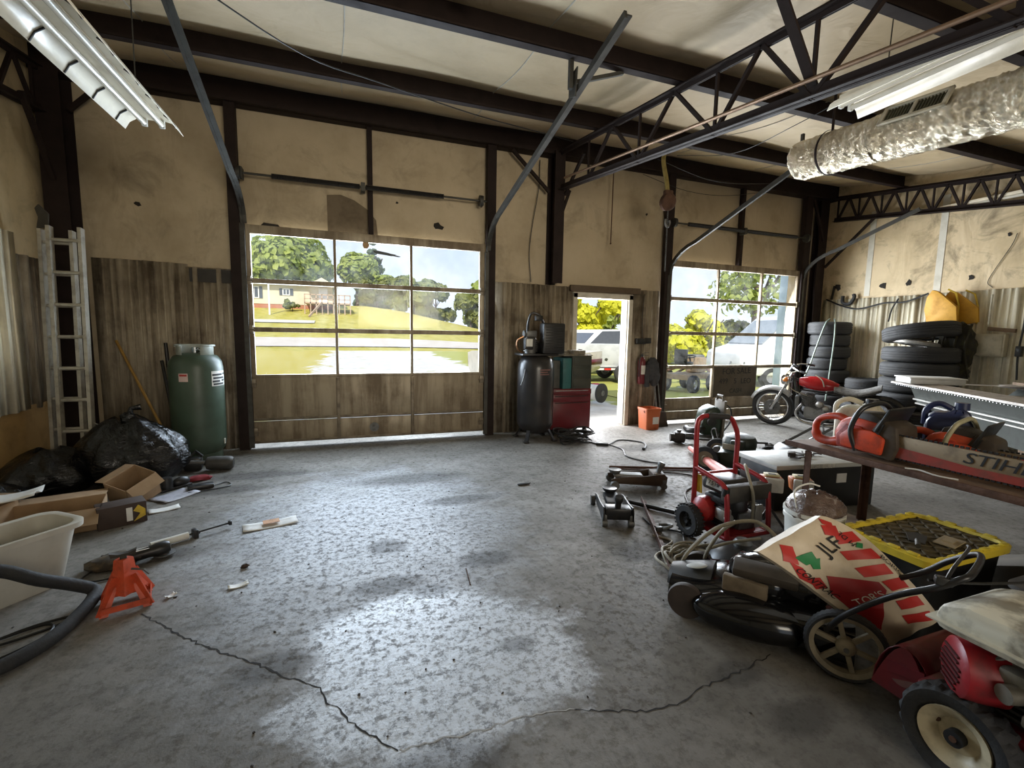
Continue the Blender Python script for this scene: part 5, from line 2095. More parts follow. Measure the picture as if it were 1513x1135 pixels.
for i in range(6):
    a = i * PI / 3
    k.beam((.05 * math.cos(a), .05 * math.sin(a), .04), (.2 * math.cos(a), .2 * math.sin(a), .04), .05, .015)
o = tag(k.build('wheel_trim', ALU), 'dirty metal wheel rim wedged under the tilted top tyre', 'wheel rim')
o.location = (7.86, 4.32, z + .01)
# hoses draped over the corner stack
HOSEG = mat('grey_green_hose', (.20, .25, .21), .5, 0, .4)
wire('pale green hose hanging down the corner tyre stack on the door side', [(7.95, 5.70, 1.80), (7.72, 5.60, 1.70), (7.60, 5.62, 1.35), (7.50, 5.64, 1.02), (7.42, 5.66, .8)], .013, HOSEG, 'garden_hose', 'hose')
wire('pale green hose hanging straight down the face of the corner tyre stack', [(8.0, 5.65, 1.80), (7.82, 5.50, 1.70), (7.74, 5.44, 1.35), (7.68, 5.42, .9), (7.64, 5.42, .4)], .013, HOSEG, 'garden_hose', 'hose')

# ------------------------------------------------------------------ tyre-side wall things
VST = mat('yellow_vest_cloth', (.60, .30, .015), .6, 0, .6, 8, (.24, .10, .01))


def vest(label, loc, rz, lean):
    t = thing('life_vest', label, 'life vest', loc, rz)
    k = MB()
    k.prism([(-.24, .04), (.10, -.03), (.16, .02), (.20, .22), (.17, .40), (.10, .50), (.02, .47), (-.10, .36), (-.22, .24)], -.022, .022, (0, 0, -.42), (0, 1, 0), (lean, 0, 1), None, .008)
    k.build('foam_panel', VST, t)
    k = MB()
    k.tube([(.04, -.20, -.40), (.045, -.19, -.16), (.05, -.14, .02), (.04, -.04, .08)], .012, 6)
    k.build('edge_binding', YEL, t)
    return t


vest('yellow foam vest hanging outermost on the tyre-side wall', (8.20, 4.24, 2.12), R(-8), -.08)
vest('yellow foam vest hanging behind the other vest on the wall', (8.30, 4.08, 2.10), R(6), -.05)
t = junk('wall_box', 'grimy cream electrical box on the pale ribbed wall', 'electrical box', (8.40, 3.75, 1.40), 0,
         lambda k: (k.box(-.10, .0, -.21, .21, -.15, .16, .01), k.box(-.112, -.10, -.19, .19, -.135, .145, .006), k.cyl((-.05, 0, .16), (-.05, 0, .7), .012, n=8)), mat('cream_box', (.52, .47, .34), .5, 0, .6))
k = MB()
k.beam((0, -.25, .0), (0, .03, .03), .05, .05)
o = tag(k.build('wood_block', WOOD), 'small wooden block fixed above the cream electrical box', 'block')
o.location = (8.36, 3.72, 1.60)
wire('black cord looped along the top of the pale ribbed wall', [(8.38, 6.1, 2.18), (8.36, 5.8, 2.05), (8.36, 5.5, 1.98), (8.36, 5.1, 2.06), (8.36, 4.8, 2.06), (8.36, 4.5, 2.17)], .014, CORDB, 'extension_cable', 'cord')
wire('black loop of hose hooked on the top edge of the pale ribbed wall', [(8.38, 5.80, 2.22), (8.36, 5.78, 2.10), (8.36, 5.66, 2.08), (8.37, 5.60, 2.18), (8.38, 5.62, 2.24)], .03, RUBBER, 'hose_loop', 'hose')
wire('black cord dropping from the wall behind the tilted top tyre', [(8.36, 4.9, 2.12), (8.36, 4.98, 1.95), (8.34, 5.0, 1.75)], .012, CORDB, 'extension_cable', 'cord')
wire('thick black cable dangling down the wall past the cream box', [(8.38, 3.42, 2.1), (8.36, 3.40, 1.7), (8.36, 3.42, 1.3), (8.36, 3.40, .95)], .012, CORDB, 'electric_cable', 'cable')
junk('wall_plug', 'black plug block at the end of the dangling wall cable', 'plug', (8.36, 3.41, 1.33), 0, lambda k: k.bx((0, 0, 0), (.06, .07, .14), bev=.01), BLACKP)
t = junk('rag_heap', 'dark heap of straps and rags hanging below the yellow vests', 'rags', (8.20, 4.0, 1.35), 0,
         lambda k: (k.ball((0, 0, 0), (.10, .22, .36), 34, 22, .08, seed=12), k.ball((-.04, .05, -.36), (.13, .24, .2), 30, 18, .09, seed=2), [k.tube([(-.08, y_, .34), (-.12, y_ + .03, .0), (-.1, y_ - .04, -.4)], .014, 6, sub=4) for y_ in (-.18, -.06, .08, .2)]), mat('dark_rag_cloth', (.03, .027, .02), .95, 0, .7, 14, (.10, .085, .03)))
wire('dark bird-shaped scrap of torn insulation in the wall corner', [(8.44, 6.05, 2.18), (8.42, 6.0, 2.42)], .02, DARKH, 'insulation_scrap', 'scrap')

# ------------------------------------------------------------------ jon boat
bo = thing('jon_boat', 'grey aluminium flat-bottomed boat standing behind the rack of saws', 'boat', (6.00, 3.20, 0))
bd = Vector((-.569, -.822, 0))
bn = Vector((.822, -.569, 0))
HULLM = mat('grey_green_hull', (.125, .135, .125), .42, .45, .4, 12, (.07, .07, .062))


def bp(a, c, zz):
    p = bd * a + bn * c
    return (p.x, p.y, zz)


ts = [-.55, -.25, .2, .8, 1.6, 2.4, 3.1]
k = MB()
rows = []
for a in ts:
    s_ = 0.28 * max(0, (-.05 - a)) / .5
    bw = 1.30
    rows.append([bp(a, .16, .93), bp(a, .26, .70), bp(a, .30, .48 + s_), bp(a, bw - .30, .48 + s_), bp(a, bw - .26, .70), bp(a, bw - .02, .93), bp(a, bw - .05, .93), bp(a, bw - .29, .70), bp(a, bw - .33, .53 + s_), bp(a, .33, .53 + s_), bp(a, .29, .70), bp(a, .19, .93)])
k.ring(rows, False, True, True)
k.build('hull', HULLM, bo, angle=25)
k = MB()
for c0, c1 in ((0.0, .22), (1.08, 1.30)):
    k.ring([[bp(a, c0, .925), bp(a, c0 + .008, .945), bp(a, c1, .965), bp(a, c1, .94), bp(a, c0 + .02, .92)] for a in [-.62] + ts[1:]], False, True, True)
k.ring([[bp(-.62, c, .94) for c in (0, .4, .9, 1.3)], [bp(-.25, c, .955) for c in (0, .4, .9, 1.3)]], False, False)
k.build('gunwale_deck', mat('speckled_deck', (.30, .26, .22), .45, .2, .6, 16, (.14, .11, .09)), bo)
k = MB()
for i in range(85):
    k.ball(bp(-.5 + i * .042, .012, .912), .006, 6, 4)
k.build('rivet_row', CHROME, bo, kind='stuff')
k = MB()
for z_, c in ((.74, .235), (.69, .262)):
    k.tube([bp(a, c - .01, z_) for a in ts], .012, 6)
k.build('spray_rail', ALU, bo)
k = MB()
for a in (.0, 1.1, 2.2):
    k.ring([[bp(a - .12, .2, .86), bp(a + .12, .2, .86)], [bp(a - .12, 1.1, .86), bp(a + .12, 1.1, .86)]], False, False)
k.build('bench_seat', ALU, bo, solid=.02)
for a in (-.2, 1.0, 2.4):
    k = MB()
    k.beam(bp(a, .30, .44), bp(a, 1.0, .44), .09, .08)
    k.beam(bp(a, .36, .40), bp(a, .36, 0), .07, .07)
    k.beam(bp(a, .94, .40), bp(a, .94, 0), .07, .07)
    k.build('stand_trestle', WOOD, bo)
junk('cooler_lid', 'white flat cooler lid resting on the end of the boat', 'cooler lid', (6.33, 3.30, .957), R(-35), lambda k: (k.box(-.26, .26, -.16, .16, 0, .07, .012), k.box(-.27, .27, -.17, .17, .06, .075, .005)), mat('white_lid', (.74, .73, .70), .5, 0, .3))  # lid of a white cooler
junk('ball_float', 'dark brown round float sitting on the boat', 'float', (6.05, 2.28, .955), 0, lambda k: k.ball((0, 0, .10), .10, 20, 14, .02), mat('brown_leather', (.07, .035, .025), .7, 0, .5))
k = MB()
k.beam((0, -.7, .0), (0, .7, .0), .06, .03)
o = tag(k.build('timber_strip', WOOD), 'brown timber strip lying along the far rim of the boat'.replace('far ', 'wall-side '), 'board')
o.location = (6.72, 2.32, .985)
o.rotation_euler = (0, 0, math.atan2(-.569, .822))

# ------------------------------------------------------------------ motorcycle
mo = thing('motorcycle', 'old motorcycle with a red tank parked by the small door in front of the tyres', 'motorcycle', (7.03, 5.01, 0), rot=(R(-7), 0, R(117.5)))


def spoked(parent, x, r, w):
    k = MB()
    k.lathe([(r * .76, -w * .35), (r * .86, -w * .5), (r * .96, -w * .38), (r, 0), (r * .96, w * .38), (r * .86, w * .5), (r * .76, w * .35)], (x, 0, r), (0, 1, 0), 44, closed=True)
    t_ = k.build('tyre', TYRE, parent)
    k = MB()
    k.lathe([(r * .70, -w * .3), (r * .78, -w * .36), (r * .78, w * .36), (r * .70, w * .3), (r * .74, 0)], (x, 0, r), (0, 1, 0), 44, closed=True)
    k.build('rim', CHROME, t_)
    k = MB()
    for i in range(28):
        a = 2 * PI * i / 28
        s_ = 1 if i % 2 else -1
        a2 = a + .35 * (1 if i % 4 < 2 else -1)
        k.cyl((x + .045 * math.cos(a2), s_ * .04, r + .045 * math.sin(a2)), (x + r * .73 * math.cos(a), 0, r + r * .73 * math.sin(a)), .0022, n=5)
    k.build('spokes', CHROME, t_)
    k = MB()
    k.cyl((x, -.06, r), (x, .06, r), .045, n=18)
    k.lathe([(.05, .045), (.125, .05), (.125, .056), (.05, .06)], (x, 0, r), (0, 1, 0), 30, closed=True)
    k.build('hub_and_disc', GREYM, t_)


spoked(mo, .70, .315, .105)
spoked(mo, -.70, .30, .125)
k = MB()
n = 14
for s in (0,):
    rows = []
    for i in range(n + 1):
        a = R(22 + 118 * i / n)
        row = []
        for j in range(9):
            b_ = -1 + 2 * j / 8
            q = .345 + .018 * math.cos(b_ * PI / 2)
            row.append((.70 + (q - .03 * abs(b_) ** 3) * math.cos(a), b_ * .068, .315 + (q - .045 * abs(b_) ** 3) * math.sin(a)))
        rows.append(row)
    k.ring(rows, False, False)
k.build('front_mudguard', mat('silver_mudguard', (.42, .42, .41), .35, .4, .4), mo, solid=.004)
k = MB()
rows = []
for i in range(n + 1):
    a = R(20 + 140 * i / n)
    rows.append([(-.70 + (.345 - .04 * abs(b_) ** 3) * math.cos(a), b_ * .08, .30 + (.345 - .05 * abs(b_) ** 3) * math.sin(a)) for b_ in [-1 + j / 4 for j in range(9)]])
k.ring(rows, False, False)
k.build('rear_mudguard', mat('dark_mudguard', (.03, .028, .028), .3, .2, .3), mo, solid=.004)
for s in (-1, 1):
    k = MB()
    k.cyl((.70, s * .085, .315), (.56, s * .085, .62), .026, n=14)
    k.cyl((.56, s * .085, .62), (.415, s * .085, .93), .017, n=14)
    k.bx((.70, s * .085, .315), (.05, .03, .06), bev=.01)
    k.build('fork_leg', CHROME if s > 0 else GREYM, mo)
k = MB()
k.bx((.46, 0, .85), (.06, .22, .03), (0, R(-25), 0), .008)
k.bx((.42, 0, .93), (.06, .22, .025), (0, R(-25), 0), .008)
k.tube([(.20, .36, .98), (.30, .32, 1.0), (.40, .16, 1.02), (.41, 0, .98), (.40, -.16, 1.02), (.30, -.32, 1.0), (.20, -.36, .98)], .012, 10, sub=4)
k.build('handlebar', CHROME, mo)
for s in (-1, 1):
    k = MB()
    k.cyl((.20, s * .36, .98), (.29, s * .325, 1.0), .018, n=12)
    k.build('grip', RUBBER, mo)
    k = MB()
    k.ball((.50, s * .16, .82), (.04, .035, .035), 12, 8)
    k.build('turn_signal', mat('amber_lens', (.85, .25, .04), .25, 0, .2), mo)
k = MB()
k.lathe([(.001, -.10), (.055, -.09), (.085, -.03), (.09, .04), (.084, .055), (.001, .06)], (.53, 0, .80), (1, 0, -.15), 24, cap=False)
k.build('headlight', CHROME, mo)
k = MB()
for y in (-.05, .05):
    k.cyl((.44, y, .95), (.40, y, 1.03), .042, n=18)
k.build('gauge', BLACKP, mo)
k = MB()
rows = []
for i in range(13):
    f = i / 12
    x = .33 - .52 * f
    w = .125 * math.sin(PI * (.12 + .80 * f)) ** .7
    hh = .125 * math.sin(PI * (.16 + .72 * f)) ** .8
    rows.append([(x, w * math.cos(a), .765 - .05 * f + hh * math.sin(a) * (1 if math.sin(a) > 0 else .75)) for a in [2 * PI * j / 22 for j in range(22)]])
k.ring(rows, False, True, True)
k.build('fuel_tank', mat('motorcycle_red', (.40, .012, .014), .18, 0, .35, 6), mo)
k = MB()
rows = []
for i in range(11):
    f = i / 10
    x = -.14 - .56 * f
    w = .11 + .03 * math.sin(PI * f)
    zz = .70 - .05 * math.sin(PI * f * 1.1) + .08 * max(0, f - .55)
    rows.append([(x, w * math.cos(a), zz + .055 * math.sin(a)) for a in [2 * PI * j / 16 for j in range(16)]])
k.ring(rows, False, True, True)
k.build('seat', mat('pale_creased_seat', (.20, .19, .175), .6, 0, .9, 26, (.02, .02, .02)), mo)
k = MB()
k.tube([(.42, 0, .88), (.36, 0, .62), (.30, 0, .30), (.1, 0, .17), (-.2, 0, .17), (-.34, 0, .30), (-.30, 0, .60), (.42, 0, .82)], .020, 8, sub=3)
for s in (-1, 1):
    k.tube([(.30, s * .08, .66), (-.30, s * .09, .62), (-.82, s * .10, .60)], .014, 8)
    k.tube([(-.30, s * .09, .30), (-.70, s * .09, .30)], .020, 8)
    k.cyl((-.62, s * .12, .32), (-.50, s * .11, .60), .024, n=12)
k.build('frame', BLACKM, mo)
k = MB()
k.bx((.06, 0, .30), (.36, .24, .22), bev=.05)
k.cyl((.0, .10, .28), (.0, .17, .28), .09, n=24)
k.cyl((-.14, .10, .27), (-.14, .155, .27), .06, n=20)
k.build('crankcase', mat('cast_engine_alloy', (.28, .28, .27), .4, .7, .6, 12), mo)
k = MB()
for i in range(8):
    k.bx((.14 + .012 * i, 0, .40 + .026 * i), (.17, .26, .012), (0, R(-18), 0), .003)
k.bx((.20, 0, .50), (.12, .20, .2), (0, R(-18), 0), .02)
k.build('cylinder_block', GREYM, mo)
k = MB()
k.ball((.02, .15, .46), (.06, .05, .05), 14, 10)
k.ball((-.06, .14, .40), (.05, .05, .05), 14, 10)
k.build('carburettor', ALU, mo)
k = MB()
k.tube([(.26, .12, .44), (.34, .13, .30), (.26, .14, .16), (.0, .15, .13), (-.4, .16, .16), (-.9, .17, .22)], [.022, .022, .022, .026, .038, .04], 12, sub=4)
k.build('exhaust_pipe', CHROME, mo)
k = MB()
k.tube([(.44, .05, 1.0), (.52, .12, .84), (.40, .13, .66), (.2, .13, .58)], .007, 6, sub=4)
k.tube([(.30, .3, 1.0), (.45, .16, .9), (.44, .1, .62)], .006, 6, sub=4)
k.tube([(.12, .04, .90), (.02, .10, .84), (-.02, .13, .74)], .009, 6, sub=4)
k.build('control_cable', CORDG, mo)
k = MB()
k.tube([(-.02, .12, .2), (-.06, .22, .1), (-.08, .30, .0)], .012, 8)
k.bx((-.02, .22, .25), (.05, .14, .025), bev=.006)
k.build('side_stand', GREYM, mo)
k = MB()
k.box(.30, .36, -.13, .13, .3, .56, .01)
k.build('oil_cooler', GREYM, mo)

# ------------------------------------------------------------------ backpack blower, string trimmer, green mower
bb = thing('backpack_blower', 'dark green backpack blower standing on the floor before the small door', 'blower', (4.98, 5.22, 0), R(-20))
k = MB()
k.prism([(-.16, .03), (.10, .03), (.13, .20), (.10, .42), (.0, .47), (-.13, .40), (-.18, .2)], -.15, .15, (0, 0, 0), (1, 0, 0), (0, 0, 1), (0, -1, 0), .05)
k.build('engine_housing', GREENK, bb)
k = MB()
k.prism([(.11, .0), (.15, .0), (.17, .54), (.13, .54)], -.16, .16, (0, 0, 0), (1, 0, 0), (0, 0, 1), (0, -1, 0), .012)
k.tube([(.14, -.10, .52), (.14, -.08, .60), (.14, .08, .60), (.14, .10, .52)], .018, 8)
k.build('back_frame', mat('grey_brown_frame', (.14, .125, .10), .6, 0, .5), bb)
k = MB()
k.tube([(-.12, -.10, .13), (-.26, -.20, .12), (-.34, -.1, .10), (-.30, .1, .09)], .045, 12, sub=4)
k.build('elbow_tube', BLACKP, bb)
for s in (-1, 1):
    k = MB()
    k.tube([(.15, s * .09, .50), (.25, s * .1, .42), (.26, s * .1, .24), (.16, s * .1, .08)], .022, 8, sub=3, flat=.4)
    k.build('strap', RUBBER, bb)
k = MB()
k.lathe([(.001, 0), (.06, .005), (.06, .05), (.001, .055)], (-.05, -.16, .24), (0, -1, 0), 20, cap=False)
k.build('starter', BLACKP, bb)
stt = thing('string_trimmer', 'string trimmer lying on the floor with a dark blue tank and black shaft', 'trimmer', (4.22, 4.96, 0), R(-28))
k = MB()
k.bx((0, 0, .085), (.16, .15, .15), bev=.035)
k.cyl((-.05, -.02, .08), (-.12, -.02, .08), .055, n=18)
k.cyl((.0, .0, .16), (.0, 0, .185), .03, n=14)
k.build('engine', mat('dark_brown_engine', (.035, .028, .026), .4, .1, .6), stt)
k = MB()
k.ball((.15, .04, .09), (.075, .05, .045), 16, 10)
k.build('fuel_tank', BLUE, stt)
k = MB()
k.tube([(.06, 0, .075), (.5, .0, .06), (1.15, .02, .05)], .014, 10)
k.tube([(.45, 0, .06), (.47, .1, .10), (.47, .16, .16), (.50, .1, .2), (.52, 0, .06)], .012, 8, sub=3)
k.build('shaft', BLACKP, stt)
k = MB()
k.lathe([(.001, 0), (.05, .0), (.055, .03), (.02, .05), (.001, .055)], (1.17, .02, .005), (0, 0, 1), 20, cap=False)
k.build('trimmer_head', BLACKP, stt)
k = MB()
k.bx((.12, -.07, .13), (.1, .02, .05), (0, 0, .2), .004)
k.build('lever', GREYM, stt)

gm = thing('lawn_mower', 'dark green push mower with a yellow hubbed wheel behind the red cart', 'mower', (3.98, 3.72, 0), R(122))
k = MB()
k.prism([(-.30, .07), (.30, .07), (.33, .12), (.28, .20), (.10, .235), (-.24, .235), (-.31, .18)], -.23, .23, (0, 0, 0), (1, 0, 0), (0, 0, 1), (0, -1, 0), .025)
k.build('deck', mat('dark_mower_green', (.018, .030, .014), .4, 0, .7, 9, (.035, .03, .02)), gm)
for x, y, yl in ((.27, .25, 0), (.27, -.25, 0), (-.27, .25, 1), (-.27, -.25, 1)):
    k = MB()
    k.lathe([(.085, -.025), (.13, -.022), (.138, 0), (.13, .022), (.085, .025)], (x, y, .138), (0, 1, 0), 30, closed=True)
    wl_ = k.build('wheel', RUBBER, gm)
    k = MB()
    k.lathe([(.001, .03), (.03, .034), (.04, .02), (.09, .024), (.09, -.024), (.001, -.02)], (x, y, .138), (0, 1, 0), 26, cap=False)
    k.build('hub', mat('yellow_hub', (.34, .26, .07), .6, 0, .6, 10) if yl else mat('tan_hub', (.20, .15, .09), .6, 0, .6, 10), wl_)
k = MB()
k.lathe([(.16, .0), (.17, .05), (.17, .11), (.15, .15), (.08, .175), (.001, .18)], (.0, 0, .235), (0, 0, 1), 28)
k.bx((-.02, .17, .32), (.14, .10, .10), bev=.02)
k.build('engine', mat('dark_engine_shroud', (.022, .03, .02), .4, .1, .6), gm)
k = MB()
k.bx((.05, .235, .30), (.13, .012, .06), bev=.004)
k.build('engine_label', mat('faded_cream_label', (.30, .26, .18), .6, 0, .6, 14), gm)
k = MB()
k.lathe([(.03, 0), (.035, .05), (.03, .07)], (.17, .20, .26), (0, 1, 0), 16)
k.build('muffler', GREYM, gm)
gb = thing('mower_bag', 'black mower grass catcher with folded twin handle bars behind the work lamps', 'grass catcher', (4.42, 3.42, 0), R(-28))
k = MB()
k.prism([(-.18, .02), (.20, .02), (.22, .12), (.10, .27), (-.10, .33), (-.20, .22)], -.16, .16, (0, 0, 0), (1, 0, 0), (0, 0, 1), (0, -1, 0), .03)
k.build('catcher', BLACKP, gb)
k = MB()
for s in (-1, 1):
    k.tube([(-.12, s * .12, .28), (.10, s * .12, .42), (.40, s * .12, .62), (.62, s * .12, .76)], .014, 8)
k.tube([(.62, -.12, .76), (.66, 0, .78), (.62, .12, .76)], .014, 8)
k.bx((.08, -.12, .40), (.12, .03, .04), (0, R(-33), 0), .006)
k.build('handle_bars', mat('scratched_black_bar', (.05, .05, .052), .3, .6, .5), gb)
k = MB()
k.beam((.10, 0, .27), (.44, -.02, .10), .24, .02)
k.build('chute_flap', GREENK, gb)

# pink faded blower tube leaning
k = MB()
a0, a1 = Vector((4.05, 4.55, .045)), Vector((3.05, 2.78, .22))
k.lathe([(.020, 0), (.026, .02), (.034, .4), (.046, 1.0), (.058, 1.6), (.062, 2.0), (.055, 2.04)], a0, a1 - a0, 22)
pt = tag(k.build('blower_tube', mat('faded_red_plastic', (.56, .15, .12), .5, 0, .4, 6)), 'long faded red blower tube lying slantwise behind the red cart', 'tube')
k = MB()
k.box(3.0, 3.2, 2.80, 2.96, 0, .13, .01)
tag(k.build('wood_offcut', WOOD), 'wood block propping the faded red tube', 'block')

# ------------------------------------------------------------------ red wheeled cart with an engine
ca = thing('pressure_washer', 'red tube framed engine cart with black wheels and upright handle', 'pressure washer', (2.565, 2.42, 0))
FR = mat('red_frame_paint', (.30, .018, .022), .3, .1, .55, 10, (.08, .015, .012))
lx, rx = -.185, .185
k = MB()
k.tube([(lx, .18, .10), (lx, .18, .5), (lx, .19, .80), (lx + .03, .19, .86), (lx + .09, .19, .875), (rx - .10, .17, .86), (rx - .04, .17, .80), (rx, .17, .70), (rx, .17, .5), (rx, .17, .10)], .018, 10, sub=3)
k.build('upright_handle', FR, ca)
k = MB()
k.tube([(lx + .09, .19, .876), (rx - .10, .17, .861)], .022, 10)
k.build('handle_grip', RUBBER, ca)
for x in (lx, rx):
    k = MB()
    k.tube([(x, .18, .50), (x, .0, .47), (x, -.08, .45), (x, -.12, .40), (x, -.14, .25), (x, -.15, .09)], .017, 10, sub=3)
    k.tube([(x, -.15, .09), (x, .0, .085), (x, .18, .10)], .017, 10)
    k.build('side_rail', FR, ca)
    k = MB()
    k.cyl((x, -.11, .38), (x, -.12, .43), .022, n=12)
    k.build('joint_collar', BLACKP, ca)
for y, z in ((.18, .44), (-.15, .09), (.17, .12)):
    k = MB()
    k.cyl((lx, y, z), (rx, y, z), .015, n=10)
    k.build('cross_bar', FR, ca)
k = MB()
k.box(lx, rx, -.13, .16, .085, .10)
k.build('base_plate', FR, ca)
k = MB()
k.box(lx + .01, rx + .02, -.14, -.06, .33, .44, .01)
k.build('control_box', mat('dusty_dark_box', (.045, .04, .034), .55, .1, .7, 14, (.10, .09, .07)), ca)
k = MB()
k.bx((-.02, .04, .22), (.22, .22, .22), bev=.03)
for i in range(6):
    k.bx((-.02, .04, .14 + .03 * i), (.25, .17, .008))
k.build('engine_block', BLACKM, ca)
k = MB()
k.prism([(-.12, 0), (.12, 0), (.13, .05), (.09, .11), (-.09, .11), (-.13, .05)], -.11, .11, (0, .06, .34), (0, 1, 0), (0, 0, 1), None, .015)
k.build('shroud', BLACKP, ca)
k = MB()
k.bx((-.115, .06, .40), (.004, .15, .055), (0, R(12), 0))
k.build('engine_plate', mat('grey_white_plate', (.40, .40, .37), .5, 0, .4, 20), ca)
pl_ = frame((-.1185, .06, .402), (0, -1, 0), (.2, 0, 1))
text('7.5 HP', 'plate_lettering', INK, ca, .042, pl_, .0006)
k = MB()
k.lathe([(.001, 0), (.09, .0), (.095, .02), (.09, .10), (.05, .13), (.001, .135)], (-.09, .10, .21), (-1, .0, 0), 24, cap=False)
k.build('recoil_cover', REDP, ca)
k = MB()
k.prism([(-.03, 0), (.03, 0), (.02, .13), (-.015, .13)], -.005, .005, (-.17, .15, .32), (0, 1, 0), (0, 0, 1), None)
k.build('warning_tag', YEL, ca)
k = MB()
k.bx((-.12, -.04, .22), (.08, .09, .09), bev=.02)
k.cyl((-.12, -.10, .20), (-.12, -.03, .20), .035, n=14)
k.build('carburettor', ALU, ca)
k = MB()
k.bx((.09, -.145, .22), (.06, .012, .16), bev=.003)
k.build('pump_plate', ALU, ca)
k = MB()
k.bx((.06, -.02, .16), (.16, .14, .13), bev=.02)
k.build('pump', GREYM, ca)
for x, s in ((lx - .065, -1), (rx + .065, 1)):
    k = MB()
    k.lathe([(.065, -.035), (.105, -.035), (.118, -.02), (.120, 0), (.118, .02), (.105, .035), (.065, .035)], (x, .14, .12), (1, 0, 0), 40, closed=True)
    for i in range(26):
        a = 2 * PI * i / 26
        k.bx((x, .14 + .119 * math.cos(a), .12 + .119 * math.sin(a) * .985), (.066, .012, .008), (a + PI / 2, 0, 0))
    wl_ = k.build('wheel', RUBBER, ca)
    k = MB()
    k.lathe([(.001, -.030), (.02, -.034), (.026, -.012), (.05, -.008), (.066, -.03), (.066, .03), (.001, .02)], (x, .14, .12), (s * -1, 0, 0), 26, cap=False)
    for i in range(5):
        a = 2 * PI * i / 5
        k.bx((x + s * .012, .14 + .04 * math.cos(a), .12 + .04 * math.sin(a)), (.012, .012, .05), (a + PI / 2, 0, 0), .003)
    k.build('rim', BLACKP, wl_)
k = MB()
k.tube([(.04, -.14, .20), (.0, -.17, .38), (.01, -.10, .52), (.07, -.02, .55), (.12, -.0, .50)], .010, 8, sub=5)
k.build('spray_hose', CORDG, ca)

# work lamps on their stand
for i, (x, y, lab) in enumerate(((3.02, 2.50, 'square work lamp with a clear lens beside the red cart'), (3.20, 2.40, 'second square work lamp standing nearer the rack post'))):
    wl0 = thing('work_lamp', lab, 'work lamp', (x, y, 0), R(-35))
    k = MB()
    k.tube([(.0, .0, .30), (.0, .0, .06)], .012, 8)
    for a in (90, 210, 330):
        k.tube([(0, 0, .16), (.12 * math.cos(R(a)), .12 * math.sin(R(a)), .010)], .010, 8)
    k.build('stand', BLACKM, wl0)
    k = MB()
    k.prism([(-.06, .30), (.06, .30), (.075, .40), (-.075, .40)], -.05, .06, (0, 0, 0), (1, 0, 0), (0, 0, 1), (0, 1, 0), .012)
    k.build('housing', mat('work_lamp_orange', (.50, .14, .02), .5, 0, .6, 12), wl0)
    k = MB()
    k.box(-.066, .066, -.085, -.05, .295, .405, .01)
    k.build('lens', mat('milky_lens', (.50, .49, .45), .25, 0, .4, 20), wl0)
    k = MB()
    k.bx((0, 0, .412), (.10, .07, .016), bev=.003)
    k.build('top_sticker', mat('cream_sticker', (.60, .52, .30), .6, 0, .5, 20), wl0)
    k = MB()
    k.bx((0, -.008, .421), (.05, .03, .002))
    k.build('sticker_print', INK, wl0)

# black toolbox with pale lid
bx_ = thing('truck_tool_box', 'long black tool box with a pale top and white lettering behind the work lamps', 'tool box', (3.86, 2.86, 0), R(-8))
k = MB()
k.box(-.50, .50, -.22, .22, 0, .36, .008)
k.build('body', BLACKP, bx_)
k = MB()
k.box(-.53, .53, -.245, .245, .36, .40, .008)
k.build('lid', mat('pale_box_lid', (.50, .50, .47), .5, 0, .5, 6), bx_)
text('TOUGH  BUILT', 'lettering', WHITEINK, bx_, .05, frame((-.12, -.2465, .378), (1, 0, 0), (0, 0, 1)), .0006)
k = MB()
k.box(.10, .20, -.225, -.22, .22, .30)
k.build('sticker', PAPER, bx_)
junk('caution_tag', 'small orange tag with black print standing against the black tool box', 'tag', (3.36, 2.56, 0), R(-20),
     lambda k: k.prism([(-.035, .10), (.035, .10), (.035, .27), (-.035, .27)], -.003, .003), mat('tag_orange', (.62, .20, .015), .6, 0, .3))
o = bpy.data.objects['caution_tag']
o.location.z = -.10
k = MB()
k.box(-.018, .018, -.0045, -.003, .16, .20)
k.box(-.012, .012, -.0045, -.003, .21, .24)
k.build('tag_print', INK, o)
junk('wire_scraps', 'small heap of metal scraps and offcuts lying on the pale box top', 'scraps', (3.80, 2.88, .40), .2,
     lambda k: [k.beam((random.uniform(-.2, .2), random.uniform(-.1, .1), .012), (random.uniform(-.2, .2), random.uniform(-.1, .1), .02), .012, .008) for _ in range(14)] + [k.bx((-.1, .02, .025), (.1, .06, .04), (0, 0, .5), .008)], mat('dark_scraps', (.06, .05, .045), .6, .3, .6))

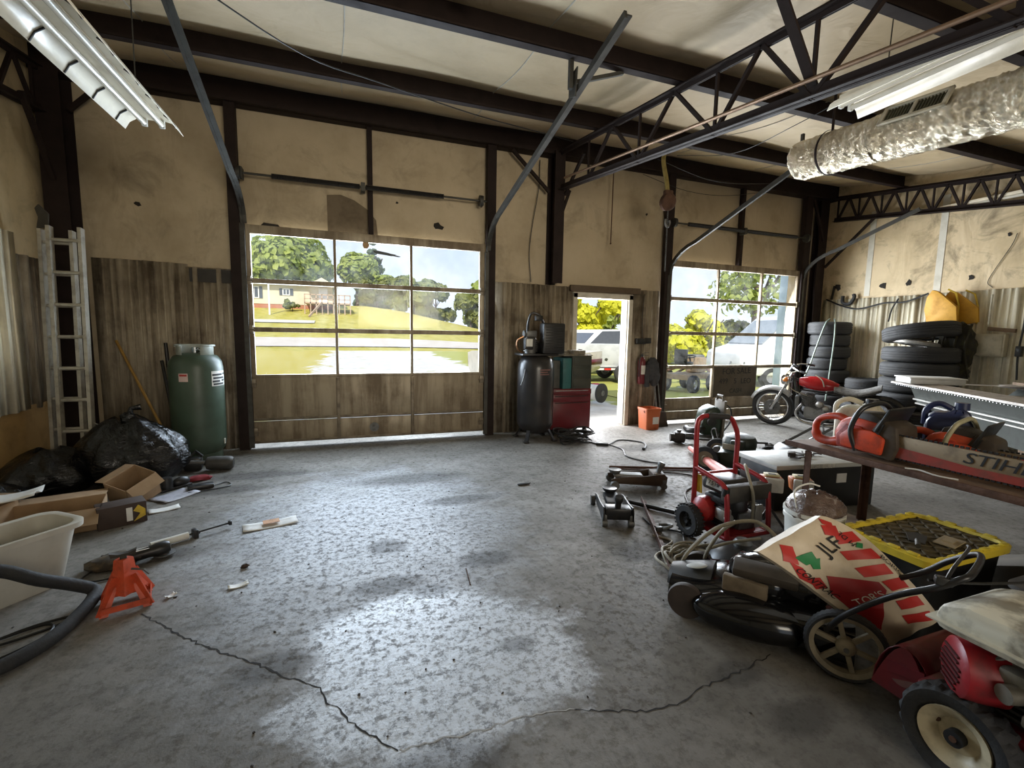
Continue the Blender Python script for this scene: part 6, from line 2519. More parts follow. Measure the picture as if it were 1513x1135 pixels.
# ------------------------------------------------------------------ floor jacks, bars, hoses
def floor_jack(name, label, loc, rz, m, L, w, mm):
    t = thing(name, label, 'floor jack', loc, rz)
    k = MB()
    for s in (-1, 1):
        k.prism([(-L * .5, .03), (L * .48, .05), (L * .5, .09), (L * .30, .115), (-L * .1, .125), (-L * .45, .15), (-L * .52, .12)], -.006, .006, (0, s * w * .5, 0), (1, 0, 0), (0, 0, 1), (0, 1, 0), .003)
    k.box(-L * .3, -L * .05, -w * .5, w * .5, .05, .056)
    k.bx((-L * .38, 0, .10), (.12, w * .9, .09), bev=.015)
    k.build('frame', m, t)
    k = MB()
    k.prism([(-L * .12, .07), (L * .40, .08), (L * .44, .12), (L * .36, .125), (-L * .1, .12)], -w * .26, w * .26, (0, 0, 0), (1, 0, 0), (0, 0, 1), (0, 1, 0), .008)
    k.build('lift_arm', mm, t)
    k = MB()
    k.lathe([(.001, 0), (.045, .0), (.06, .02), (.06, .035), (.045, .03), (.001, .028)], (L * .40, 0, .125), (0, 0, 1), 22, cap=False)
    k.build('saddle', mm, t)
    for s in (-1, 1):
        k = MB()
        k.cyl((L * .44, s * (w * .5 + .008), .04), (L * .44, s * (w * .5 + .045), .04), .040, n=20)
        k.build('front_wheel', GREYM, t)
        k = MB()
        k.cyl((-L * .46, s * (w * .5 - .03), .03), (-L * .46, s * (w * .5 + .01), .03), .030, n=18)
        k.bx((-L * .46, s * (w * .5 - .01), .07), (.04, .035, .05), bev=.006)
        k.build('rear_caster', GREYM, t)
    k = MB()
    k.cyl((-L * .40, 0, .13), (-L * .44, 0, .20), .024, n=14)
    k.lathe([(.028, 0), (.034, .02), (.034, .04), (.028, .05)], (-L * .44, 0, .19), (-.3, 0, 1), 16)
    k.build('handle_socket', mm, t)
    return t


floor_jack('floor_jack', 'black low floor jack facing the camera on the open concrete'.replace('facing the camera', 'standing alone'), (1.99, 3.06, 0), R(67), BLACKM, .50, .22, mat('dark_steel', (.05, .05, .05), .35, .7, .5))
floor_jack('floor_jack', 'rusty brown floor jack beyond the black one near the long rods', (2.60, 3.62, 0), R(159), mat('rusty_jack_brown', (.055, .035, .022), .6, .2, .7, 12, (.10, .06, .035)), .52, .20, GREYM)
k = MB()
k.cyl((2.22, 3.26, .022), (2.50, 2.86, .022), .017, n=12)
k.bx((2.53, 2.80, .03), (.05, .16, .05), (0, 0, R(35)), .012)
k.bx((2.56, 2.84, .03), (.14, .03, .03), (0, 0, R(10)), .008)
tag(k.build('jack_lever', BLACKM), 'black jack handle with a forked end lying beside the long iron bar', 'handle')
k = MB()
k.tube([(2.36, 2.64, .02), (2.42, 2.62, .05), (2.46, 2.70, .02), (2.40, 2.74, .012)], .012, 8, sub=3)
k.bx((2.34, 2.66, .02), (.05, .03, .035), bev=.006)
o = tag(k.build('shackle', GREYM), 'small dark shackle on the floor next to the cart wheel', 'shackle')
o.location = (-.19, .02, 0)
k = MB()
k.prism([(0, 0), (.042, 0), (.042, .005), (.005, .005), (.005, .042), (0, .042)], 0, 1.34, (2.40, 3.26, .002), Vector((1.19, -.62, 0)).normalized(), (0, 0, 1), Vector((-.62, -1.19, 0)).normalized())
tag(k.build('angle_iron', mat('red_brown_iron', (.13, .07, .055), .6, .3, .6)), 'long red-brown angle iron bar lying on the floor by the hose coil', 'bar')
k = MB()
k.cyl((2.66, 4.20, .016), (3.62, 3.84, .016), .013, n=10)
tag(k.build('steel_rod', RUST), 'upper of two dark steel rods lying past the rusty floor jack', 'rod')
k = MB()
k.cyl((2.66, 4.14, .012), (3.60, 3.78, .012), .008, n=10)
tag(k.build('steel_rod', RUST), 'thinner steel rod lying just before the thicker dark rod', 'rod')

# tangled beige hose
k = MB()
rnd = random.Random(21)
P = []
for i in range(64):
    a = i * .62
    r = .10 + .10 * abs(math.sin(i * .37)) + rnd.uniform(-.02, .02)
    P.append((2.02 + r * math.cos(a) * 1.15 + .0018 * i, 2.20 + r * math.sin(a), .010 + .05 * rnd.random() * (i % 3 > 0)))
k.tube(P, .009, 7, sub=4)
k.tube([(1.86, 2.12, .01), (1.80, 2.05, .08), (1.79, 1.98, .22), (1.87, 1.93, .34), (1.97, 1.90, .40), (2.12, 1.86, .42), (2.16, 1.78, .40), (2.22, 1.70, .30)], .011, 8, sub=5)
k.tube([(1.90, 2.28, .01), (2.0, 2.1, .02), (1.95, 2.02, .08), (1.93, 1.98, .2), (1.97, 1.93, .34), (2.05, 1.9, .41)], .010, 8, sub=5)
k.tube([(1.97, 2.02, .20), (2.1, 1.98, .24), (2.25, 1.9, .28)], .009, 7, sub=4)
k.tube([(2.05, 2.62, .01), (2.12, 2.5, .01), (2.0, 2.42, .012), (2.14, 2.34, .012), (2.0, 2.3, .01)], .009, 7, sub=5)
tag(k.build('hose_tangle', CORDG), 'tangled beige hose heaped on the floor and arching over the black mower', 'hose')
k = MB()
k.tube([(2.18, 2.92, .008), (2.16, 2.75, .008), (2.28, 2.60, .008), (2.20, 2.45, .008), (2.30, 2.36, .008), (2.1, 2.28, .012)], .007, 6, sub=5)
tag(k.build('electric_cable', CORDB), 'thin black cable lying between the iron bar and the red cart', 'cable')
# black domed mower half hidden by the hose
sm = thing('mower_deck', 'black domed mower deck half hidden behind the beige hose', 'mower deck', (2.27, 2.04, 0), R(15))
k = MB()
k.lathe([(.20, .03), (.205, .06), (.17, .12), (.10, .155), (.06, .165), (.001, .17)], (0, 0, 0), (0, 0, 1), 32)
k.build('dome', BLACKP, sm)
k = MB()
k.lathe([(.05, .165), (.055, .19), (.04, .21), (.001, .212)], (0, 0, 0), (0, 0, 1), 20)
k.build('cap', GREYM, sm)
for x, y in ((-.17, -.13), (.17, -.13), (-.15, .14), (.15, .14)):
    k = MB()
    k.lathe([(.02, -.015), (.045, -.018), (.05, 0), (.045, .018), (.02, .015)], (x, y, .05), (0, 1, 0), 20, closed=True)
    k.build('wheel', RUBBER, sm)

# ------------------------------------------------------------------ rack with saws
rk = thing('shelf_rack', 'rusty angle iron rack with thick boards holding the saws', 'rack', (3.16, 1.0, 0))
k = MB()
k.box(-.31, .31, -1.3, 1.26, .722, .745, .004)
k.build('top_board', mat('oily_board', (.17, .10, .055), .7, 0, .75, 5, (.045, .026, .016), .3, 26), rk)
k = MB()
k.box(-.12, .31, -1.3, 1.24, .14, .165, .004)
k.build('lower_board', WOOD, rk)
for x, y in ((-.29, 1.12), (.28, 1.12), (.28, -1.2), (-.29, -1.2)):
    k = MB()
    k.box(x - .022, x + .022, y - .003, y + .003, 0, .71)
    k.box(x - .022 if x < 0 else x + .016, x - .016 if x < 0 else x + .022, y - .04, y, 0, .71)
    k.build('leg', RUST, rk)
k = MB()
k.box(-.32, -.305, -1.3, 1.27, .715, .752, .003)
k.build('edge_strip', RUST, rk)


def chainsaw(name, label, loc, rz, col, scale=1.0, barL=.70, guard=True, lettering=True, grip=None):
    t = thing(name, label, 'chainsaw', loc, rz)
    t.scale = (scale,) * 3
    k = MB()
    k.prism([(-.10, .02), (.16, .02), (.19, .07), (.18, .15), (.10, .20), (-.02, .215), (-.10, .18), (-.13, .10)], -.085, .085, (0, 0, 0), (1, 0, 0), (0, 0, 1), (0, -1, 0), .03)
    k.build('body', col, t)
    k = MB()
    k.prism([(-.06, .04), (.15, .03), (.16, .12), (.10, .155), (-.02, .15), (-.07, .10)], .085, .115, (0, 0, 0), (1, 0, 0), (0, 0, 1), (0, -1, 0), .012)
    k.build('clutch_cover', col, t)
    k = MB()
    k.prism([(-.09, .03), (.05, .03), (.07, .09), (.03, .165), (-.05, .165), (-.10, .10)], .080, .098, (0, 0, 0), (1, 0, 0), (0, 0, 1), (0, -1, 0), .008)
    k.build('starter_cover', mat('grimy_red_cover', (.36, .028, .016), .5, 0, .9, 24, (.06, .02, .014)), t)
    k = MB()
    k.prism([(.07, .02), (.19, .01), (.215, .08), (.20, .19), (.12, .225), (.075, .14)], -.088, .094, (0, 0, 0), (1, 0, 0), (0, 0, 1), (0, -1, 0), .014)
    k.build('muffler_side', mat('oily_brown_cast', (.05, .036, .025), .55, .2, .8, 14, (.10, .075, .05)), t)
    k = MB()
    k.prism([(-.05, .16), (.11, .16), (.12, .22), (.05, .245), (-.04, .235)], -.07, .07, (0, 0, 0), (1, 0, 0), (0, 0, 1), (0, -1, 0), .02)
    k.build('top_cover', mat('dark_filter_cover', (.05, .04, .035), .5, 0, .6), t)
    k = MB()
    k.tube([(-.10, 0, .17), (-.16, 0, .185), (-.25, 0, .16), (-.285, 0, .11), (-.27, 0, .04), (-.20, 0, .025), (-.10, 0, .05)], [.022, .020, .018, .02, .026, .026, .03], 12, sub=5)
    k.build('rear_handle', col, t)
    k = MB()
    k.tube([(.02, -.10, .03), (.0, -.125, .14), (.03, -.11, .25), (.05, -.05, .285), (.05, .06, .285), (.06, .12, .22), (.08, .12, .12)], .013, 10, sub=5)
    k.build('front_handle', grip or mat('grey_tube_handle', (.15, .14, .12), .45, .3, .5), t)
    if guard:
        k = MB()
        k.prism([(-.04, -.115), (.09, -.10), (.10, .10), (-.0, .10)], -.006, .006, (.13, 0, .19), (.42, 0, 1), (0, 1, 0), None, .004)
        k.beam((.11, -.09, .12), (.14, -.09, .2), .03, .02)
        k.build('hand_guard', BLACKP, t)
    k = MB()
    n = 10
    P = [(.10, .045)] + [(.10 + barL, .055)] + [(.10 + barL + .05 * math.sin(PI * i / n), .105 - .05 * math.cos(PI * i / n)) for i in range(1, n)] + [(.10 + barL, .155), (.10, .165)]
    k.prism(P, .060, .072, (0, 0, -.015), (1, 0, 0), (0, 0, 1), (0, -1, 0), .002)
    k.build('guide_bar', mat('tan_dirty_bar', (.22, .155, .085), .5, .3, .8, 11, (.055, .035, .022)), t)
    k = MB()
    P = [(x, .05 - .0) for x in (.15,)]
    for i in range(int(barL / .02)):
        for zz in (.028, .152):
            k.bx((.14 + i * .02, -.066, zz - .0), (.013, .008, .009))
    k.build('chain', BLACKM, t, kind='stuff')
    if lettering:
        k = MB()
        k.prism([(.17, .045), (.10 + barL, .048), (.10 + barL + .02, .085), (.50, .082), (.30, .098), (.17, .104)], .0725, .0735, (0, 0, -.013), (1, 0, 0), (0, 0, 1), (0, -1, 0))
        k.build('red_stripe', mat('worn_bar_red', (.26, .028, .016), .5, 0, .95, 12, (.075, .035, .02)), t)
        text('STIHL', 'lettering', INK, t, .075, frame((.585, -.0745, .105), (1, 0, 0), (0, 0, 1)), .0008, sx=1.25, shear=.25)
    return t


chainsaw('chainsaw', 'big orange chainsaw with a long lettered bar at the front of the rack', (3.00, 1.86, .748), R(-90), ORANGE, 1.1, .80, True, True, BLACKP)
chainsaw('chainsaw', 'second orange chainsaw with a pale loop handle behind the big lettered saw', (3.20, 1.52, .748), R(-82), ORPAINT, .95, .42, True, False, mat('pale_loop_handle', (.40, .36, .22), .5, .1, .5))
chainsaw('chainsaw', 'red chainsaw lying farther down the rack near its board edge', (3.10, .98, .748), R(-75), REDP, .8, .3, False, False, BLACKP)


def jug(name, label, loc, rz, w, d, h, m, cap_m, lab=None):
    t = thing(name, label, 'jug', loc, rz)
    k = MB()
    k.prism([(-w, 0), (w, 0), (w, h * .58), (w * .65, h * .80), (w * .45, h * .92), (.1 * w, h * .92), (-.1 * w, h * .84), (-w * .7, h * .84), (-w, h * .70)], -d, d, (0, 0, 0), (1, 0, 0), (0, 0, 1), (0, -1, 0), min(d, w) * .35)
    k.build('body', m, t)
    k = MB()
    k.tube([(-w * .05, 0, h * .90), (-w * .55, 0, h * .98), (-w * .98, 0, h * .86), (-w * 1.02, 0, h * .60)], d * .20, 8, sub=4)
    k.build('handle', m, t)
    k = MB()
    k.cyl((w * .28, 0, h * .90), (w * .28, 0, h * 1.02), d * .42, n=18)
    k.build('cap', cap_m, t)
    if lab:
        k = MB()
        k.box(-w * .75, w * .75, -d - .0015, -d - .0005, h * .12, h * .54)
        k.build('label', lab, t)
    return t


jug('oil_jug', 'cream plastic jug with a moulded handle standing behind the orange saw', (3.28, 2.06, .748), R(-62), .15, .085, .30, CREAM, BLACKP)
jug('coolant_jug', 'dark blue jug with a teal label and pale handle behind the saws', (3.33, 1.60, .748), R(-60), .12, .08, .34, BLUE, BLUE, mat('teal_label', (.10, .30, .33), .5, 0, .3, 12))
k = MB()
rnd = random.Random(9)
for c in range(5):
    r = .10 + .02 * c
    k.tube([(.02 * c + r * math.cos(a), .7 * r * math.sin(a), .012 + .016 * c + .02 * math.sin(2 * a + c)) for a in [i * PI / 8 for i in range(16)]], .009, 7, closed=True, sub=2)
o = tag(k.build('cable_coil', CORDB), 'coil of black cable lying between the saws on the rack', 'cable')
o.location = (3.27, 1.22, .746)
for i, (x, y, s_) in enumerate(((2.90, .98, .022), (2.93, .93, .026), (2.89, .88, .020))):
    k = MB()
    k.lathe([(s_ * .6, 0), (s_, .0), (s_, .04), (s_ * .6, .04), (s_ * .55, .015)], (0, 0, 0), (0, 0, 1), 18, closed=True)
    o = tag(k.build('socket', CHROME), ('shiny socket nut on the rack edge, first of three from the saw bar end', 'shiny socket nut in the middle of three on the rack edge', 'smallest shiny socket nut at the end of the three on the rack edge')[i], 'socket', 'sockets on the rack edge')
    o.location = (x, y, .746)
wire('bent pale wire lying on the front edge of the rack board', [(2.87, 1.56, .75), (2.885, 1.50, .755), (2.875, 1.42, .75), (2.90, 1.34, .75)], .004, WHITEP, 'bent_wire', 'wire')
junk('box_engine', 'dark small engine with a pale cover behind the cream jug on the rack', 'engine', (3.40, 1.84, .746), R(-50),
     lambda k: (k.bx((0, 0, .08), (.16, .14, .16), bev=.03), k.bx((0, -.075, .10), (.10, .02, .06), bev=.006), k.tube([(-.1, 0, .12), (-.05, 0, .22), (.08, 0, .21), (.1, 0, .12)], .012, 8, sub=3)), mat('dusty_black', (.045, .042, .038), .55, .1, .7, 14, (.16, .15, .13)))
# wide dark crate slanting under the rack
k = MB()
k.prism([(-.25, 0), (.25, 0), (.25, .10), (-.25, .34)], -.12, .25, (0, 0, 0), (0, 1, 0), (0, 0, 1), None, .01)
o = tag(k.build('ramp_crate', mat('dusty_brown_board', (.08, .065, .045), .75, 0, .7, 8, (.18, .15, .11))), 'dusty brown wedge shaped crate stored under the rack', 'crate')
o.location = (3.18, 1.10, .167)

# ------------------------------------------------------------------ bucket with bag of rags
bu = thing('paint_bucket', 'white bucket filled with a plastic bag of brown rags beside the rack post', 'bucket', (2.50, 1.78, 0))
k = MB()
k.lathe([(.115, .0), (.118, .02), (.142, .42), (.150, .42), (.150, .44), (.143, .445), (.153, .455), (.153, .475), (.142, .475), (.13, .30), (.001, .28)], (0, 0, 0), (0, 0, 1), 36)
k.build('body', WHITEP, bu)
k = N('clear_bag_over_rags')
BGM = k.out(k.ramp(k.noise(9, 4, .6), [(.35, (.075, .045, .035)), (.62, (.16, .11, .09)), (.75, (.55, .50, .46))]), .18, 0.0, k.noise(14, 5, .65, None, None, .8), .8, .03)
k = MB()
k.ball((.01, 0, .47), (.16, .135, .105), 30, 18, .07, seed=8)
o = tag(k.build('bag_of_rags', BGM, angle=80), 'shiny plastic bag of brown rags bulging out of the white bucket', 'bag')
o.location = (2.50, 1.78, .005)
k = MB()
k.tube([(-.14, 0, .50), (-.10, .05, .58), (.02, .06, .605), (.10, .05, .585)], .005, 6, sub=4)
k.build('bail', WHITEP, bu)

# ------------------------------------------------------------------ black tote with yellow lid
to = thing('storage_tote', 'black storage tote with a dusty yellow rimmed lid under the rack edge', 'tote', (2.69, 1.35, 0))
k = MB()


def rr(hx, hy, z, r=.05, n=5):
    P = []
    for cx, cy, a0 in ((hx - r, hy - r, 0), (-hx + r, hy - r, 90), (-hx + r, -hy + r, 180), (hx - r, -hy + r, 270)):
        P += [(cx + r * math.cos(R(a0 + 90 * i / (n - 1))), cy + r * math.sin(R(a0 + 90 * i / (n - 1))), z) for i in range(n)]
    return P


k.ring([rr(.255, .155, 0), rr(.285, .185, .44), rr(.295, .195, .44), rr(.295, .195, .455)], False, True, True)
k.build('body', BLACKP, to)
k = MB()
k.ring([rr(.31, .208, .445), rr(.312, .21, .478), rr(.300, .198, .488), rr(.285, .183, .486), rr(.278, .176, .470)], False, True, True)
for i in range(7):
    for s in (-1, 1):
        k.bx((-.24 + i * .08, s * .196, .488), (.045, .022, .012), bev=.003)
for i in range(4):
    for s in (-1, 1):
        k.bx((s * .298, -.12 + i * .08, .488), (.022, .045, .012), bev=.003)
ld_ = k.build('lid_rim', mat('dusty_yellow_lid', (.62, .46, .03), .5, 0, .6, 8, (.16, .11, .02)), to)
k = MB()
k.box(-.28, .28, -.178, .178, .464, .472)
PNL = mat('dusty_lid_panel', (.075, .055, .022), .7, 0, .7, 10, (.14, .115, .07))
for i in range(-7, 8):
    for s in (-1, 1):
        x0 = i * .09
        pts_ = [(x0 + s * t_, t_) for t_ in (-.17, .17)]
        pts_ = [(max(-.27, min(.27, x)), y_) for x, y_ in pts_]
        if abs(pts_[0][0] - pts_[1][0]) > .05:
            a_, b_ = pts_
            # keep the line inside the panel
            if s > 0:
                ya = a_[0] - x0
                yb2 = b_[0] - x0
            else:
                ya = x0 - a_[0]
                yb2 = x0 - b_[0]
            k.beam((a_[0], ya, .474), (b_[0], yb2, .474), .008, .008)
k.build('lid_panel', PNL, to)
junk('trowel', 'flat dark tool lying on the yellow rimmed lid', 'tool', (2.60, 1.33, .481), R(30), lambda k: (k.prism([(-.05, -.03), (.06, -.04), (.09, 0), (.06, .04), (-.05, .03)], 0, .006, (0, 0, 0), (1, 0, 0), (0, 1, 0)), k.cyl((-.05, 0, .012), (-.15, .0, .02), .011, n=10)), mat('dark_tool', (.035, .03, .022), .5, .2, .6))
junk('paper_offcut', 'tan flattened scrap lying on the yellow rimmed lid', 'scrap', (2.72, 1.26, .480), R(10), lambda k: (k.box(-.07, .07, -.04, .04, 0, .006), k.box(-.03, .03, -.02, .02, .006, .012)), mat('tan_scrap', (.30, .23, .13), .8, 0, .6))

# ------------------------------------------------------------------ black high-wheel mower
mw_ = thing('high_wheel_mower', 'black push mower with tan spoked high wheels under the printed sack', 'mower', (2.00, 1.62, 0), R(128.5))
GLOSS = mat('glossy_black_deck', (.005, .005, .0055), .10, 0, .4, 8, (.012, .011, .010))
k = MB()
rows = []
for i in range(15):
    f = i / 14
    x = -.34 + .80 * f
    w = .25 * (1 - .35 * max(0, (f - .62) / .38) ** 2)
    h0 = .05 + .02 * math.sin(PI * f)
    h1 = .205 - .05 * max(0, (f - .7) / .3)
    row = []
    for j in range(15):
        a = PI * j / 14
        c, s_ = math.cos(a), math.sin(a)
        row.append((x, w * (abs(c) ** .55) * (1 if c > 0 else -1), h0 + (h1 - h0) * s_ ** .6))
    rows.append(row)
k.ring(rows, False, True, True)
k.build('deck', GLOSS, mw_)
k = MB()
k.lathe([(.16, .0), (.175, .03), (.165, .08), (.13, .12), (.05, .14), (.001, .142)], (.02, .0, .195), (0, 0, 1), 32)
k.bx((-.15, .0, .25), (.18, .30, .12), bev=.04)
k.build('engine_shroud', GLOSS, mw_)
k = MB()
k.ball((.06, .20, .105), (.27, .115, .10), 30, 16, 0, (R(-14), 0, R(6)), zmin=.03)
k.build('side_chute', GLOSS, mw_)
k = MB()
k.bx((.10, .165, .225), (.20, .04, .09), (0, 0, R(-8)), .008)
k.build('side_cover', mat('grimy_tan_cover', (.16, .12, .075), .65, 0, .7, 12, (.05, .036, .022)), mw_)
k = MB()
k.bx((.02, .13, .31), (.28, .10, .05), (R(-16), 0, 0), .012)
k.build('battery_cover', mat('black_brown_cover', (.055, .042, .03), .6, 0, .6), mw_)
k = MB()
rows = []
for i in range(9):
    f = i / 8
    x = .26 + .22 * f
    q = .17 * (1 - .45 * f ** 2)
    rows.append([(x, q * math.cos(a), .10 + (.13 - .06 * f) * math.sin(a)) for a in [PI * j / 12 for j in range(13)]])
k.ring(rows, False, True, True)
k.build('front_cowl', mat('grey_black_cowl', (.035, .036, .037), .38, 0, .5, 8, (.07, .068, .06)), mw_)
k = MB()
k.ball((.34, .05, .218), (.055, .035, .008), 20, 8, 0, (0, R(14), 0))
k.build('oval_badge', mat('pale_badge', (.42, .42, .39), .5, 0, .4), mw_)
for y in (.205, -.205):
    k = MB()
    k.lathe([(.001, -.022), (.05, -.022), (.088, -.018), (.092, 0), (.088, .018), (.05, .022), (.001, .022)], (.36, y, .092), (0, 1, 0), 28, cap=False)
    k.build('front_wheel', mat('brown_black_rubber', (.035, .026, .022), .6, 0, .7, 12, (.07, .05, .04)), mw_)
for y in (.285, -.285):
    k = MB()
    r = .153
    prof = [(r * .84, -.020), (r * .93, -.024), (r * .99, -.016), (r, 0), (r * .99, .016), (r * .93, .024), (r * .84, .020)]
    n = 96
    k.ring([[((q - (.003 if (j % 2 and q > r * .97) else 0)) * math.cos(2 * PI * j / n) - .30, y + h_, r + (q - (.003 if (j % 2 and q > r * .97) else 0)) * math.sin(2 * PI * j / n)) for j in range(n)] for q, h_ in prof], True, True)
    hw = k.build('rear_wheel', RUBBER, mw_)
    k = MB()
    k.lathe([(r * .74, -.016), (r * .86, -.022), (r * .86, .022), (r * .74, .016)], (-.30, y, r), (0, 1, 0), 48, closed=True)
    k.lathe([(.001, -.03), (.018, -.032), (.03, -.022), (.036, -.018), (.036, .018), (.03, .026), (.018, .034), (.001, .034)], (-.30, y, r), (0, 1, 0), 24, cap=False)
    for i in range(6):
        a = 2 * PI * i / 6 + .25
        d = Vector((math.cos(a), 0, math.sin(a)))
        o_ = Vector((-.30, y, r))
        k.beam(o_ + d * .03, o_ + d * r * .78, .020, .018, (0, 1, 0), .003)
    k.build('spoked_hub', mat('tan_plastic_hub', (.27, .225, .15), .65, 0, .7, 14, (.10, .08, .05)), hw)
    k = MB()
    k.cyl((-.30, y - .04, r), (-.30, y + .042, r), .010, n=12)
    k.build('axle_nut', GREYM, hw)
# folded handle, given in world metres and brought into the mower's own axes
Mi = (Matrix.Translation((2.00, 1.62, 0)) @ Matrix.Rotation(R(128.5), 4, 'Z')).inverted()


def loc(*P):
    return [tuple(Mi @ Vector(p)) for p in P]


k = MB()
k.tube(loc((1.915, 1.26, .20), (1.875, 1.16, .345), (1.90, 1.03, .49), (1.94, .92, .58), (1.965, .87, .632), (2.02, .865, .645), (2.22, .93, .640), (2.275, .975, .625), (2.285, 1.06, .55), (2.265, 1.14, .46), (2.22, 1.34, .30)), .0115, 10, sub=5)
k.build('folded_handle', BLACKM, mw_)
k = MB()
k.tube(loc((1.95, .90, .615), (1.99, .90, .66), (2.2, .96, .665), (2.26, .99, .655)), .006, 6, sub=4)
k.tube(loc((1.93, .94, .60), (2.1, .86, .60), (2.5, .72, .62)), .005, 6, sub=4)
k.bx(loc((1.95, .905, .612))[0], (.05, .03, .03), bev=.006)
k.build('bail_and_cable', BLACKP, mw_)

# ------------------------------------------------------------------ printed sack draped over the mower
sk = thing('printed_sack', 'white plastic sack with red stripes and green logo draped over the black mower', 'sack', (0, 0, 0))
P00, P10, P01, P11 = Vector((1.661, 1.411, .523)), Vector((2.045, 1.414, .637)), Vector((2.20, 1.185, .10)), Vector((2.385, 1.10, .25))
SN = ((P01 - P00).cross(P10 - P00)).normalized()
if SN.dot(Vector((-.5, -.8, .3))) < 0:
    SN = -SN


def sack_pt(u, v, off=0.0):
    # v runs past 1 where the sack bulges
    p = P00.lerp(P01, u).lerp(P10.lerp(P11, u), v)
    b_ = .050 * max(0.0, math.sin(PI * min(max(u, 0), 1))) ** .6 * max(0.0, math.sin(PI * min(max((v + .05) / 1.25, 0), 1))) ** .6
    b_ += .006 * math.sin(9 * u + 4 * v) + .004 * math.sin(17 * v - 6 * u)
    return p + SN * (b_ + off)


def vmax(u):
    return 1.0 + .17 * math.sin(PI * min(1, u ** .7))


def vmin(u):
    return .0 + .03 * math.sin(PI * u)


k = MB()
k.surf(lambda u, s_: sack_pt(u, vmin(u) + (vmax(u) - vmin(u)) * s_), 34, 26)
k.surf(lambda u, s_: sack_pt(u, vmin(u) + (vmax(u) - vmin(u)) * s_, -.03 - .03 * math.sin(PI * s_)), 20, 14)
top = lambda s_, o: sack_pt(0, vmin(0) + (vmax(0) - vmin(0)) * s_, o)
for (fa, fb) in ((lambda s_: (0, s_), 0), (lambda s_: (1, s_), 0), (lambda s_: (s_, 0), 0), (lambda s_: (s_, 1), 0)):
    row = []
    for i in range(21):
        u, q = fa(i / 20)
        v = vmin(u) + (vmax(u) - vmin(u)) * q
        row.append((sack_pt(u, v), sack_pt(u, v, -.015), sack_pt(u, v, -.03 - .03 * math.sin(PI * q))))
    k.ring([[r_[j] for r_ in row] for j in range(3)], False, False)
SACKM = mat('sack_plastic', (.66, .56, .42), .5, 0, .6, 5, (.34, .25, .16), .3, 12)
k.build('sack', SACKM, sk, angle=70)
SRED = mat('sack_red_print', (.52, .03, .025), .45, 0, .35, 6, (.22, .02, .018))
SGRN = mat('sack_green_print', (.02, .22, .07), .5, 0, .2)


def patch(name, m, polys, off=.003, n=6):
    k = MB()
    for q in polys:
        a, b_, c, d = q
        k.surf(lambda s_, t_: sack_pt(*(
            (a[0] * (1 - s_) + b_[0] * s_) * (1 - t_) + (d[0] * (1 - s_) + c[0] * s_) * t_,
            (a[1] * (1 - s_) + b_[1] * s_) * (1 - t_) + (d[1] * (1 - s_) + c[1] * s_) * t_), off), n, n)
    return k.build(name, m, sk, angle=80)


for q_ in [
    [(.13, .86), (.19, 1.10), (.27, 1.07), (.21, .78)], [(.25, .70), (.34, 1.06), (.43, 1.04), (.32, .66)], [(.38, .62), (.46, .99), (.55, .97), (.46, .60)],
    [(.54, .72), (.60, 1.02), (.69, 1.0), (.63, .72)], [(.70, .64), (.77, 1.0), (.85, .98), (.78, .62)], [(.82, .56), (.90, .96), (.97, .92), (.90, .54)],
    [(.0, .93), (.07, 1.0), (.10, .95), (.04, .88)], [(.04, .85), (.10, 1.0), (.17, .88), (.11, .77)],
    [(.02, .25), (.07, .33), (.19, .16), (.12, .08)], [(.14, .12), (.22, .16), (.36, .07), (.28, .03)], [(.30, .10), (.33, .2), (.42, .16), (.40, .05)]]:
    patch('red_stripe', SRED, [q_])
patch('red_panel', mat('sack_dark_red', (.36, .02, .022), .4, 0, .3, 6), [
    [(.34, .28), (.53, .68), (.60, .66), (.46, .13)], [(.46, .13), (.60, .66), (.70, .42), (.60, .12)], [(.60, .12), (.70, .42), (.84, .16), (.77, .07)]], .0045)
patch('green_logo', SGRN, [[(.135, .21), (.155, .43), (.235, .38), (.215, .22)], [(.20, .30), (.22, .43), (.285, .31), (.26, .24)], [(.255, .98), (.285, 1.03), (.305, .95), (.275, .90)]], .004)
L_U = (P01 - P00).length
L_V = (P10 - P00).length


def sack_text(body, m, u0, v0, size, along, up, sx=1.0, off=.0065):
    """flat letters laid on the sack: along / up are directions in sack metres (u, v)"""
    o = text(body, 'sack_print', m, sk, size, Matrix.Identity(4), .0, 'CENTER', sx)
    al, u_ = Vector(along).normalized(), Vector(up).normalized()
    bm2 = bmesh.new()
    bm2.from_mesh(o.data)
    for v in bm2.verts:
        du = (al[0] * v.co.x + u_[0] * v.co.y) / L_U
        dv = (al[1] * v.co.x + u_[1] * v.co.y) / L_V
        v.co = sack_pt(u0 + du, v0 + dv, off)
    bm2.to_mesh(o.data)
    bm2.free()
    return o


sack_text('JLF', INK, .19, .67, .105, (.02, 1), (-1, .02), 1.0)
sack_text("TOR'S", WHITEINK, .60, .40, .062, (.12, 1), (-1, .12), .95)
sack_text('CONTRAC', INK, .36, .115, .045, (1, .05), (.05, 1), 1.0)
sack_text('BORIC', INK, .50, 1.06, .045, (1, .02), (.02, 1), 1.0)
sack_text('M DL', INK, .20, .92, .040, (-1, .05), (.05, -1), 1.0)

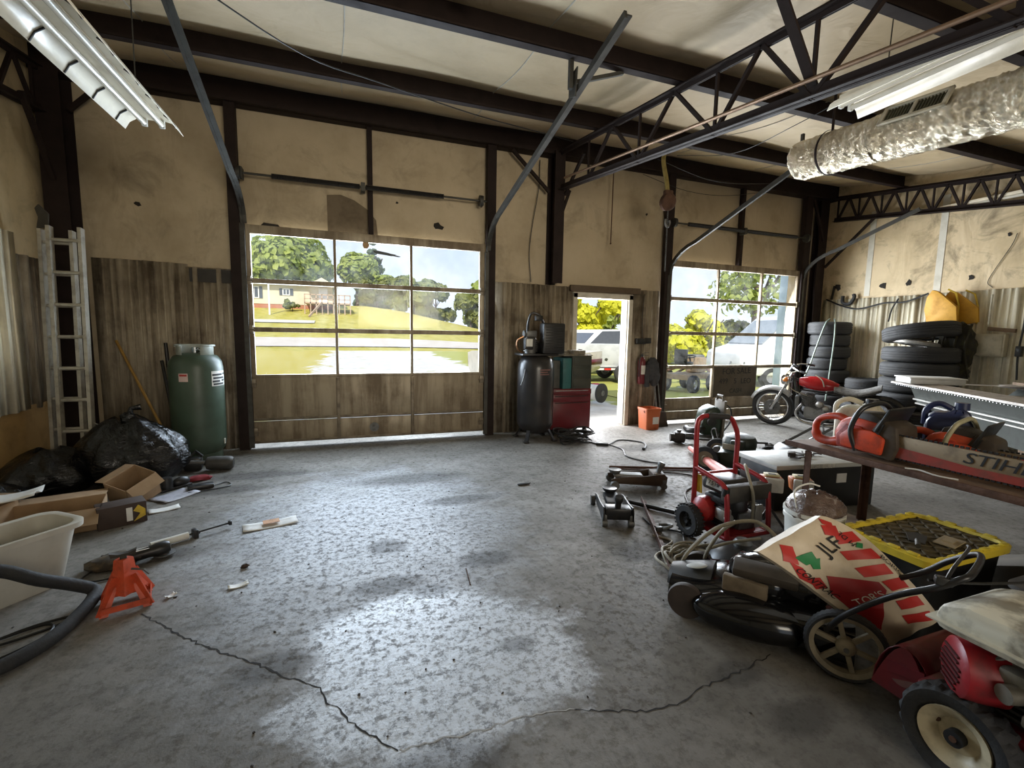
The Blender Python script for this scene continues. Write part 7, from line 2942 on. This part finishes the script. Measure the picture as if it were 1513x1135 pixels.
# ------------------------------------------------------------------ red engine machine with the pale tank
em = thing('engine_tiller', 'red wheeled engine machine with a grubby white fuel tank', 'tiller', (2.045, .615, 0))
k = MB()
k.prism([(-.30, .0), (.24, .0), (.255, .03), (.24, .085), (.17, .115), (-.20, .115), (-.29, .09), (-.31, .04)], -.215, .12, (0, 0, .495), (0, 1, 0), (0, 0, 1), (1, 0, 0), .022)
tnk = k.build('fuel_tank', mat('stained_white_tank', (.66, .62, .50), .45, 0, .75, 7, (.13, .105, .07), lo=.44, hi=.60), em)
k = MB()
k.box(-.232, .137, -.32, .265, .525, .533, .003)
k.build('tank_seam', mat('stained_white_seam', (.55, .51, .40), .5, 0, .6, 7), tnk)
k = MB()
k.lathe([(.001, 0), (.046, 0), (.05, .008), (.05, .024), (.042, .03), (.001, .031)], (-.02, -.02, .608), (0, 0, 1), 26, cap=False)
k.build('fuel_cap', BLACKP, tnk)
k = MB()
k.bx((-.197, .09, .585), (.006, .09, .006), (0, R(-20), 0))
k.build('tank_mark', mat('tank_mark', (.12, .10, .07), .7), tnk)
k = MB()
k.lathe([(.001, .0), (.075, .0), (.092, -.012), (.095, -.05), (.092, -.12), (.001, -.125)], (-.19, .20, .385), (-.72, .69, .0), 30, cap=False)
rc = k.build('recoil_cover', mat('bright_dirty_red', (.36, .016, .024), .38, 0, .85, 11, (.10, .03, .03)), em)
k = MB()
ax = Vector((-.72, .69, 0)).normalized()
for i in range(7):
    z_ = .33 + i * .018
    o_ = Vector((-.19, .20, 0)) + ax * .0035
    sd = Vector((ax.y, -ax.x, 0))
    hw_ = .062 if 1 < i < 5 else .045
    k.beam(tuple(o_ - sd * hw_ + Vector((0, 0, z_))), tuple(o_ + sd * hw_ + Vector((0, 0, z_))), .006, .007, (0, 0, 1))
k.build('vent_slot', mat('slot_dark_red', (.08, .012, .012), .6), rc)
k = MB()
k.bx((.0, -.04, .36), (.26, .34, .20), bev=.03)
for i in range(7):
    k.bx((.0, -.04, .30 + i * .022), (.30, .28, .008))
k.build('engine_block', mat('dirty_black_engine', (.022, .02, .018), .55, .2, .7, 12, (.06, .05, .038)), em)
k = MB()
k.bx((-.15, .06, .42), (.07, .07, .08), bev=.012)
k.cyl((-.17, .04, .40), (-.22, .06, .40), .028, n=16)
k.tube([(-.14, .10, .47), (-.2, .13, .43), (-.18, .12, .36), (-.12, .10, .33)], .008, 8, sub=4)
k.bx((-.17, -.06, .40), (.06, .10, .10), bev=.015)
k.bx((-.185, .0, .34), (.04, .05, .04), bev=.01)
k.build('carburettor', mat('dirty_alloy', (.22, .20, .16), .5, .5, .7, 16), em)
k = MB()
k.box(-.16, .24, -.40, .30, .215, .25, .01)
k.beam((.04, .30, .23), (.04, .42, .20), .30, .04)
k.build('base_plate', DKRED, em)
k = MB()
rows = []
for i in range(11):
    a = PI * i / 10
    rows.append([(-.10 + .34 * j / 6, .37 - .10 * math.cos(a), .10 + .20 * math.sin(a)) for j in range(7)])
k.ring(rows, False, False)
k.prism([(.27 + .20 * i / 12, .10 + .20 * math.sin(PI * i / 12)) for i in range(13)], -.105, -.095, (0, 0, 0), (0, 1, 0), (0, 0, 1), (1, 0, 0))
k.prism([(.27 + .20 * i / 12, .10 + .20 * math.sin(PI * i / 12)) for i in range(13)], .24, .25, (0, 0, 0), (0, 1, 0), (0, 0, 1), (1, 0, 0))
k.build('tine_hood', mat('worn_dark_red_hood', (.15, .012, .016), .38, 0, .7, 7, (.04, .012, .011)), em, solid=.004)
k = MB()
k.lathe([(.001, 0), (.06, .0), (.065, .02), (.06, .05), (.001, .05)], (-.05, .37, .20), (-1, .1, .2), 22, cap=False)
k.build('gear_cover', mat('dark_rust_cover', (.10, .03, .02), .5, 0, .7), em)
for x, s in ((-.18, -1), (.30, 1)):
    k = MB()
    r, w = .158, .095
    n = 88
    prof = [(r * .60, -w * .30), (r * .72, -w * .46), (r * .90, -w * .50), (r * .98, -w * .38), (r, -w * .14), (r, w * .14), (r * .98, w * .38), (r * .90, w * .50), (r * .72, w * .46), (r * .60, w * .30)]
    rows = []
    for q, h_ in prof:
        row = []
        for j in range(n):
            a = 2 * PI * j / n
            lug = -.010 if (q > r * .95 and (j + (2 if h_ > 0 else 0)) % 4 > 1) else 0
            row.append((x + h_, .16 + (q + lug) * math.cos(a), r + (q + lug) * math.sin(a)))
        rows.append(row)
    k.ring(rows, True, True)
    wt = k.build('wheel', RUBBER, em)
    k = MB()
    k.lathe([(.001, .018), (.022, .02), (.024, .006), (.055, .004), (.066, .022), (.084, .034), (.097, .04), (.097, -.03), (.001, -.03)], (x, .16, r), (s, 0, 0), 36, cap=False)
    rm = k.build('rim', mat('stained_cream_rim', (.55, .47, .31), .45, 0, .75, 12, (.16, .12, .07)), wt)
    k = MB()
    k.cyl((x + s * .008, .16, r), (x + s * .036, .16, r), .026, n=20)
    k.build('hub_hole', INK, rm)
    k = MB()
    k.cyl((x + s * .006, .16 + .058, r + .018), (x + s * .012, .16 + .058, r + .018), .010, n=12)
    k.build('valve_stem', RUST, rm)
    k = MB()
    k.cyl((x + s * .0, .16, r), (x + s * .04, .16, r), .010, n=12)
    k.build('axle_end', RUST, rm)
k = MB()
k.cyl((-.18, .16, .158), (.30, .16, .158), .014, n=12)
k.build('axle', GREYM, em)
k = MB()
k.tube([(.08, -.34, .24), (.10, -.6, .55), (.12, -.95, .9)], .016, 10, sub=3)
k.build('handlebar', BLACKM, em)
k = MB()
k.bx((.10, -.25, .40), (.16, .10, .12), bev=.03)
k.build('muffler', RUST, em)

# dusty crate beside the tote
t = thing('plastic_crate', 'dusty dark grey plastic crate behind the pale tank of the red machine', 'crate', (2.74, .78, 0))
k = MB()
k.ring([rr(.21, .15, 0), rr(.235, .175, .46), rr(.25, .19, .46), rr(.25, .19, .48), rr(.225, .165, .48), rr(.20, .14, .03)], False, True, True)
k.build('body', mat('dusty_dark_plastic', (.05, .046, .042), .6, 0, .7, 8, (.15, .13, .11)), t)
k = MB()
k.box(-.22, .22, -.16, .16, .44, .455)
k.build('contents_board', mat('dusty_grey_board', (.16, .14, .12), .8, 0, .8, 9, (.04, .035, .03)), t)
